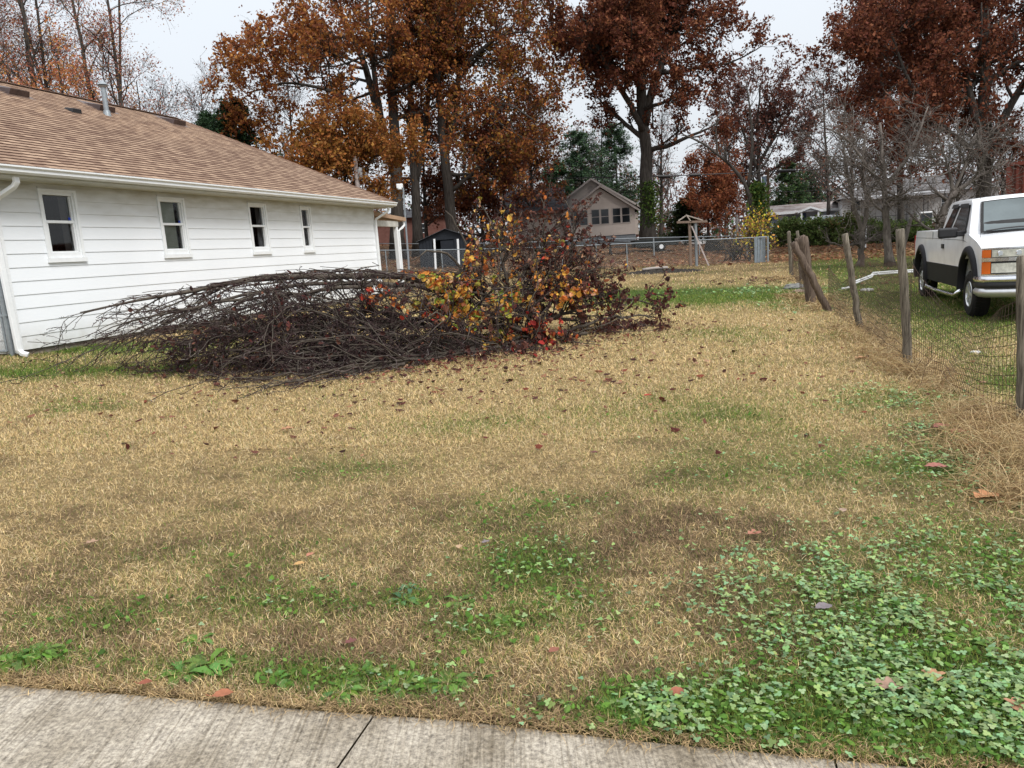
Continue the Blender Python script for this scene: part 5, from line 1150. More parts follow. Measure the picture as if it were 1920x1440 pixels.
mb.hexa([[lx0-.1, Yh+5.01, lr-.1], [lx1+.2, Yh+5.01, lr-.1], [lx1+.2, Yh+9.4, lz-.02], [lx0-.5, Yh+9.4, lz-.02]], [[lx0-.1, Yh+5.01, lr+.05], [lx1+.2, Yh+5.01, lr+.05], [lx1+.2, Yh+9.4, lz+.1], [lx0-.5, Yh+9.4, lz+.1]]); mb.build('wing_roof', M_groof, th)
mb = MB(); mb.hexa([[lx0-.5, Yh+.55, lz-.2], [lx1, Yh+.55, lz-.2], [lx1, Yh+.59, lz-.2], [lx0-.5, Yh+.59, lz-.2]], [[lx0-.5, Yh+.55, lz+.08], [lx1, Yh+.55, lz+.08], [lx1, Yh+.59, lz+.08], [lx0-.5, Yh+.59, lz+.08]]); mb.build('fascia', mat('red_brown_fascia', (.13, .06, .045), .7, .2), th)
mb = MB(); mb.hexa([[hx0+.02, Yh+.05, hzb-1.2], [hx1-.02, Yh+.05, hzb-1.2], [hx1-.02, Yh+9, hzb-1.2], [hx0+.02, Yh+9, hzb-1.2]], [[hx0+.02, Yh+.05, hzb], [hx1-.02, Yh+.05, hzb], [hx1-.02, Yh+9, hzb], [hx0+.02, Yh+9, hzb]])
mb.build('foundation', mat('grey_block', (.22, .24, .26), .9, .1), th)
mb = MB(); mb.hexa([[lx0+.02, Yh+1.05, hzb-1.4], [lx1, Yh+1.05, hzb-1.4], [lx1, Yh+9, hzb-1.4], [lx0+.02, Yh+9, hzb-1.4]], [[lx0+.02, Yh+1.05, P(1000, 449, Yh+1)[2]], [lx1, Yh+1.05, P(1000, 449, Yh+1)[2]], [lx1, Yh+9, P(1000, 449, Yh+1)[2]], [lx0+.02, Yh+9, P(1000, 449, Yh+1)[2]]]); mb.build('foundation', M_found, th)
def simple_window(root, xa, xb, za, zb_, y_, frame_m=M_white, pane_m=M_dwin, t_=.06, n=-1, label=None, rail=True):
    mb = MB(); 
    for c_, s_ in (((xa-t_/2, (za+zb_)/2), (t_, zb_-za)), ((xb+t_/2, (za+zb_)/2), (t_, zb_-za)), (((xa+xb)/2, zb_+t_/2), (xb-xa+2*t_, t_)), (((xa+xb)/2, za-t_/2), (xb-xa+2*t_, t_))):
        mb.box([c_[0], y_-.02, c_[1]], (s_[0], .06, s_[1]))
    if rail: mb.box([(xa+xb)/2, y_-.022, (za+zb_)/2], (xb-xa, .03, .04))
    wnd = mb.build('window', frame_m, root)
    if label: wnd['label'] = label
    mb = MB(); mb.box([(xa+xb)/2, y_-.016, (za+zb_)/2], (xb-xa, .02, zb_-za)); mb.build('pane', pane_m, wnd); return wnd
for a_, b_ in ((1070, 1084.5), (1087, 1101), (1109.5, 1123.5), (1127, 1141), (1149, 1163), (1166.5, 1180.5)):
    ym = 406.5-.03*(a_-1125); xa, xb = P(a_, ym, Yh)[0], P(b_, ym, Yh)[0]; za, zb_ = P(a_, 420.5, Yh)[2], P(a_, 393, Yh)[2]
    za, zb_ = P(1125, 420, Yh)[2], P(1125, 393, Yh)[2]; simple_window(th, xa, xb, za, zb_, Yh, M_ttrim, t_=.07)
for px, py, rr, yy in ((1124, 361.5, .17, Yh), (1107, 353, .22, Yh+5)):
    p = P(px, py, yy); mb = MB(); mb.cyl([p[0], yy-.06, p[2]], [p[0], yy+.05, p[2]], rr, sides=16); mb.build('gable_vent', M_ttrim, th)
mb = MB(); q = P(1192, 420, Yh+.6); mb.box([hx1+.03, Yh+.9, P(1192, 406, Yh)[2]], (.05, .9, 1.5)); mb.build('side_door', mat('brown_door', (.08, .05, .04), .6, .3), th)
# ------------------------------------------------------------------ picnic table, trailer
M_dark = mat('dark_stained_wood', (.03, .026, .022), .8, .2, var=.3)
pt = P(1160, 472, 52); pt[2] = float(gz(pt[0], pt[1])); pic = thing('picnic_table', pt, 'dark wooden picnic table on brown leaves left of the ivy-clad oak trunk', 'picnic table')
mb = MB(); mb.box(pt+[.1, 0, .78], (1.5, .8, .05), Matrix.Rotation(.12, 3, 'Y')); mb.build('table_top', M_dark, pic)
for s_ in (-1, 1): mb = MB(); mb.box(pt+[0, s_*.7, .45], (1.5, .28, .05)); mb.build('bench_seat', M_dark, pic)
for x_ in (-.55, .55):
    for s_ in (-1, 1): mb = MB(); mb.beam(pt+[x_, s_*.6, 0], pt+[x_, -s_*.25, .76], .09, .05); mb.build('leg', M_dark, pic)
tq = P(1232, 463, 54); tq[2] = float(gz(tq[0], tq[1])); tl = thing('utility_trailer', tq, 'low dark utility trailer with one white-hubbed wheel parked behind the central oak trunk', 'trailer')
mb = MB(); mb.hexa(tq+np.array([[-1.6, -.8, .35], [1.3, -.8, .35], [1.3, .8, .35], [-1.6, .8, .35]]), tq+np.array([[-1.7, -.85, .85], [1.45, -.85, .85], [1.45, .85, .85], [-1.7, .85, .85]])); mb.build('trailer_box', mat('dark_tarp', (.02, .024, .024), .7, .3, var=.4), tl, bevel=.03)
mb = MB(); mb.tubes([[tq+[-1.6, 0, .42], tq+[-2.9, 0, .5]]], .05, 6); mb.build('drawbar', M_dark, tl)
for s_ in (-1, 1):
    mb = MB(); mb.cyl(tq+[.1, s_*.98, .3], tq+[.1, s_*.80, .3], .30, sides=18); wq = mb.build('wheel', M_tire, tl); mb = MB(); mb.cyl(tq+[.1, s_*1.0, .3], tq+[.1, s_*.97, .3], .15, sides=14); mb.build('hub', M_white, wq)
for i, (px, py, Y, lab) in enumerate(((1340, 462, 50, 'dark covered grill standing in brown leaves behind the back fence'), (1381, 452, 55, 'small dark bin beside the yellow leaved shrub'))):
    b_ = P(px, py, Y); b_[2] = float(gz(b_[0], b_[1])); o = thing(('covered_grill', 'dark_bin')[i], b_, lab, ('grill', 'bin')[i]); mb = MB(); mb.box(b_+[0, 0, .45], (1.3-.7*i, .6, .6), taper=.8); mb.build('body', M_dark, o, bevel=.06); mb = MB(); mb.box(b_+[0, 0, .82], (.9-.5*i, .45, .14), taper=.6); mb.build('lid', M_dark, o, bevel=.04)
    for s_ in (-1, 1): mb = MB(); mb.beam(b_+[s_*.25, 0, 0], b_+[s_*.22, 0, .2], .06, .06); mb.build('leg', M_dark, o)
# ------------------------------------------------------------------ pale mobile home, car, hedge
Ym = 76; mz0 = P(1500, 441, Ym)[2]; mze = P(1500, 397.5, Ym)[2]; mx0, mx1 = P(1427, 400, Ym)[0], P(1585, 400, Ym)[0]; mzr = P(1500, 384, Ym+2)[2]
M_mob = mat('pale_grey_siding', (.50, .54, .60), .6, .3, var=.06, scale=1); mh = thing('mobile_home', ((mx0+mx1)/2, Ym, mz0), 'pale grey mobile home with blue shutters and a small gabled porch', 'house')
house_box(mh, mx0, mx1, Ym, Ym+5, mz0, mze, M_mob, lap=.2)
mb = MB(); mb.hexa([[mx0-.5, Ym-.5, mze], [mx1+.3, Ym-.5, mze], [mx1+.3, Ym+2.5, mzr], [mx0-.5, Ym+2.5, mzr]], [[mx0-.5, Ym-.5, mze+.12], [mx1+.3, Ym-.5, mze+.12], [mx1+.3, Ym+2.5, mzr+.12], [mx0-.5, Ym+2.5, mzr+.12]])
mb.hexa([[mx0-.5, Ym+2.51, mzr], [mx1+.3, Ym+2.51, mzr], [mx1+.3, Ym+5.5, mze], [mx0-.5, Ym+5.5, mze]], [[mx0-.5, Ym+2.51, mzr+.12], [mx1+.3, Ym+2.51, mzr+.12], [mx1+.3, Ym+5.5, mze+.12], [mx0-.5, Ym+5.5, mze+.12]]); mb.build('roof', mat('mottled_grey_roof', (.16, .12, .11), .9, .1, scale=1.2, col2=(.34, .32, .31), detail=6), mh)
mb = MB(); mb.hexa([[mx0-.5, Ym-.54, mze-.12], [mx1+.3, Ym-.54, mze-.12], [mx1+.3, Ym-.505, mze-.12], [mx0-.5, Ym-.505, mze-.12]], [[mx0-.5, Ym-.54, mze+.13], [mx1+.3, Ym-.54, mze+.13], [mx1+.3, Ym-.505, mze+.13], [mx0-.5, Ym-.505, mze+.13]]); mb.build('fascia', M_white, mh)
M_shut = mat('blue_grey_shutter', (.16, .20, .33), .6, .3)
for a_, b_, sh in ((1438.5, 1448, 1), (1476, 1490, 0), (1491.5, 1500, 0)):
    xa, xb = P(a_, 408, Ym)[0], P(b_, 408, Ym)[0]; za, zb_ = P(a_, 419, Ym)[2], P(a_, 402.5, Ym)[2]; wv = simple_window(mh, xa, xb, za, zb_, Ym, M_white, mat('grey_net_curtain', (.20, .23, .26), .3, .4) if not sh else M_dwin, t_=.08)
    if sh:
        for x_ in (xa-.35, xb+.35): mb = MB(); mb.box([x_, Ym-.03, (za+zb_)/2], (.4, .05, zb_-za)); mb.build('shutter', M_shut, wv)
mb = MB(); mb.box([P(1505, 408, Ym)[0], Ym-.02, P(1505, 412, Ym)[2]], (.6, .05, 1.8)); mb.build('door', mat('blue_door', (.07, .11, .22), .5, .3), mh)
ppx0, ppx1, ppm = P(1506, 397, Ym-1.8)[0], P(1546, 394, Ym-1.8)[0], P(1527, 390, Ym-1.8)[0]; pze = P(1527, 396, Ym-1.8)[2]; pzp = P(1527, 389, Ym-1.8)[2]
gable_roof(mh, ppx0, ppx1, ppm, Ym-2, Ym, pze, pzp, .1, M_ttrim, M_white, 'porch_roof', .06)
mb = MB(); mb.poly([[ppx0, Ym-1.95, pze], [ppx1, Ym-1.95, pze], [ppm, Ym-1.95, pzp]]); mb.build('porch_gable', mat('grey_gable', (.30, .30, .31), .7, .2), mh)
for x_ in (ppx0+.25, ppx1-.25): mb = MB(); mb.box([x_, Ym-1.85, (pze+mz0)/2-.3], (.16, .16, pze-mz0+.6)); mb.build('porch_post', M_white, mh)
cq = P(1555, 440, Ym-5); cq[2] = float(gz(cq[0], cq[1])); cz = P(1555, 403.5, Ym-5)[2]-cq[2]
car = thing('parked_car', cq, 'pale silver car with only its roof and windows showing above the hedge', 'car'); sc = cz/1.75
def cprof(pr, w_, name, m_, ws=1.0):
    mb = MB(); k = len(pr); V = [cq+[x_*sc, -w_/2*(1 if z_ < 1.0 else ws), z_*sc] for x_, z_ in pr]+[cq+[x_*sc, w_/2*(1 if z_ < 1.0 else ws), z_*sc] for x_, z_ in pr]
    mb.add(V, [[i, (i+1) % k, k+(i+1) % k, k+i] for i in range(k)]); mb.poly(V[:k][::-1]); mb.poly(V[k:]); return mb.build(name, m_, car, bevel=.05)
cprof([(-2.2, .35), (2.2, .35), (2.25, .8), (2.1, 1.0), (1.2, 1.08), (-1.9, 1.1), (-2.2, 1.0), (-2.25, .6)], 1.8, 'body', mat('silver_paint', (.50, .54, .58), .3, .5, metal=.2), 1)
cprof([(1.2, 1.07), (.55, 1.7), (-.1, 1.76), (-1.2, 1.74), (-1.85, 1.09)], 1.7, 'cabin', mat('silver_paint_roof', (.50, .54, .58), .3, .5, metal=.2), .82)
mb = MB(); V = [cq+[x_*sc, -.83+.10*(z_ > 1.2)*1.0-.0, z_*sc] for x_, z_ in ((1.0, 1.13), (.5, 1.62), (-1.15, 1.64), (-1.65, 1.13))]; mb.poly([v+np.array([0, -.02, 0]) for v in V]); mb.build('side_glass', mat('pale_car_glass', (.16, .21, .22), .08, .6), car)
for x_ in (-1.4, 1.4):
    for s_ in (-1, 1): mb = MB(); mb.cyl(cq+[x_*sc, s_*.92, .34], cq+[x_*sc, s_*.70, .34], .34, sides=16); mb.build('wheel', M_tire, car)
HEDGE = [(.075, .12, .03), (.10, .155, .04), (.05, .08, .022), (.13, .17, .05), (.09, .10, .04)]
def shrub(label, px, pyb, pyt, Y, wid, dep, n, pal, seed, leaf=.14, name='shrub', stems=14, cat='shrub', group=None, colstem=None):
    rng = np.random.default_rng(seed); b_ = P(px, pyb, Y); b_[2] = float(gz(b_[0], b_[1])); h = P(px, pyt, Y)[2]-b_[2]; root = thing(name, b_, label, cat, group)
    s0 = b_+rng.normal(0, 1, (stems, 3))*[wid*.2, dep*.2, 0]; tgt = b_+np.stack([rng.uniform(-1, 1, stems)*wid*.42, rng.uniform(-1, 1, stems)*dep*.42, h*rng.uniform(.6, .9, stems)], 1)
    pth = np.stack([s0*(1-k/6)+tgt*(k/6)+rng.normal(0, .03, (stems, 3)) for k in range(7)], 1); rr = np.linspace(.035, .012, 7)[None]*np.ones((stems, 1))
    p1, r1 = grow(pth, rr, 9, .15, 1, 50, max(wid*.22, 1.0) if wid > 4 else h*.28, 5, .2, (0, 0, .04), rng, .6, .4); p2, r2 = grow(p1, r1, 4, .2, 1, 50, .4 if h < 2 else .55, 4, .2, (0, 0, 0), rng, .7, .5)
    mb = MB(); mb.tubes(pth, rr, 5); mb.tubes(p1, r1, 3); mb.tubes(p2, np.maximum(r2, .004), 3); mb.build('stem', M_bark, root, smooth=True)
    pts = along(np.concatenate([p2]), n, rng, .1, 1, leaf*.9); pts = pts[pts[:, 2] > gz(pts[:, 0], pts[:, 1])+.03]; mb = MB(); leaf_cards(mb, pts, leaf, pal, rng); mb.build('foliage', M_leaf, root, colors=True); return root
Yq = 57
for i, (px, top, w_, lab) in enumerate(((1480, 413, 4.0, 'left end of the green hedge, in front of the mobile home window'), (1530, 424, 4.2, 'low middle part of the green hedge under the small porch'), (1578, 404, 3.6, 'tall brownish green part of the hedge beside the silver car'), (1625, 412, 3.4, 'green hedge part behind the forked bare tree'), (1672, 420, 3.6, 'low green shrub below the white porch'), (1725, 424, 3.6, 'olive shrub right of the porch steps'))):
    shrub(lab, px, 448, top, Yq-1.5*(i > 3), w_*1.15, 2.2, 9500, HEDGE if i != 2 else HEDGE+[(.14, .10, .04), (.12, .09, .035)], 200+i, stems=16, name='hedge_shrub', cat='hedge', group='hedge in front of the far houses')
shrub('yellow leaved shrub by the folded gate at the end of the back fence', 1421, 470, 394, 38.6, 1.3, 1.2, 1000, [(.62, .48, .05), (.55, .40, .05), (.38, .40, .05), (.60, .30, .08), (.30, .16, .07)], 210, leaf=.13, name='yellow_shrub')
shrub('pale dry brush at the fence beside the yellow shrub', 1378, 475, 425, 40, 2.2, 1.2, 500, [(.34, .24, .12), (.25, .18, .10)], 211, leaf=.08, name='dry_shrub')
shrub('rusty red bush below the white house beside a pale appliance', 1760, 440, 415, 55, 1.4, 1.0, 1100, [(.18, .07, .05), (.13, .05, .04)], 212, leaf=.12, name='red_bush')
# ------------------------------------------------------------------ white house with a porch, far right
Yw = 68; wz0 = P(1700, 421, Yw)[2]; wze = P(1700, 364, Yw)[2]; wx0, wx1 = P(1590, 400, Yw)[0], P(1850, 400, Yw)[0]; wzr = P(1700, 334, Yw+4)[2]
M_wsid = mat('dull_white_siding', (.64, .64, .64), .6, .3, var=.08, scale=1); wh_ = thing('porch_house', ((wx0+wx1)/2, Yw, wz0-1), 'old white sided house with a flat porch roof behind the small bare trees', 'house')
house_box(wh_, wx0, wx1, Yw, Yw+7, wz0, wze, M_wsid, lap=.18)
mb = MB(); mb.hexa([[wx0, Yw+.05, wz0-1.4], [wx1, Yw+.05, wz0-1.4], [wx1, Yw+7, wz0-1.4], [wx0, Yw+7, wz0-1.4]], [[wx0, Yw+.05, wz0], [wx1, Yw+.05, wz0], [wx1, Yw+7, wz0], [wx0, Yw+7, wz0]]); mb.build('foundation', M_found, wh_)
gc = [np.array(q, float) for q in ([wx0-.5, Yw-.5, wze], [wx1+.5, Yw-.5, wze], [wx1+.5, Yw+7.5, wze], [wx0-.5, Yw+7.5, wze])]
hiproof('roof', gc, np.array([wx0+3, Yw+3.5, wzr]), np.array([wx1-3, Yw+3.5, wzr]), wh_, mat('old_grey_roof', (.13, .125, .125), .9, .1, var=.2, scale=1.5), 6)
px0, px1 = P(1640, 372, Yw-2.4)[0], P(1795, 368, Yw-2.4)[0]; pz = P(1700, 367.5, Yw-2.4)[2]
mb = MB(); mb.hexa([[px0, Yw-2.4, pz], [px1, Yw-2.4, pz], [px1, Yw, pz+.15], [px0, Yw, pz+.15]], [[px0, Yw-2.4, pz+.22], [px1, Yw-2.4, pz+.22], [px1, Yw, pz+.35], [px0, Yw, pz+.35]]); mb.build('porch_roof', mat('pale_porch_edge', (.52, .53, .55), .6, .3), wh_)
mb = MB(); mb.hexa([[px0, Yw-2.4, wz0-1.2], [px1, Yw-2.4, wz0-1.2], [px1, Yw, wz0-1.2], [px0, Yw, wz0-1.2]], [[px0, Yw-2.4, wz0], [px1, Yw-2.4, wz0], [px1, Yw, wz0], [px0, Yw, wz0]]); mb.build('porch_floor', M_found, wh_)
for k in range(5):
    x_ = px0+.3+(px1-px0-.6)*k/4
    mb = MB(); 
    for dx in (0, .32): mb.box([x_+dx, Yw-2.3, (wz0+pz)/2], (.05, .05, pz-wz0))
    for q in range(5): mb.beam([x_, Yw-2.3, wz0+.3+q*.4], [x_+.32, Yw-2.3, wz0+.5+q*.4], .02, .02)
    mb.build('iron_post', M_black, wh_)
mb = MB()
for z_ in (.35, .85): mb.beam([px0+.3, Yw-2.3, wz0+z_], [px1-.3, Yw-2.3, wz0+z_], .03, .04)
for k in range(40): mb.box([px0+.3+(px1-px0-.6)*k/39, Yw-2.3, wz0+.6], (.02, .02, .5))
mb.build('railing', M_black, wh_)
for a_, b_, c_, d2 in ((1690, 1701, 372, 388), (1760, 1772, 370, 392), (1612, 1622, 376, 394)):
    simple_window(wh_, P(a_, 380, Yw)[0], P(b_, 380, Yw)[0], P(a_, d2, Yw)[2], P(a_, c_, Yw)[2], Yw, M_white)
mb = MB(); mb.box([P(1695, 400, Yw)[0], Yw-.03, (P(1695, 418, Yw)[2]+P(1695, 371, Yw)[2])/2], (1.1, .04, 2.2)); mb.build('door', mat('white_door', (.5, .5, .5), .6, .3), wh_)
mb = MB(); q_ = P(1612, 350, Yw+2); mb.cyl([q_[0], Yw+2, wze], [q_[0], Yw+2, P(1612, 343, Yw+2)[2]], .1); mb.build('chimney_pipe', M_white, wh_)
ap = P(1733, 424, 60); ap[2] = float(gz(ap[0], ap[1])); apo = thing('old_cabinet', ap, 'white cabinet with a dark front left outdoors below the white porch', 'cabinet'); mb = MB(); mb.box(ap+[0, 0, 1.1], (.9, .6, 1.9)); mb.build('body', M_white, apo, bevel=.03); mb = MB(); mb.box(ap+[0, -.31, 1.5], (.85, .03, .9)); mb.build('front_panel', M_dwin, apo)
wh_.rotation_euler[2] = -.36; mh.rotation_euler[2] = -.22
# white marker post, red container, far red brick house
b_ = P(1622, 452, 48); b_[2] = float(gz(b_[0], b_[1])); t_ = P(1623, 408, 48); o = thing('marker_post', b_, 'thin white post between the stems of the forked bare tree', 'post'); mb = MB(); mb.tubes([[b_, t_]], .07, 6); mb.build('post', M_white, o); mb = MB(); mb.box(t_+[0, 0, .04], (.16, .16, .06)); mb.build('cap', M_white, o)
Yc_ = 31; cx0 = P(1893, 340, Yc_)[0]; cz1 = P(1900, 306, Yc_)[2]; cb_ = on(cx0+3, Yc_+1.2); M_red = mat('rusty_red_metal', (.17, .035, .022), .7, .3, scale=3, col2=(.09, .03, .02))
cb_ = np.array([cx0, Yc_+.1, cb_[2]]); rc = thing('red_container', cb_, 'rusty red ribbed metal container standing behind the pickup at the right edge', 'container')
mb = MB(); mb.box([cx0+3, Yc_+1.25, (cb_[2]+cz1)/2], (5.9, 2.3, cz1-cb_[2]-.1))
for k in range(26): mb.box([cx0+.08+k*.23, Yc_+.07, (cb_[2]+cz1)/2], (.10, .07, cz1-cb_[2]-.2))
mb.build('wall', M_red, rc); mb = MB(); mb.box([cx0+3, Yc_+.06, cz1-.03], (6.1, .16, .14)); mb.build('top_rail', M_red, rc); mb = MB(); mb.box([cx0+.0, Yc_+.05, (cb_[2]+cz1)/2], (.14, .14, cz1-cb_[2])); mb.build('corner_post', M_red, rc); rc.rotation_euler[2] = -.55
Yb = 92; bx0, bx1 = P(700, 430, Yb)[0], P(835, 430, Yb)[0]; bz0 = gz(-12, Yb)-.5; bz1 = P(770, 408, Yb)[2]; bz2 = P(770, 392, Yb+4)[2]
bh = thing('brick_house', ((bx0+bx1)/2, Yb, bz0), 'far red brick house glimpsed between the oak trunks and under the porch', 'house')
M_brick = mat('red_brick', (.11, .05, .04), .9, .1, scale=2, col2=(.16, .08, .065)); mb = MB(); mb.box([(bx0+bx1)/2, Yb+4, (bz0+bz1)/2], (bx1-bx0, 8, bz1-bz0)); mb.build('wall', M_brick, bh)
gcb = [np.array(q, float) for q in ([bx0-.5, Yb-.5, bz1], [bx1+.5, Yb-.5, bz1], [bx1+.5, Yb+8.5, bz1], [bx0-.5, Yb+8.5, bz1])]
hiproof('roof', gcb, np.array([bx0+3, Yb+4, bz2]), np.array([bx1-3, Yb+4, bz2]), bh, M_groof, 5)
for a_ in (790,): simple_window(bh, P(a_, 425, Yb)[0], P(a_+8, 425, Yb)[0], P(a_, 436, Yb)[2], P(a_, 420, Yb)[2], Yb, M_white)
# fenced paddock / white shed behind the feeder post
Yz = 80; zx0, zx1 = P(1290, 430, Yz)[0], P(1327, 430, Yz)[0]; wsd = thing('white_shed', on((zx0+zx1)/2, Yz), 'small white shed behind the wooden feeder post', 'shed'); zz0 = float(gz(zx0, Yz))-.2; zz1 = P(1310, 418, Yz)[2]
house_box(wsd, zx0, zx1, Yz, Yz+3, zz0, zz1, M_wsid, lap=.2); gable_roof(wsd, zx0, zx1, (zx0+zx1)/2, Yz-.2, Yz+3.2, zz1, zz1+.6, .2, M_groof, M_white); mb = MB(); mb.box([zx0+.6, Yz-.03, zz0+1.2], (.7, .05, 1.6)); mb.build('door', M_dwin, wsd)
# ------------------------------------------------------------------ small things on the ground
wd = thing('metal_downspout', G(1600, 527), 'bent white metal downspout lying in the grass behind the wire fence', 'downspout')
Yg = 19.4; pts = [P(1600, 529, Yg), P(1634, 516, Yg+.3), P(1637, 511.5, Yg+.4), P(1668, 509, Yg+.6), P(1719, 506, Yg+.9)]
mb = MB()
for dz in (0, -.045): mb.tubes([[p+[0, 0, dz] for p in pts]], .024, 6)
mb.build('long_length', M_white, wd)
mb = MB(); mb.tubes([[pts[0], P(1593, 539, Yg-.1), P(1578, 542, Yg-.1)]], .035, 6); mb.build('elbow', M_white, wd)
mb = MB(); 
for p in (pts[1], pts[3]): mb.beam([p[0], p[1]+.05, float(gz(p[0], p[1]))], p+[0, .05, -.05], .06, .06)
mb.build('prop', M_woodd, wd)
# burnt patch with pale log
bq = G(1245, 511); bp_ = thing('burn_pile', bq, 'low black burnt heap with a pale charred log on the back lawn', 'burn pile'); rng = np.random.default_rng(7)
mb = MB(); n_ = 34; m_ = 10; V = []; F = []
for i in range(n_):
    for j in range(m_):
        u_, v_ = i/(n_-1)*2-1, j/(m_-1)*2-1; x_ = bq[0]+u_*1.75; y_ = bq[1]+.2+v_*1.0; e_ = max(0, 1-u_*u_-v_*v_); V.append([x_, y_, float(gz(x_, y_))-.03+.16*e_**.6*rng.uniform(.5, 1.3)])
F = [[i*m_+j, (i+1)*m_+j, (i+1)*m_+j+1, i*m_+j+1] for i in range(n_-1) for j in range(m_-1)]; mb.add(V, F); mb.build('ash_heap', mat('black_ash', (.012, .011, .010), .95, .1, col2=(.05, .042, .036), scale=14), bp_)
q0, q1 = P(1205, 506, bq[1]+.1), P(1252, 502, bq[1]+.2); mb = MB(); mb.tubes([spine([q0, (q0+q1)/2+[0, 0, .04], q1], 6)], .06, 8); mb.build('log', mat('pale_charred_log', (.30, .27, .25), .8, .2), bp_, smooth=True)
ls = G(1425, 527); lo = thing('brush_scrap', ls, 'scattered dark twigs and bark scraps on the green patch near the leaning posts', 'debris'); rng = np.random.default_rng(8); mb = MB(); M_ = 60
a_ = ls+rng.normal(0, 1, (M_, 3))*[1.0, .7, 0]; a_[:, 2] = gz(a_[:, 0], a_[:, 1])+.02; d_ = nrm(rng.normal(0, 1, (M_, 3))*[1, 1, .15]); mb.tubes(np.stack([a_+d_*(.28*k/3)*rng.uniform(.3, 1, (M_, 1))+rng.normal(0, .01, (M_, 3)) for k in range(4)], 1), .008, 4, col=(.06, .035, .025)); mb.build('twigs', M_twig, lo, colors=True)
mb = MB(); leaf_cards(mb, a_+[0, 0, .03], .12, [(.16, .07, .05), (.10, .045, .035)], rng, flat=.8); mb.build('dry_leaves', M_leaf, lo, colors=True)
for i, (px, py, sz, lab) in enumerate(((1490, 541, .22, 'flat grey stone beside the foot of the stout leaning posts'), (1500, 549, .14, 'small brownish stone in front of the flat grey one'), (1625, 546, .12, 'pale rock lying in the yard behind the rounded-top post'), (1829, 662, .05, 'tiny white pebble beyond the wire mesh'))):
    b_ = G(px, py); rng = np.random.default_rng(300+i); bm = bmesh.new(); bmesh.ops.create_icosphere(bm, subdivisions=3, radius=1)
    for v in bm.verts:
        n_ = vnoise(np.array([v.co.x*3+9]), np.array([v.co.y*3+v.co.z*2+9]), 1, 40+i)[0]; v.co = v.co*(.8+.45*n_); v.co = Vector((v.co.x*sz*1.3, v.co.y*sz, v.co.z*sz*.45+sz*.15))
    me = bpy.data.meshes.new('stone'); bm.to_mesh(me); bm.free(); me.materials.append(mat('grey_stone', ((.16, .16, .15), (.20, .15, .12), (.38, .38, .37), (.6, .6, .6))[i], .9, .2, var=.3, scale=9)); o = bpy.data.objects.new('stone', me); C.collection.objects.link(o); o.location = b_; tag(o, lab, 'stone')
# ------------------------------------------------------------------ brush pile: cut limbs with their twigs
def clampz(p, dz=.012):
    g = gz(p[..., 0], p[..., 1])+dz; p[..., 2] = np.where(p[..., 2] < g, g+np.abs(np.sin(p[..., 0]*37+p[..., 1]*23))*.03, p[..., 2]); return p
_env = spine([P(862, 520, 12.6), P(760, 512, 12.0), P(640, 508, 11.5), P(560, 514, 11.2), P(470, 524, 11.0), P(380, 542, 10.8), P(270, 564, 10.5), P(150, 592, 10.3)], 20)[::-1]
def settle(p):
    """the left half of the heap has sagged flat under its own weight: nothing stands far above the long limb"""
    e = np.interp(p[..., 0], _env[:, 0], _env[:, 2])+.02; e = e+np.clip((p[..., 0]-_env[-1, 0]-.1)*4, 0, 9)
    # the heap also slopes down towards its front edge
    over = p[..., 2]-e; p[..., 2] = np.where(over > 0, e+over*.16, p[..., 2]); return p
M_limb = mat('limb_bark', (.045, .035, .030), .9, .15, scale=14, bump=.004, stretch=(1, 1, 1), col2=(.105, .09, .07))
TWC = np.array([(.032, .018, .018), (.048, .028, .026), (.022, .014, .015), (.070, .044, .040), (.12, .095, .088), (.20, .18, .165)])
TWP = np.array([.3, .28, .2, .12, .07, .03])
def limb(label, pts, r0, r1, n1, n2, n3, len1, seed, ang=28, bias=(0, 0, 0), len2=.45, len3=.25, group='cut limbs heaped in the brush pile', leaves=(), t1=(.12, .98), wander=.16, name='cut_limb', tw=.0032, trop=-.02, pale=0):
    rng = np.random.default_rng(seed); w_ = [P(*q) for q in pts]; sp = spine(w_, 16); sp[1:-1] += rng.normal(0, .018, (14, 3)); sp = clampz(sp, .03)
    root = thing(name, sp[0], label, 'cut limb', group)
    mb = MB(); rad = np.linspace(1, 0, 16)**.8*(r0-r1)+r1; mb.tubes([sp], rad[None], 8)
    b_ = np.array(bias)
    p1, q1 = grow(sp[None], rad[None], n1, *t1, ang, len1, 10, wander, b_+[0, 0, trop], rng, .55, .3); q1 = np.clip(q1, .0042, .014); p1 = clampz(settle(p1))
    mb.tubes(p1, q1, 5); mb.build('stem', M_limb, root, smooth=True)
    p2, q2 = grow(p1, q1, n2, .08, .98, 34, len2, 8, .22, b_*.7+[0, 0, trop], rng, .6, .4); q2 = np.clip(q2, tw*1.1, .0055); p2 = clampz(settle(p2))
    p3, q3 = grow(p2, q2, n3, .1, .98, 40, len3, 6, .26, b_*.4+[0, 0, trop], rng, .65, .5); q3 = np.clip(q3, tw, .005); p3 = clampz(settle(p3))
    mb = MB()
    for p_, q_ in ((p2, q2), (p3, q3)):
        c = TWC[rng.choice(6, len(p_), p=TWP)]*rng.uniform(.8, 1.25, (len(p_), 1)); mb.tubes(p_, q_, 3, col=c)
    mb.build('twigs', M_twig, root, colors=True, smooth=True)
    for n_, t0, t1_, size, pal, lab in leaves:
        q = np.concatenate([along(p3, n_*3//4, rng, t0, t1_, .02), along(p2, n_-n_*3//4, rng, t0, t1_, .02)]); q[:, 1] -= rng.random(len(q))*.3*(size > .072); lm = MB(); leaf_cards(lm, clampz(q, .02), size, pal, rng, aspect=.72, fold=.16, jitter=.3); o = lm.build('leaves', M_leaf, root, colors=True)
        if lab: o['label'] = lab
    return root, p3
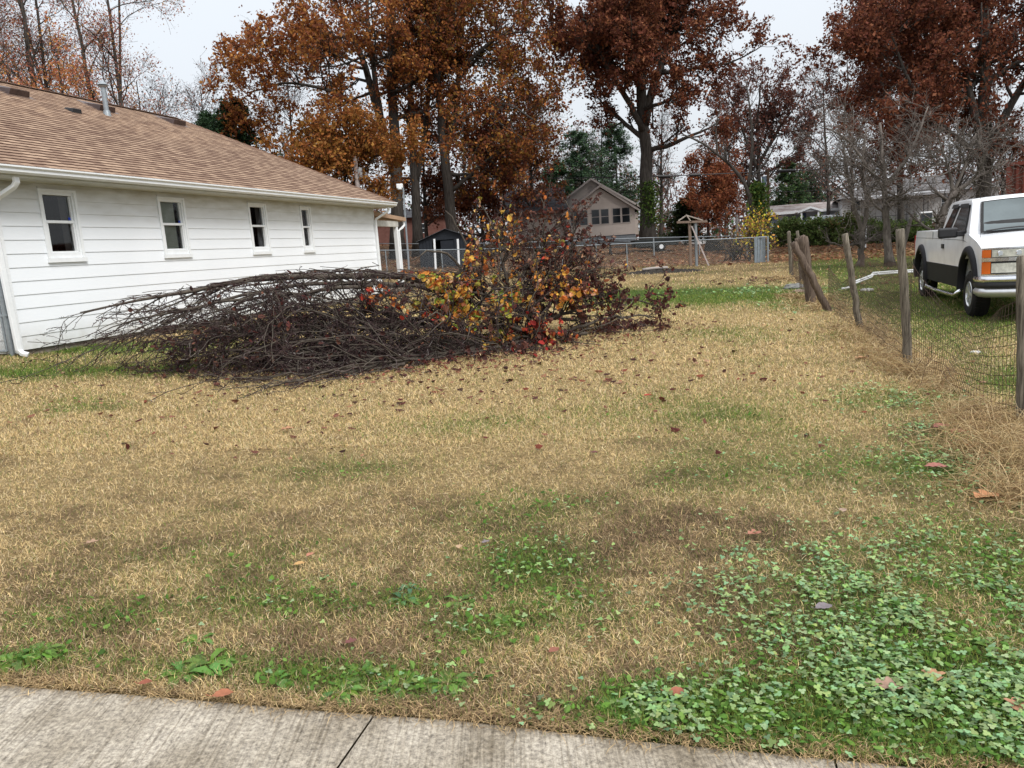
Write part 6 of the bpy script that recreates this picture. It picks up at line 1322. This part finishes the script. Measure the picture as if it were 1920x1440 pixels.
DRY = [(.085, .035, .03), (.13, .055, .04), (.055, .025, .022), (.20, .09, .06), (.10, .03, .025)]
ORD = [(.70, .25, .05), (.60, .16, .04)]
YEL = [(.62, .33, .06), (.66, .41, .08), (.62, .24, .05), (.50, .15, .04), (.66, .45, .17), (.38, .34, .07), (.34, .10, .035), (.24, .08, .035), (.60, .34, .20)]
REDL = [(.40, .05, .03), (.28, .03, .025), (.50, .11, .04), (.18, .028, .022)]
GRNL = [(.20, .30, .04), (.28, .34, .06), (.42, .42, .07)]
L_ = limb
L_('long mossy grey limb lying along the top of the brush pile', [(862, 527, 12.6), (760, 519, 12.0), (640, 514, 11.5), (560, 518, 11.2), (470, 524, 11.0), (380, 540, 10.8), (270, 560, 10.5), (150, 586, 10.3)], .062, .007, 16, 6, 4, 1.3, 401, ang=15, bias=(-.06, -.01, -.05), len2=.42, len3=.22, t1=(.1, .97), tw=.003)
L_('second pale limb just under the long mossy one, tapering to bare tips', [(850, 545, 12.3), (740, 530, 11.9), (620, 530, 11.4), (500, 545, 10.9), (400, 565, 10.6), (300, 590, 10.3), (215, 612, 10.2)], .042, .006, 16, 7, 4, 1.2, 402, ang=16, bias=(-.06, -.01, -.05), len2=.42, t1=(.1, .97), tw=.003)
L_('thin forked limb reaching furthest left in front of the white siding', [(700, 535, 11.3), (560, 548, 11.0), (440, 560, 10.7), (330, 580, 10.5), (240, 603, 10.4), (180, 628, 10.3)], .030, .005, 14, 5, 3, .9, 403, ang=16, bias=(-.06, 0, -.05), len2=.35, tw=.003)
SP = [((860, 610, 12.0), (720, 603, 11.4), (580, 610, 10.9), (450, 622, 10.4), (340, 645, 10.2)), ((880, 620, 12.0), (760, 610, 11.2), (620, 610, 10.8), (480, 625, 10.3), (360, 650, 10.1)),
      ((820, 640, 11.6), (690, 630, 10.9), (560, 640, 10.4), (450, 655, 10.0), (350, 670, 9.9)), ((900, 650, 11.6), (780, 650, 10.8), (650, 660, 10.3), (540, 665, 10.0), (430, 672, 9.8)),
      ((860, 665, 11.0), (740, 670, 10.3), (640, 680, 9.8), (560, 690, 9.6), (480, 695, 9.4)), ((780, 600, 11.6), (640, 595, 11.2), (500, 605, 10.8), (400, 625, 10.6), (300, 655, 10.4)),
      ((980, 620, 12.4), (860, 610, 11.8), (740, 590, 11.4), (620, 575, 11.2), (520, 580, 11.0)), ((940, 655, 11.6), (850, 640, 11.2), (740, 625, 10.9), (640, 640, 10.5), (560, 660, 10.2))]
SL = ['dark bare limb in the upper middle of the brush pile', 'dark limb through the middle left of the brush heap', 'low bare limb near the left foot of the brush heap', 'bare limb at the middle front of the heap, dense with reddish brown twigs',
      'lowest bare limb along the front edge of the brush heap', 'bare limb at the back of the heap nearest the white siding', 'dark limb running under the orange leaves towards the left', 'limb buried at the front centre of the brush heap below the orange leaves']
for i, (pts, lab) in enumerate(zip(SP, SL)):
    L_(lab, pts, .035, .008, 28, 11, 9, .68, 410+i, ang=36, bias=(-.03, -.012, -.05), len2=.38, len3=.18, wander=.30, tw=.0036, leaves=((70, .1, 1, .065, DRY, None),))
SP2 = [((1080, 600, 12.9), (1000, 590, 12.5), (900, 570, 12.1), (800, 575, 11.7), (720, 600, 11.3)), ((1100, 625, 12.5), (1020, 630, 12.1), (940, 640, 11.6), (860, 650, 11.2), (780, 660, 10.8)),
       ((900, 560, 12.4), (960, 545, 12.6), (1020, 540, 12.9), (1080, 550, 13.1), (1130, 565, 13.4)), ((940, 580, 12.3), (980, 520, 12.6), (1000, 480, 12.8), (1030, 460, 12.9), (1060, 450, 13.0)),
       ((900, 600, 12.2), (880, 550, 12.2), (870, 500, 12.3), (890, 470, 12.4), (930, 460, 12.5)), ((760, 600, 11.5), (640, 610, 11.0), (540, 620, 10.6), (450, 640, 10.2), (400, 680, 9.9)),
       ((1020, 645, 12.0), (940, 660, 11.4), (860, 668, 10.9), (780, 672, 10.5), (700, 685, 10.0)), ((680, 650, 10.9), (580, 625, 10.8), (480, 612, 10.6), (400, 618, 10.4), (330, 632, 10.3))]
SL2 = ['bare limb threading under the golden leaves from the right', 'low bare limb under the right half of the heap', 'bare twiggy limb behind the golden leaves leaning right', 'rising bare limb among the central upright stems', 'rising bare limb on the left of the leafy stems',
       'short dark limb sagging to the grass at the left of the heap', 'dark limb along the front edge below the red leaves', 'dark limb crossing the left of the heap under the mossy limb']
for i, (pts, lab) in enumerate(zip(SP2, SL2)):
    L_(lab, pts, .03, .008, 28, 10, 9, .62 if i not in (3, 4) else .5, 480+i, ang=48, bias=(-.02, -.01, -.02) if i in (5, 6, 7) else (0, 0, 0), len2=.36, len3=.18, wander=.30, tw=.0034, leaves=((60, .1, 1, .06, DRY, None),)+(((130, .1, 1, .074, YEL+REDL[:2]+DRY[:2], None),) if i in (2, 3, 4) else ()))
L_('grey front limb whose long bare tips fan out onto the dry grass', [(900, 655, 11.3), (780, 672, 10.2), (670, 688, 9.5), (580, 705, 9.0), (500, 730, 8.55)], .03, .005, 16, 5, 4, .7, 430, ang=20, bias=(-.07, -.04, -.02), len2=.35, len3=.2, tw=.003)
L_('slender front limb low on the grass at the left foot of the heap', [(760, 690, 9.9), (660, 696, 9.5), (570, 700, 9.3), (480, 712, 9.1), (420, 718, 9.1)], .022, .004, 12, 4, 3, .5, 431, ang=22, bias=(-.05, -.02, -.02), len2=.3, len3=.2, tw=.003)
# leafy stems standing up on the right half
LS = [('upright stem on the left of the leafy part with yellow leaves', [(930, 610, 12.2), (905, 540, 12.2), (880, 480, 12.1), (862, 430, 12.0), (835, 395, 12.0)], YEL, 80, 90),
      ('thin arching stem with few orange leaves in front of the dark shed', [(900, 560, 12.4), (860, 500, 12.3), (838, 470, 12.2), (800, 470, 12.1), (770, 490, 12.0)], YEL, 14, 20),
      ('central upright stem thick with golden and orange leaves', [(955, 610, 12.2), (950, 540, 12.1), (940, 480, 12.2), (925, 420, 12.3), (905, 385, 12.3)], YEL, 100, 90),
      ('tallest stem topped with red orange leaves against the tan house', [(1010, 610, 12.8), (1015, 530, 12.8), (1020, 460, 12.9), (1025, 400, 12.9), (1010, 362, 12.9)], REDL[2:3]+YEL[2:4]+DRY, 34, 200),
      ('upright twiggy stem with curled brown leaves below the tan house windows', [(1050, 600, 13.0), (1060, 530, 13.1), (1070, 470, 13.2), (1080, 420, 13.2), (1060, 375, 13.2)], DRY+YEL[2:3], 34, 260),
      ('right hand stem ending in a dense round knot of bare twigs', [(1010, 590, 12.8), (1060, 540, 13.1), (1100, 510, 13.3), (1130, 495, 13.5), (1142, 500, 13.5)], DRY, 20, 60),
      ('leafy stem leaning right over the lawn with pale curled leaves', [(990, 600, 12.6), (1030, 540, 12.8), (1070, 490, 13.0), (1105, 450, 13.1), (1118, 440, 13.1)], DRY+[(.55, .30, .22), (.60, .40, .30)], 30, 220)]
for i, (lab, pts, pal, na, nb) in enumerate(LS):
    L_(lab, pts, .032, .006, 24 if i != 1 else 10, 9, 8, .55 if i != 5 else .42, 440+i, ang=55, bias=(0, 0, .0), len2=.34, len3=.17, wander=.26, trop=.0, tw=.003, group='leafy cut stems in the brush pile', name='leafy_stem',
       leaves=((na*2, .2, 1, .07, pal, None), (int(nb*1.8), .2, 1, .05, DRY, None)))
# broad golden mass low in the middle, red at its foot
LM = [('low leafy limb carrying the densest mass of yellow and orange leaves', [(1010, 600, 12.4), (960, 570, 12.1), (900, 550, 11.9), (850, 545, 11.8), (800, 560, 11.6)], YEL+YEL[:3]+GRNL[:2], 420, 100, 14),
      ('leafy limb with yellow green leaves beneath the central stem', [(1000, 630, 12.0), (950, 600, 11.8), (900, 580, 11.7), (860, 570, 11.6), (830, 590, 11.5)], YEL+GRNL, 330, 120, 13),
      ('leafy limb at the right of the golden mass with orange and peach leaves', [(960, 620, 12.2), (1000, 570, 12.3), (1040, 545, 12.5), (1070, 540, 12.7), (1090, 560, 12.8)], YEL[:4]+[(.70, .38, .25)]+DRY[:2], 240, 260, 13),
      ('limb with bright red leaves hanging over the dry grass', [(930, 600, 11.9), (960, 615, 11.7), (990, 620, 11.7), (1030, 625, 11.8), (1060, 630, 11.9)], REDL+YEL[3:5]+DRY[:2], 120, 200, 11),
      ('limb with scattered red and orange leaves left of the golden mass', [(900, 590, 12.0), (850, 580, 11.6), (800, 575, 11.4), (750, 560, 11.3), (700, 545, 11.2)], REDL[:2]+YEL[2:4], 70, 60, 11),
      ('limb with dried maroon leaves stretching right along the ground', [(1000, 610, 12.4), (1070, 585, 12.9), (1130, 565, 13.4), (1190, 560, 13.8), (1235, 575, 14.0)], DRY+DRY[:3]+DRY+REDL[1:2], 160, 520, 15),
      ('lower right limb covered in shrivelled dark leaves at the pile end', [(1020, 640, 12.2), (1080, 615, 12.7), (1140, 595, 13.2), (1190, 590, 13.6), (1238, 596, 14.0)], DRY+DRY[:3], 130, 520, 15),
      ('bare brown limb low under the red leaves at the front', [(1060, 620, 12.2), (1000, 640, 11.7), (930, 655, 11.2), (860, 665, 10.7), (800, 680, 10.2)], DRY+REDL[1:2], 60, 160, 17)]
for i, (lab, pts, pal, na, nb, n1) in enumerate(LM):
    L_(lab, pts, .034, .008, n1+5, 9, 8, .50, 460+i, ang=60, bias=(0, 0, .02 if i < 6 else 0), len2=.34, len3=.17, wander=.28, trop=.0, tw=.0034, group='leafy cut limbs in the brush pile',
       leaves=((int(na*2.1), .1, 1, .074, pal, None), (int(nb*1.2), .1, 1, .05, DRY, None)))
# ------------------------------------------------------------------ fallen leaves
rng = np.random.default_rng(500)
def litter_pts(n, cx, cy, sx, sy): p = np.stack([rng.normal(cx, sx, n), rng.normal(cy, sy, n), np.zeros(n)], 1); return p
pts = []
for px, py, n_, sx, sy in ((450, 690, 160, .8, .45), (620, 700, 200, .9, .5), (800, 690, 260, .8, .5), (950, 670, 320, .8, .5), (1080, 635, 260, .8, .55), (1200, 615, 160, .7, .6), (1000, 720, 170, 1.4, .8), (700, 760, 60, 1.6, .8), (1250, 660, 60, 1.4, 1.0), (300, 740, 30, 1.2, .8)):
    q = G(px, py); pts.append(litter_pts(n_, q[0], q[1], sx, sy))
pts = np.vstack(pts); q = np.stack([rng.uniform(-7, 5, 240), rng.uniform(5.2, 15, 240), np.zeros(240)], 1); pts = np.vstack([pts, q])
pts = pts[(pts[:, 1] > edge_y(pts[:, 0])+.3)]; pts[:, 2] = gz(pts[:, 0], pts[:, 1])+.03+rng.random(len(pts))*.02
mb = MB(); leaf_cards(mb, pts, .058, DRY+DRY+[(.30, .15, .09), (.34, .21, .13), (.20, .06, .04)], rng, flat=.85, fold=.2)
q = np.stack([rng.uniform(4.3, 20, 900), rng.uniform(4, 34, 900), np.zeros(900)], 1); q = q[(q[:, 0]-4.3) > (q[:, 1]-7)*.3]; q[:, 2] = gz(q[:, 0], q[:, 1])+.03
leaf_cards(mb, q, .085, [(.26, .12, .07), (.18, .08, .05), (.34, .18, .10)], rng, flat=.85, fold=.2)
n_ = 26000; yy = rng.uniform(35, 72, n_); xx = rng.uniform(-.5, .62, n_)*yy; q = np.stack([xx, yy, gz(xx, yy)+.04], 1); keep = yy > 35.8+.36*(12.5-xx)*.98+rng.normal(0, .8, n_); q = q[keep]
leaf_cards(mb, q, .20, [(.26, .12, .06), (.18, .075, .04), (.34, .19, .10), (.14, .06, .035), (.30, .21, .12)], rng, flat=.9)
tag(mb.build('leaf_litter', M_leaf, colors=True), 'brown fallen leaves scattered over the lawn and thick beyond the back fence', 'fallen leaves', kind='stuff')
def big_leaf(px, py, L_, col, rot, lab, lobed=False, curl=.25):
    b_ = G(px, py); b_[2] += .035; a = math.radians(rot); e1 = np.array([math.cos(a), math.sin(a), 0]); e2 = np.array([-math.sin(a), math.cos(a), 0]); up_ = np.array([0, 0, 1.])
    n = 12; V = []; 
    for i in range(n+1):
        t_ = i/n; w_ = math.sin(math.pi*min(1, t_*1.02))**.8*.36
        if lobed: w_ *= (.45+.9*abs(math.sin(t_*math.pi*2.6)))
        for s in (-1, -.5, 0, .5, 1): V.append(b_+e1*L_*(t_-.5)+e2*L_*w_*s+up_*(L_*curl*(abs(s)**1.5*w_*1.3+.25*(t_-.5)**2*2)+L_*.02*math.sin(i*2.1+s*3)))
    V += [b_-e1*L_*.5, b_-e1*L_*.75+up_*.01, b_-e1*L_*.75+up_*.013+e2*.002, b_-e1*L_*.5+e2*.004]
    F = [[i*5+j, i*5+5+j, i*5+6+j, i*5+1+j] for i in range(n) for j in range(4)]+[[(n+1)*5, (n+1)*5+1, (n+1)*5+2, (n+1)*5+3]]
    mb = MB(); mb.add(V, F); o = mb.build('fallen_leaf', mat('dry_leaf', tuple(c_*.72 for c_ in col), .7, .2, var=.25, scale=30), origin=b_, smooth=True); tag(o, lab, 'leaf', 'fallen leaves in the near grass'); return o
for a_ in ((420, 1320, .075, (.38, .15, .08), 12, 'orange brown leaf lying on the edge of the sidewalk', 0), (563, 1070, .06, (.55, .34, .14), 20, 'pale yellow curled leaf in the middle left of the lawn', 0), (583, 1052, .05, (.50, .22, .14), 60, 'pinkish orange leaf just above the pale yellow curled one', 0),
           (1270, 1317, .075, (.36, .13, .08), -12, 'rusty oval leaf beside green weeds near the sidewalk', 0), (1665, 1306, .10, (.34, .22, .16), -15, 'grey tan lobed leaf lying on the clover at lower right', 1), (1750, 1284, .085, (.50, .28, .16), 70, 'light brown oak leaf standing in the clover at lower right', 1),
           (1905, 1340, .08, (.42, .22, .13), 60, 'tan leaf at the right edge near the bottom corner', 1), (1545, 1153, .08, (.22, .19, .20), 10, 'dark grey leaf on the pale clover', 0), (1415, 1012, .08, (.40, .18, .12), 10, 'reddish leaf in dry grass right of centre', 1), (1580, 968, .06, (.42, .30, .22), 80, 'small upright pale leaf in the grass below the clover', 0),
           (1850, 942, .16, (.48, .23, .11), 10, 'large orange tan leaf at the foot of the grass mound', 1), (1797, 818, .15, (.30, .10, .07), 30, 'large dark red leaf among the clover by the fence', 0), (1765, 808, .15, (.32, .12, .10), 20, 'reddish leaf left of the large dark red one', 0), (1820, 845, .13, (.42, .17, .08), 60, 'upright orange brown leaf against the fence-side grass', 1),
           (1755, 885, .14, (.36, .15, .12), -20, 'curled pink brown leaf on the lawn side of the clover strip', 0), (912, 1028, .05, (.24, .20, .20), 40, 'small greyish leaf near the centre of the lawn', 1), (862, 1037, .05, (.52, .36, .22), 80, 'small pale upright leaf left of the small greyish one', 0), (175, 1028, .07, (.40, .26, .17), 30, 'pale brown lobed leaf on the left of the lawn', 1),
           (1215, 748, .09, (.40, .06, .04), 10, 'bright red leaf lying on the tan grass right of the pile', 0), (540, 812, .12, (.42, .22, .12), 20, 'tan curled leaf on the lawn below the front twigs', 1), (1615, 677, .16, (.45, .25, .13), 5, 'tan leaf at the foot of the fence between two posts', 1), (275, 1297, .05, (.30, .10, .06), 10, 'small rust leaf where the grass meets the sidewalk', 0),
           (1115, 857, .06, (.16, .06, .06), 0, 'small maroon leaf in the middle of the lawn', 0), (660, 1218, .05, (.20, .08, .07), 30, 'dark leaf pair beside the weeds near the sidewalk', 1), (1040, 1235, .05, (.30, .12, .08), 30, 'small brown leaf in the dark grass near the bottom centre', 0)):
    big_leaf(*a_[:6], lobed=a_[6])
# ------------------------------------------------------------------ grass, clover and weeds
rng = np.random.default_rng(600)
def sample_field(n, d0, d1, power, half=.74, marg=2.3):
    ds = np.linspace(d0, d1, 400); pdf = ds**(-power)*(half*ds+marg); cdf = np.cumsum(pdf); cdf /= cdf[-1]
    y = np.interp(rng.random(n), cdf, ds); x = rng.uniform(-1, 1, n)*(half*y+marg); return x, y
def allowed(x, y):
    ok = y > edge_y(x)+rng.normal(.0, .018, len(x))
    s = (x-HC[0])*HU[0]+(y-HC[1])*HU[1]; o = (x-HC[0])*HN[0]+(y-HC[1])*HN[1]
    ok &= ~((s > -6) & (s < 14.8) & (o < .02) & ((s > -.2) | (o < -.9)))
    return ok & ~((x-2.0)**2+(y-1.2)**2 < 0)
def blades(n, d0, d1, power, L0, W0, seg=True):
    x, y = sample_field(n, d0, d1, power); k = allowed(x, y); x, y = x[k], y[k]; n = len(x)
    g, c, b_, l = ground_mix(x, y); keep = rng.random(n) > c*.35+l*.75; x, y, g, c, b_, l = [q[keep] for q in (x, y, g, c, b_, l)]; n = len(x)
    green = rng.random(n) < np.clip(g*.85+.07, 0, .95); brown = rng.random(n) < np.clip(b_*.95+.12, 0, .9)
    base = np.where(brown[:, None], BRN*1.95, TAN*1.25); pale = rng.random(n) < .26; base = np.where((pale & ~brown)[:, None], np.array([.72, .59, .37]), base)
    gcol = GRN*rng.uniform(.8, 1.9, (n, 1))*np.stack([rng.uniform(.8, 1.5, n), np.ones(n), rng.uniform(.7, 1.4, n)], 1)
    col = np.where(green[:, None], gcol, base*rng.uniform(.4, 1.35, (n, 1)))
    dsc = np.maximum(1, y/5.0); L = L0*rng.uniform(.45, 1.5, n)*np.where(y > 9, 1.0, 1)*np.minimum(dsc, 2.2)**.4; W = W0*rng.uniform(.6, 1.3, n)*dsc
    tilt = np.radians(np.where(green, rng.uniform(10, 65, n), rng.uniform(30, 88, n))); az = rng.uniform(0, 2*np.pi, n)
    d = np.stack([np.sin(tilt)*np.cos(az), np.sin(tilt)*np.sin(az), np.cos(tilt)], 1); sd = np.stack([-np.sin(az), np.cos(az), rng.normal(0, .3, n)], 1)
    p = np.stack([x, y, gz(x, y)+rng.uniform(-.004, .012, n)+(fbm(x, y, .5, 5)-.5)*.025*np.clip(y/6, .3, 1)], 1); Ls = L[:, None]; Ws = W[:, None]
    curl = rng.normal(0, .26, (n, 3))*[1, 1, .3]-[0, 0, .25]
    if seg:
        mid = p+d*Ls*.5; tip = mid+nrm(d+curl)*Ls*.55; tip[:, 2] = np.maximum(tip[:, 2], p[:, 2]+.002)
        v = np.stack([p-sd*Ws/2, p+sd*Ws/2, mid+sd*Ws*.42, mid-sd*Ws*.42, tip], 1).reshape(-1, 3); i = np.arange(n)[:, None]*5
        mbG.add(v, i+np.array([[0, 1, 2, 3]]), np.repeat(col, 5, 0)); mbG.f.append(i+np.array([[3, 2, 4]])+mbG.n-len(v))
    else:
        tip = p+nrm(d)*Ls; v = np.stack([p-sd*Ws/2, p+sd*Ws/2, tip], 1).reshape(-1, 3); mbG.add(v, np.arange(n)[:, None]*3+np.array([[0, 1, 2]]), np.repeat(col, 3, 0))
mbG = MB()
blades(720000, 2.0, 7.5, 2.0, .033, .0019); blades(600000, 6.0, 20, 1.6, .036, .0024); blades(120000, 16, 48, 1.5, .06, .003, seg=False)
tag(mbG.build('grass', M_grass, colors=True), 'short dormant tan lawn grass with green patches', 'grass', kind='stuff')
# straw hanging over the edge of the slab
mbG = MB(); n_ = 9000; x = rng.uniform(-4.5, 3.5, n_); y = edge_y(x)+rng.normal(.03, .028, n_); az = rng.normal(-np.pi/2, 1.1, n_); tl_ = np.radians(rng.uniform(45, 88, n_)); L = rng.uniform(.03, .085, n_)[:, None]
d = np.stack([np.sin(tl_)*np.cos(az), np.sin(tl_)*np.sin(az), np.cos(tl_)], 1); sd = np.stack([-np.sin(az), np.cos(az), np.zeros(n_)], 1)*.0011; p = np.stack([x, y, gz(x, y)+.002], 1); mid = p+d*L*.55; tip = mid+nrm(d+rng.normal(0, .3, (n_, 3))-[0, 0, .55])*L*.5; tip[:, 2] = np.maximum(tip[:, 2], gz(tip[:, 0], tip[:, 1])+.002)
col = np.array([[.50, .36, .19]])*rng.uniform(.35, 1.3, (n_, 1)); v = np.stack([p-sd, p+sd, mid+sd, mid-sd, tip], 1).reshape(-1, 3); i = np.arange(n_)[:, None]*5; mbG.add(v, i+np.array([[0, 1, 2, 3]]), np.repeat(col, 5, 0)); mbG.f.append(i+np.array([[3, 2, 4]]))
# long dry grass along the wire fence
def longgrass(px, py, n, sx, sy, h, pal=((.52, .39, .20), (.42, .29, .14), (.30, .19, .10), (.60, .47, .27))):
    q = G(px, py); p = np.stack([rng.normal(q[0], sx, n), rng.normal(q[1], sy, n), np.zeros(n)], 1); p[:, 2] = gz(p[:, 0], p[:, 1]); d = nrm(np.stack([rng.normal(0, .55, n), rng.normal(0, .55, n), np.ones(n)], 1)); L = h*rng.uniform(.5, 1.3, n)[:, None]; K = 6; out = [p]
    for k in range(1, K): d = nrm(d+rng.normal(0, .12, (n, 3))-[0, 0, .22]+d*[.35, .35, 0]); p = p+d*L/(K-1); p[:, 2] = np.maximum(p[:, 2], gz(p[:, 0], p[:, 1])+.01); out.append(p)
    pth = np.stack(out, 1); pal = np.array(pal); mbG.tubes(pth, np.linspace(.0022, .0008, K)[None]*np.ones((n, 1))*max(1, q[1]/6), 3, col=pal[rng.integers(0, len(pal), n)]*rng.uniform(.7, 1.2, (n, 1)), cap=False)
for a_ in ((1895, 860, 900, .20, .30, .30), (1870, 800, 700, .18, .25, .26), (1905, 930, 600, .14, .18, .22), (1820, 775, 350, .18, .2, .18), (1720, 690, 320, .15, .35, .22), (1760, 730, 260, .15, .25, .18), (1625, 640, 260, .2, .35, .2), (1660, 665, 260, .2, .3, .18), (1600, 620, 160, .2, .3, .2), (1530, 575, 260, .25, .4, .22), (1510, 560, 240, .25, .5, .25), (1485, 525, 150, .3, .5, .3), (1700, 700, 220, .1, .2, .28)): longgrass(a_[0], a_[1], int(a_[2]*1.5), a_[3], a_[4], a_[5]*1.1)
tag(mbG.build('dry_long_grass', M_grass, colors=True), 'long arching dry grass along the wire fence and straw over the slab edge', 'dry grass', kind='stuff')
# clover
cand = 540000; x, y = sample_field(cand, 2.0, 24, 1.5); g, c, b_, l = ground_mix(x, y); k = allowed(x, y) & (rng.random(cand) < c*.62*np.clip(fbm(x, y, .16, 77)*3.4-1.05, .05, 1)*np.clip(7/y, .25, 1.0)); x, y = x[k], y[k]; n_ = len(x); sz = rng.uniform(.0038, .0082, n_)*np.maximum(1, y/5); az = rng.uniform(0, 6.28, n_)
hgt = rng.uniform(.018, .05, n_); V = []; colr = np.array([.235, .345, .14])*rng.uniform(.5, 1.45, (n_, 1))*np.stack([rng.uniform(.8, 1.2, n_), np.ones(n_), rng.uniform(.75, 1.35, n_)], 1); mb = MB()
tl1, tl2 = rng.normal(0, .25, n_), rng.normal(0, .25, n_)
for j in range(3):
    a_ = az+j*2.094; cx, cy = np.cos(a_)*sz*.95, np.sin(a_)*sz*.95; vs = []
    for q_ in range(6):
        b2 = a_+q_*1.047; px_, py_ = cx+np.cos(b2)*sz*.92, cy+np.sin(b2)*sz*.92; vs.append(np.stack([x+px_, y+py_, gz(x, y)+hgt+px_*tl1+py_*tl2], 1))
    v = np.stack(vs, 1).reshape(-1, 3); mb.add(v, np.arange(n_)[:, None]*6+np.arange(6)[None], np.repeat(colr, 6, 0))
tag(mb.build('clover', M_leaf, colors=True), 'pale green clover spreading through the grass, thickest at the lower right', 'clover', kind='stuff')
# low broad-leaved ground cover in the green patches
cand = 150000; x, y = sample_field(cand, 2.0, 14, 1.9); g, c, b_, l = ground_mix(x, y); k = allowed(x, y) & (rng.random(cand) < np.clip(g-.12, 0, 1)*.5); x, y = x[k], y[k]; n_ = len(x); mb = MB()
leaf_cards(mb, np.stack([x, y, gz(x, y)+rng.uniform(.012, .04, n_)], 1), .024, [(.11, .22, .035), (.08, .17, .03), (.16, .27, .06), (.06, .12, .025)], rng, flat=.6, aspect=.6, fold=.12)
tag(mb.build('ground_cover', M_leaf, colors=True), 'small leaved green ground cover mixed through the lawn', 'ground cover', kind='stuff')
# dandelion-like rosettes
M_weed = colmat('weed_leaf', .5, .35, .3)
def rosette(px, py, n, L_, seed, lab, col=(.105, .215, .035)):
    rng = np.random.default_rng(seed); b_ = G(px, py); b_[2] += .004; mb = MB(); K = 8
    for i in range(n):
        a = rng.uniform(0, 6.28); L = L_*rng.uniform(.55, 1.15); e = rng.uniform(.35, 1.1); d = nrm(np.array([math.cos(a), math.sin(a), e])); sd = np.array([-math.sin(a), math.cos(a), 0]); p = b_+d*[.01, .01, 0]; V = []; tw = rng.normal(0, .25)
        cc = np.array(col)*rng.uniform(.6, 1.35)*[rng.uniform(.8, 1.35), 1, rng.uniform(.7, 1.4)]
        for k in range(K):
            t_ = k/(K-1); w_ = L*.15*(.12+math.sin(math.pi*min(1, t_**1.25)))*(1-.28*(k % 2)); fold = np.array([0, 0, w_*.35])
            V += [p-sd*w_+fold, p, p+sd*w_+fold]; d = nrm(d-[0, 0, .17*e+.05]+sd*tw*.12); p = p+d*L/(K-1)
        V = np.array(V); V[:, 2] = np.maximum(V[:, 2], gz(V[:, 0], V[:, 1])+.006); mb.add(V, [[k*3+j, k*3+3+j, k*3+4+j, k*3+1+j] for k in range(K-1) for j in range(2)], cc)
    o = mb.build('dandelion_weed', M_weed, origin=b_, colors=True, smooth=True); tag(o, lab, 'weed', 'broad leaved weeds in the lawn')
WE = [(25, 1245, 'weed clump at the left edge of the picture by the sidewalk', 26, .10), (75, 1228, 'wide weed clump second from the left edge', 30, .10), (345, 1268, 'leafy weed with long upright leaves left of the sidewalk straw', 18, .12), (390, 1250, 'weed with bright long leaves right beside the long upright leaved one', 16, .12),
      (372, 1205, 'small weed higher up behind the two long leaved ones', 14, .08), (515, 1282, 'thin pale green weed between the two large weed clumps', 12, .08), (640, 1300, 'dense weed touching the sidewalk left of the joint', 26, .10), (672, 1268, 'weed just above the dense one by the joint', 18, .09), (745, 1292, 'low weed between two dense ones near the sidewalk joint', 18, .08),
      (838, 1285, 'upright bright weed clump right of the sidewalk joint', 26, .10), (862, 1130, 'small solitary bright green weed in the brown grass', 13, .08), (755, 1128, 'blue green spreading weed left of the small solitary one', 16, .09, (.09, .20, .07)), (770, 1105, 'bluish weed top part just behind the spreading one', 12, .07, (.09, .20, .08)),
      (1150, 1330, 'weed at the sidewalk edge with a tall left leaf', 16, .09), (1205, 1345, 'low weed right of the tall left leaf one', 16, .08), (1345, 1325, 'broad weed under the clover edge at the bottom', 18, .09), (1400, 1345, 'weed among clover above the slab', 18, .08), (1660, 1370, 'leafy weed with yellow flecks near the lower right corner', 26, .08), (1800, 1395, 'round leaved weed in the lower right corner', 22, .08),
      (935, 1165, 'scrubby weed right of the solitary bright one', 12, .07), (1810, 1210, 'flat green weed near the right edge among pale clover', 14, .10)]
for i, a_ in enumerate(WE): rosette(a_[0], a_[1], a_[3], a_[4], 700+i, a_[2], *(a_[5:]))
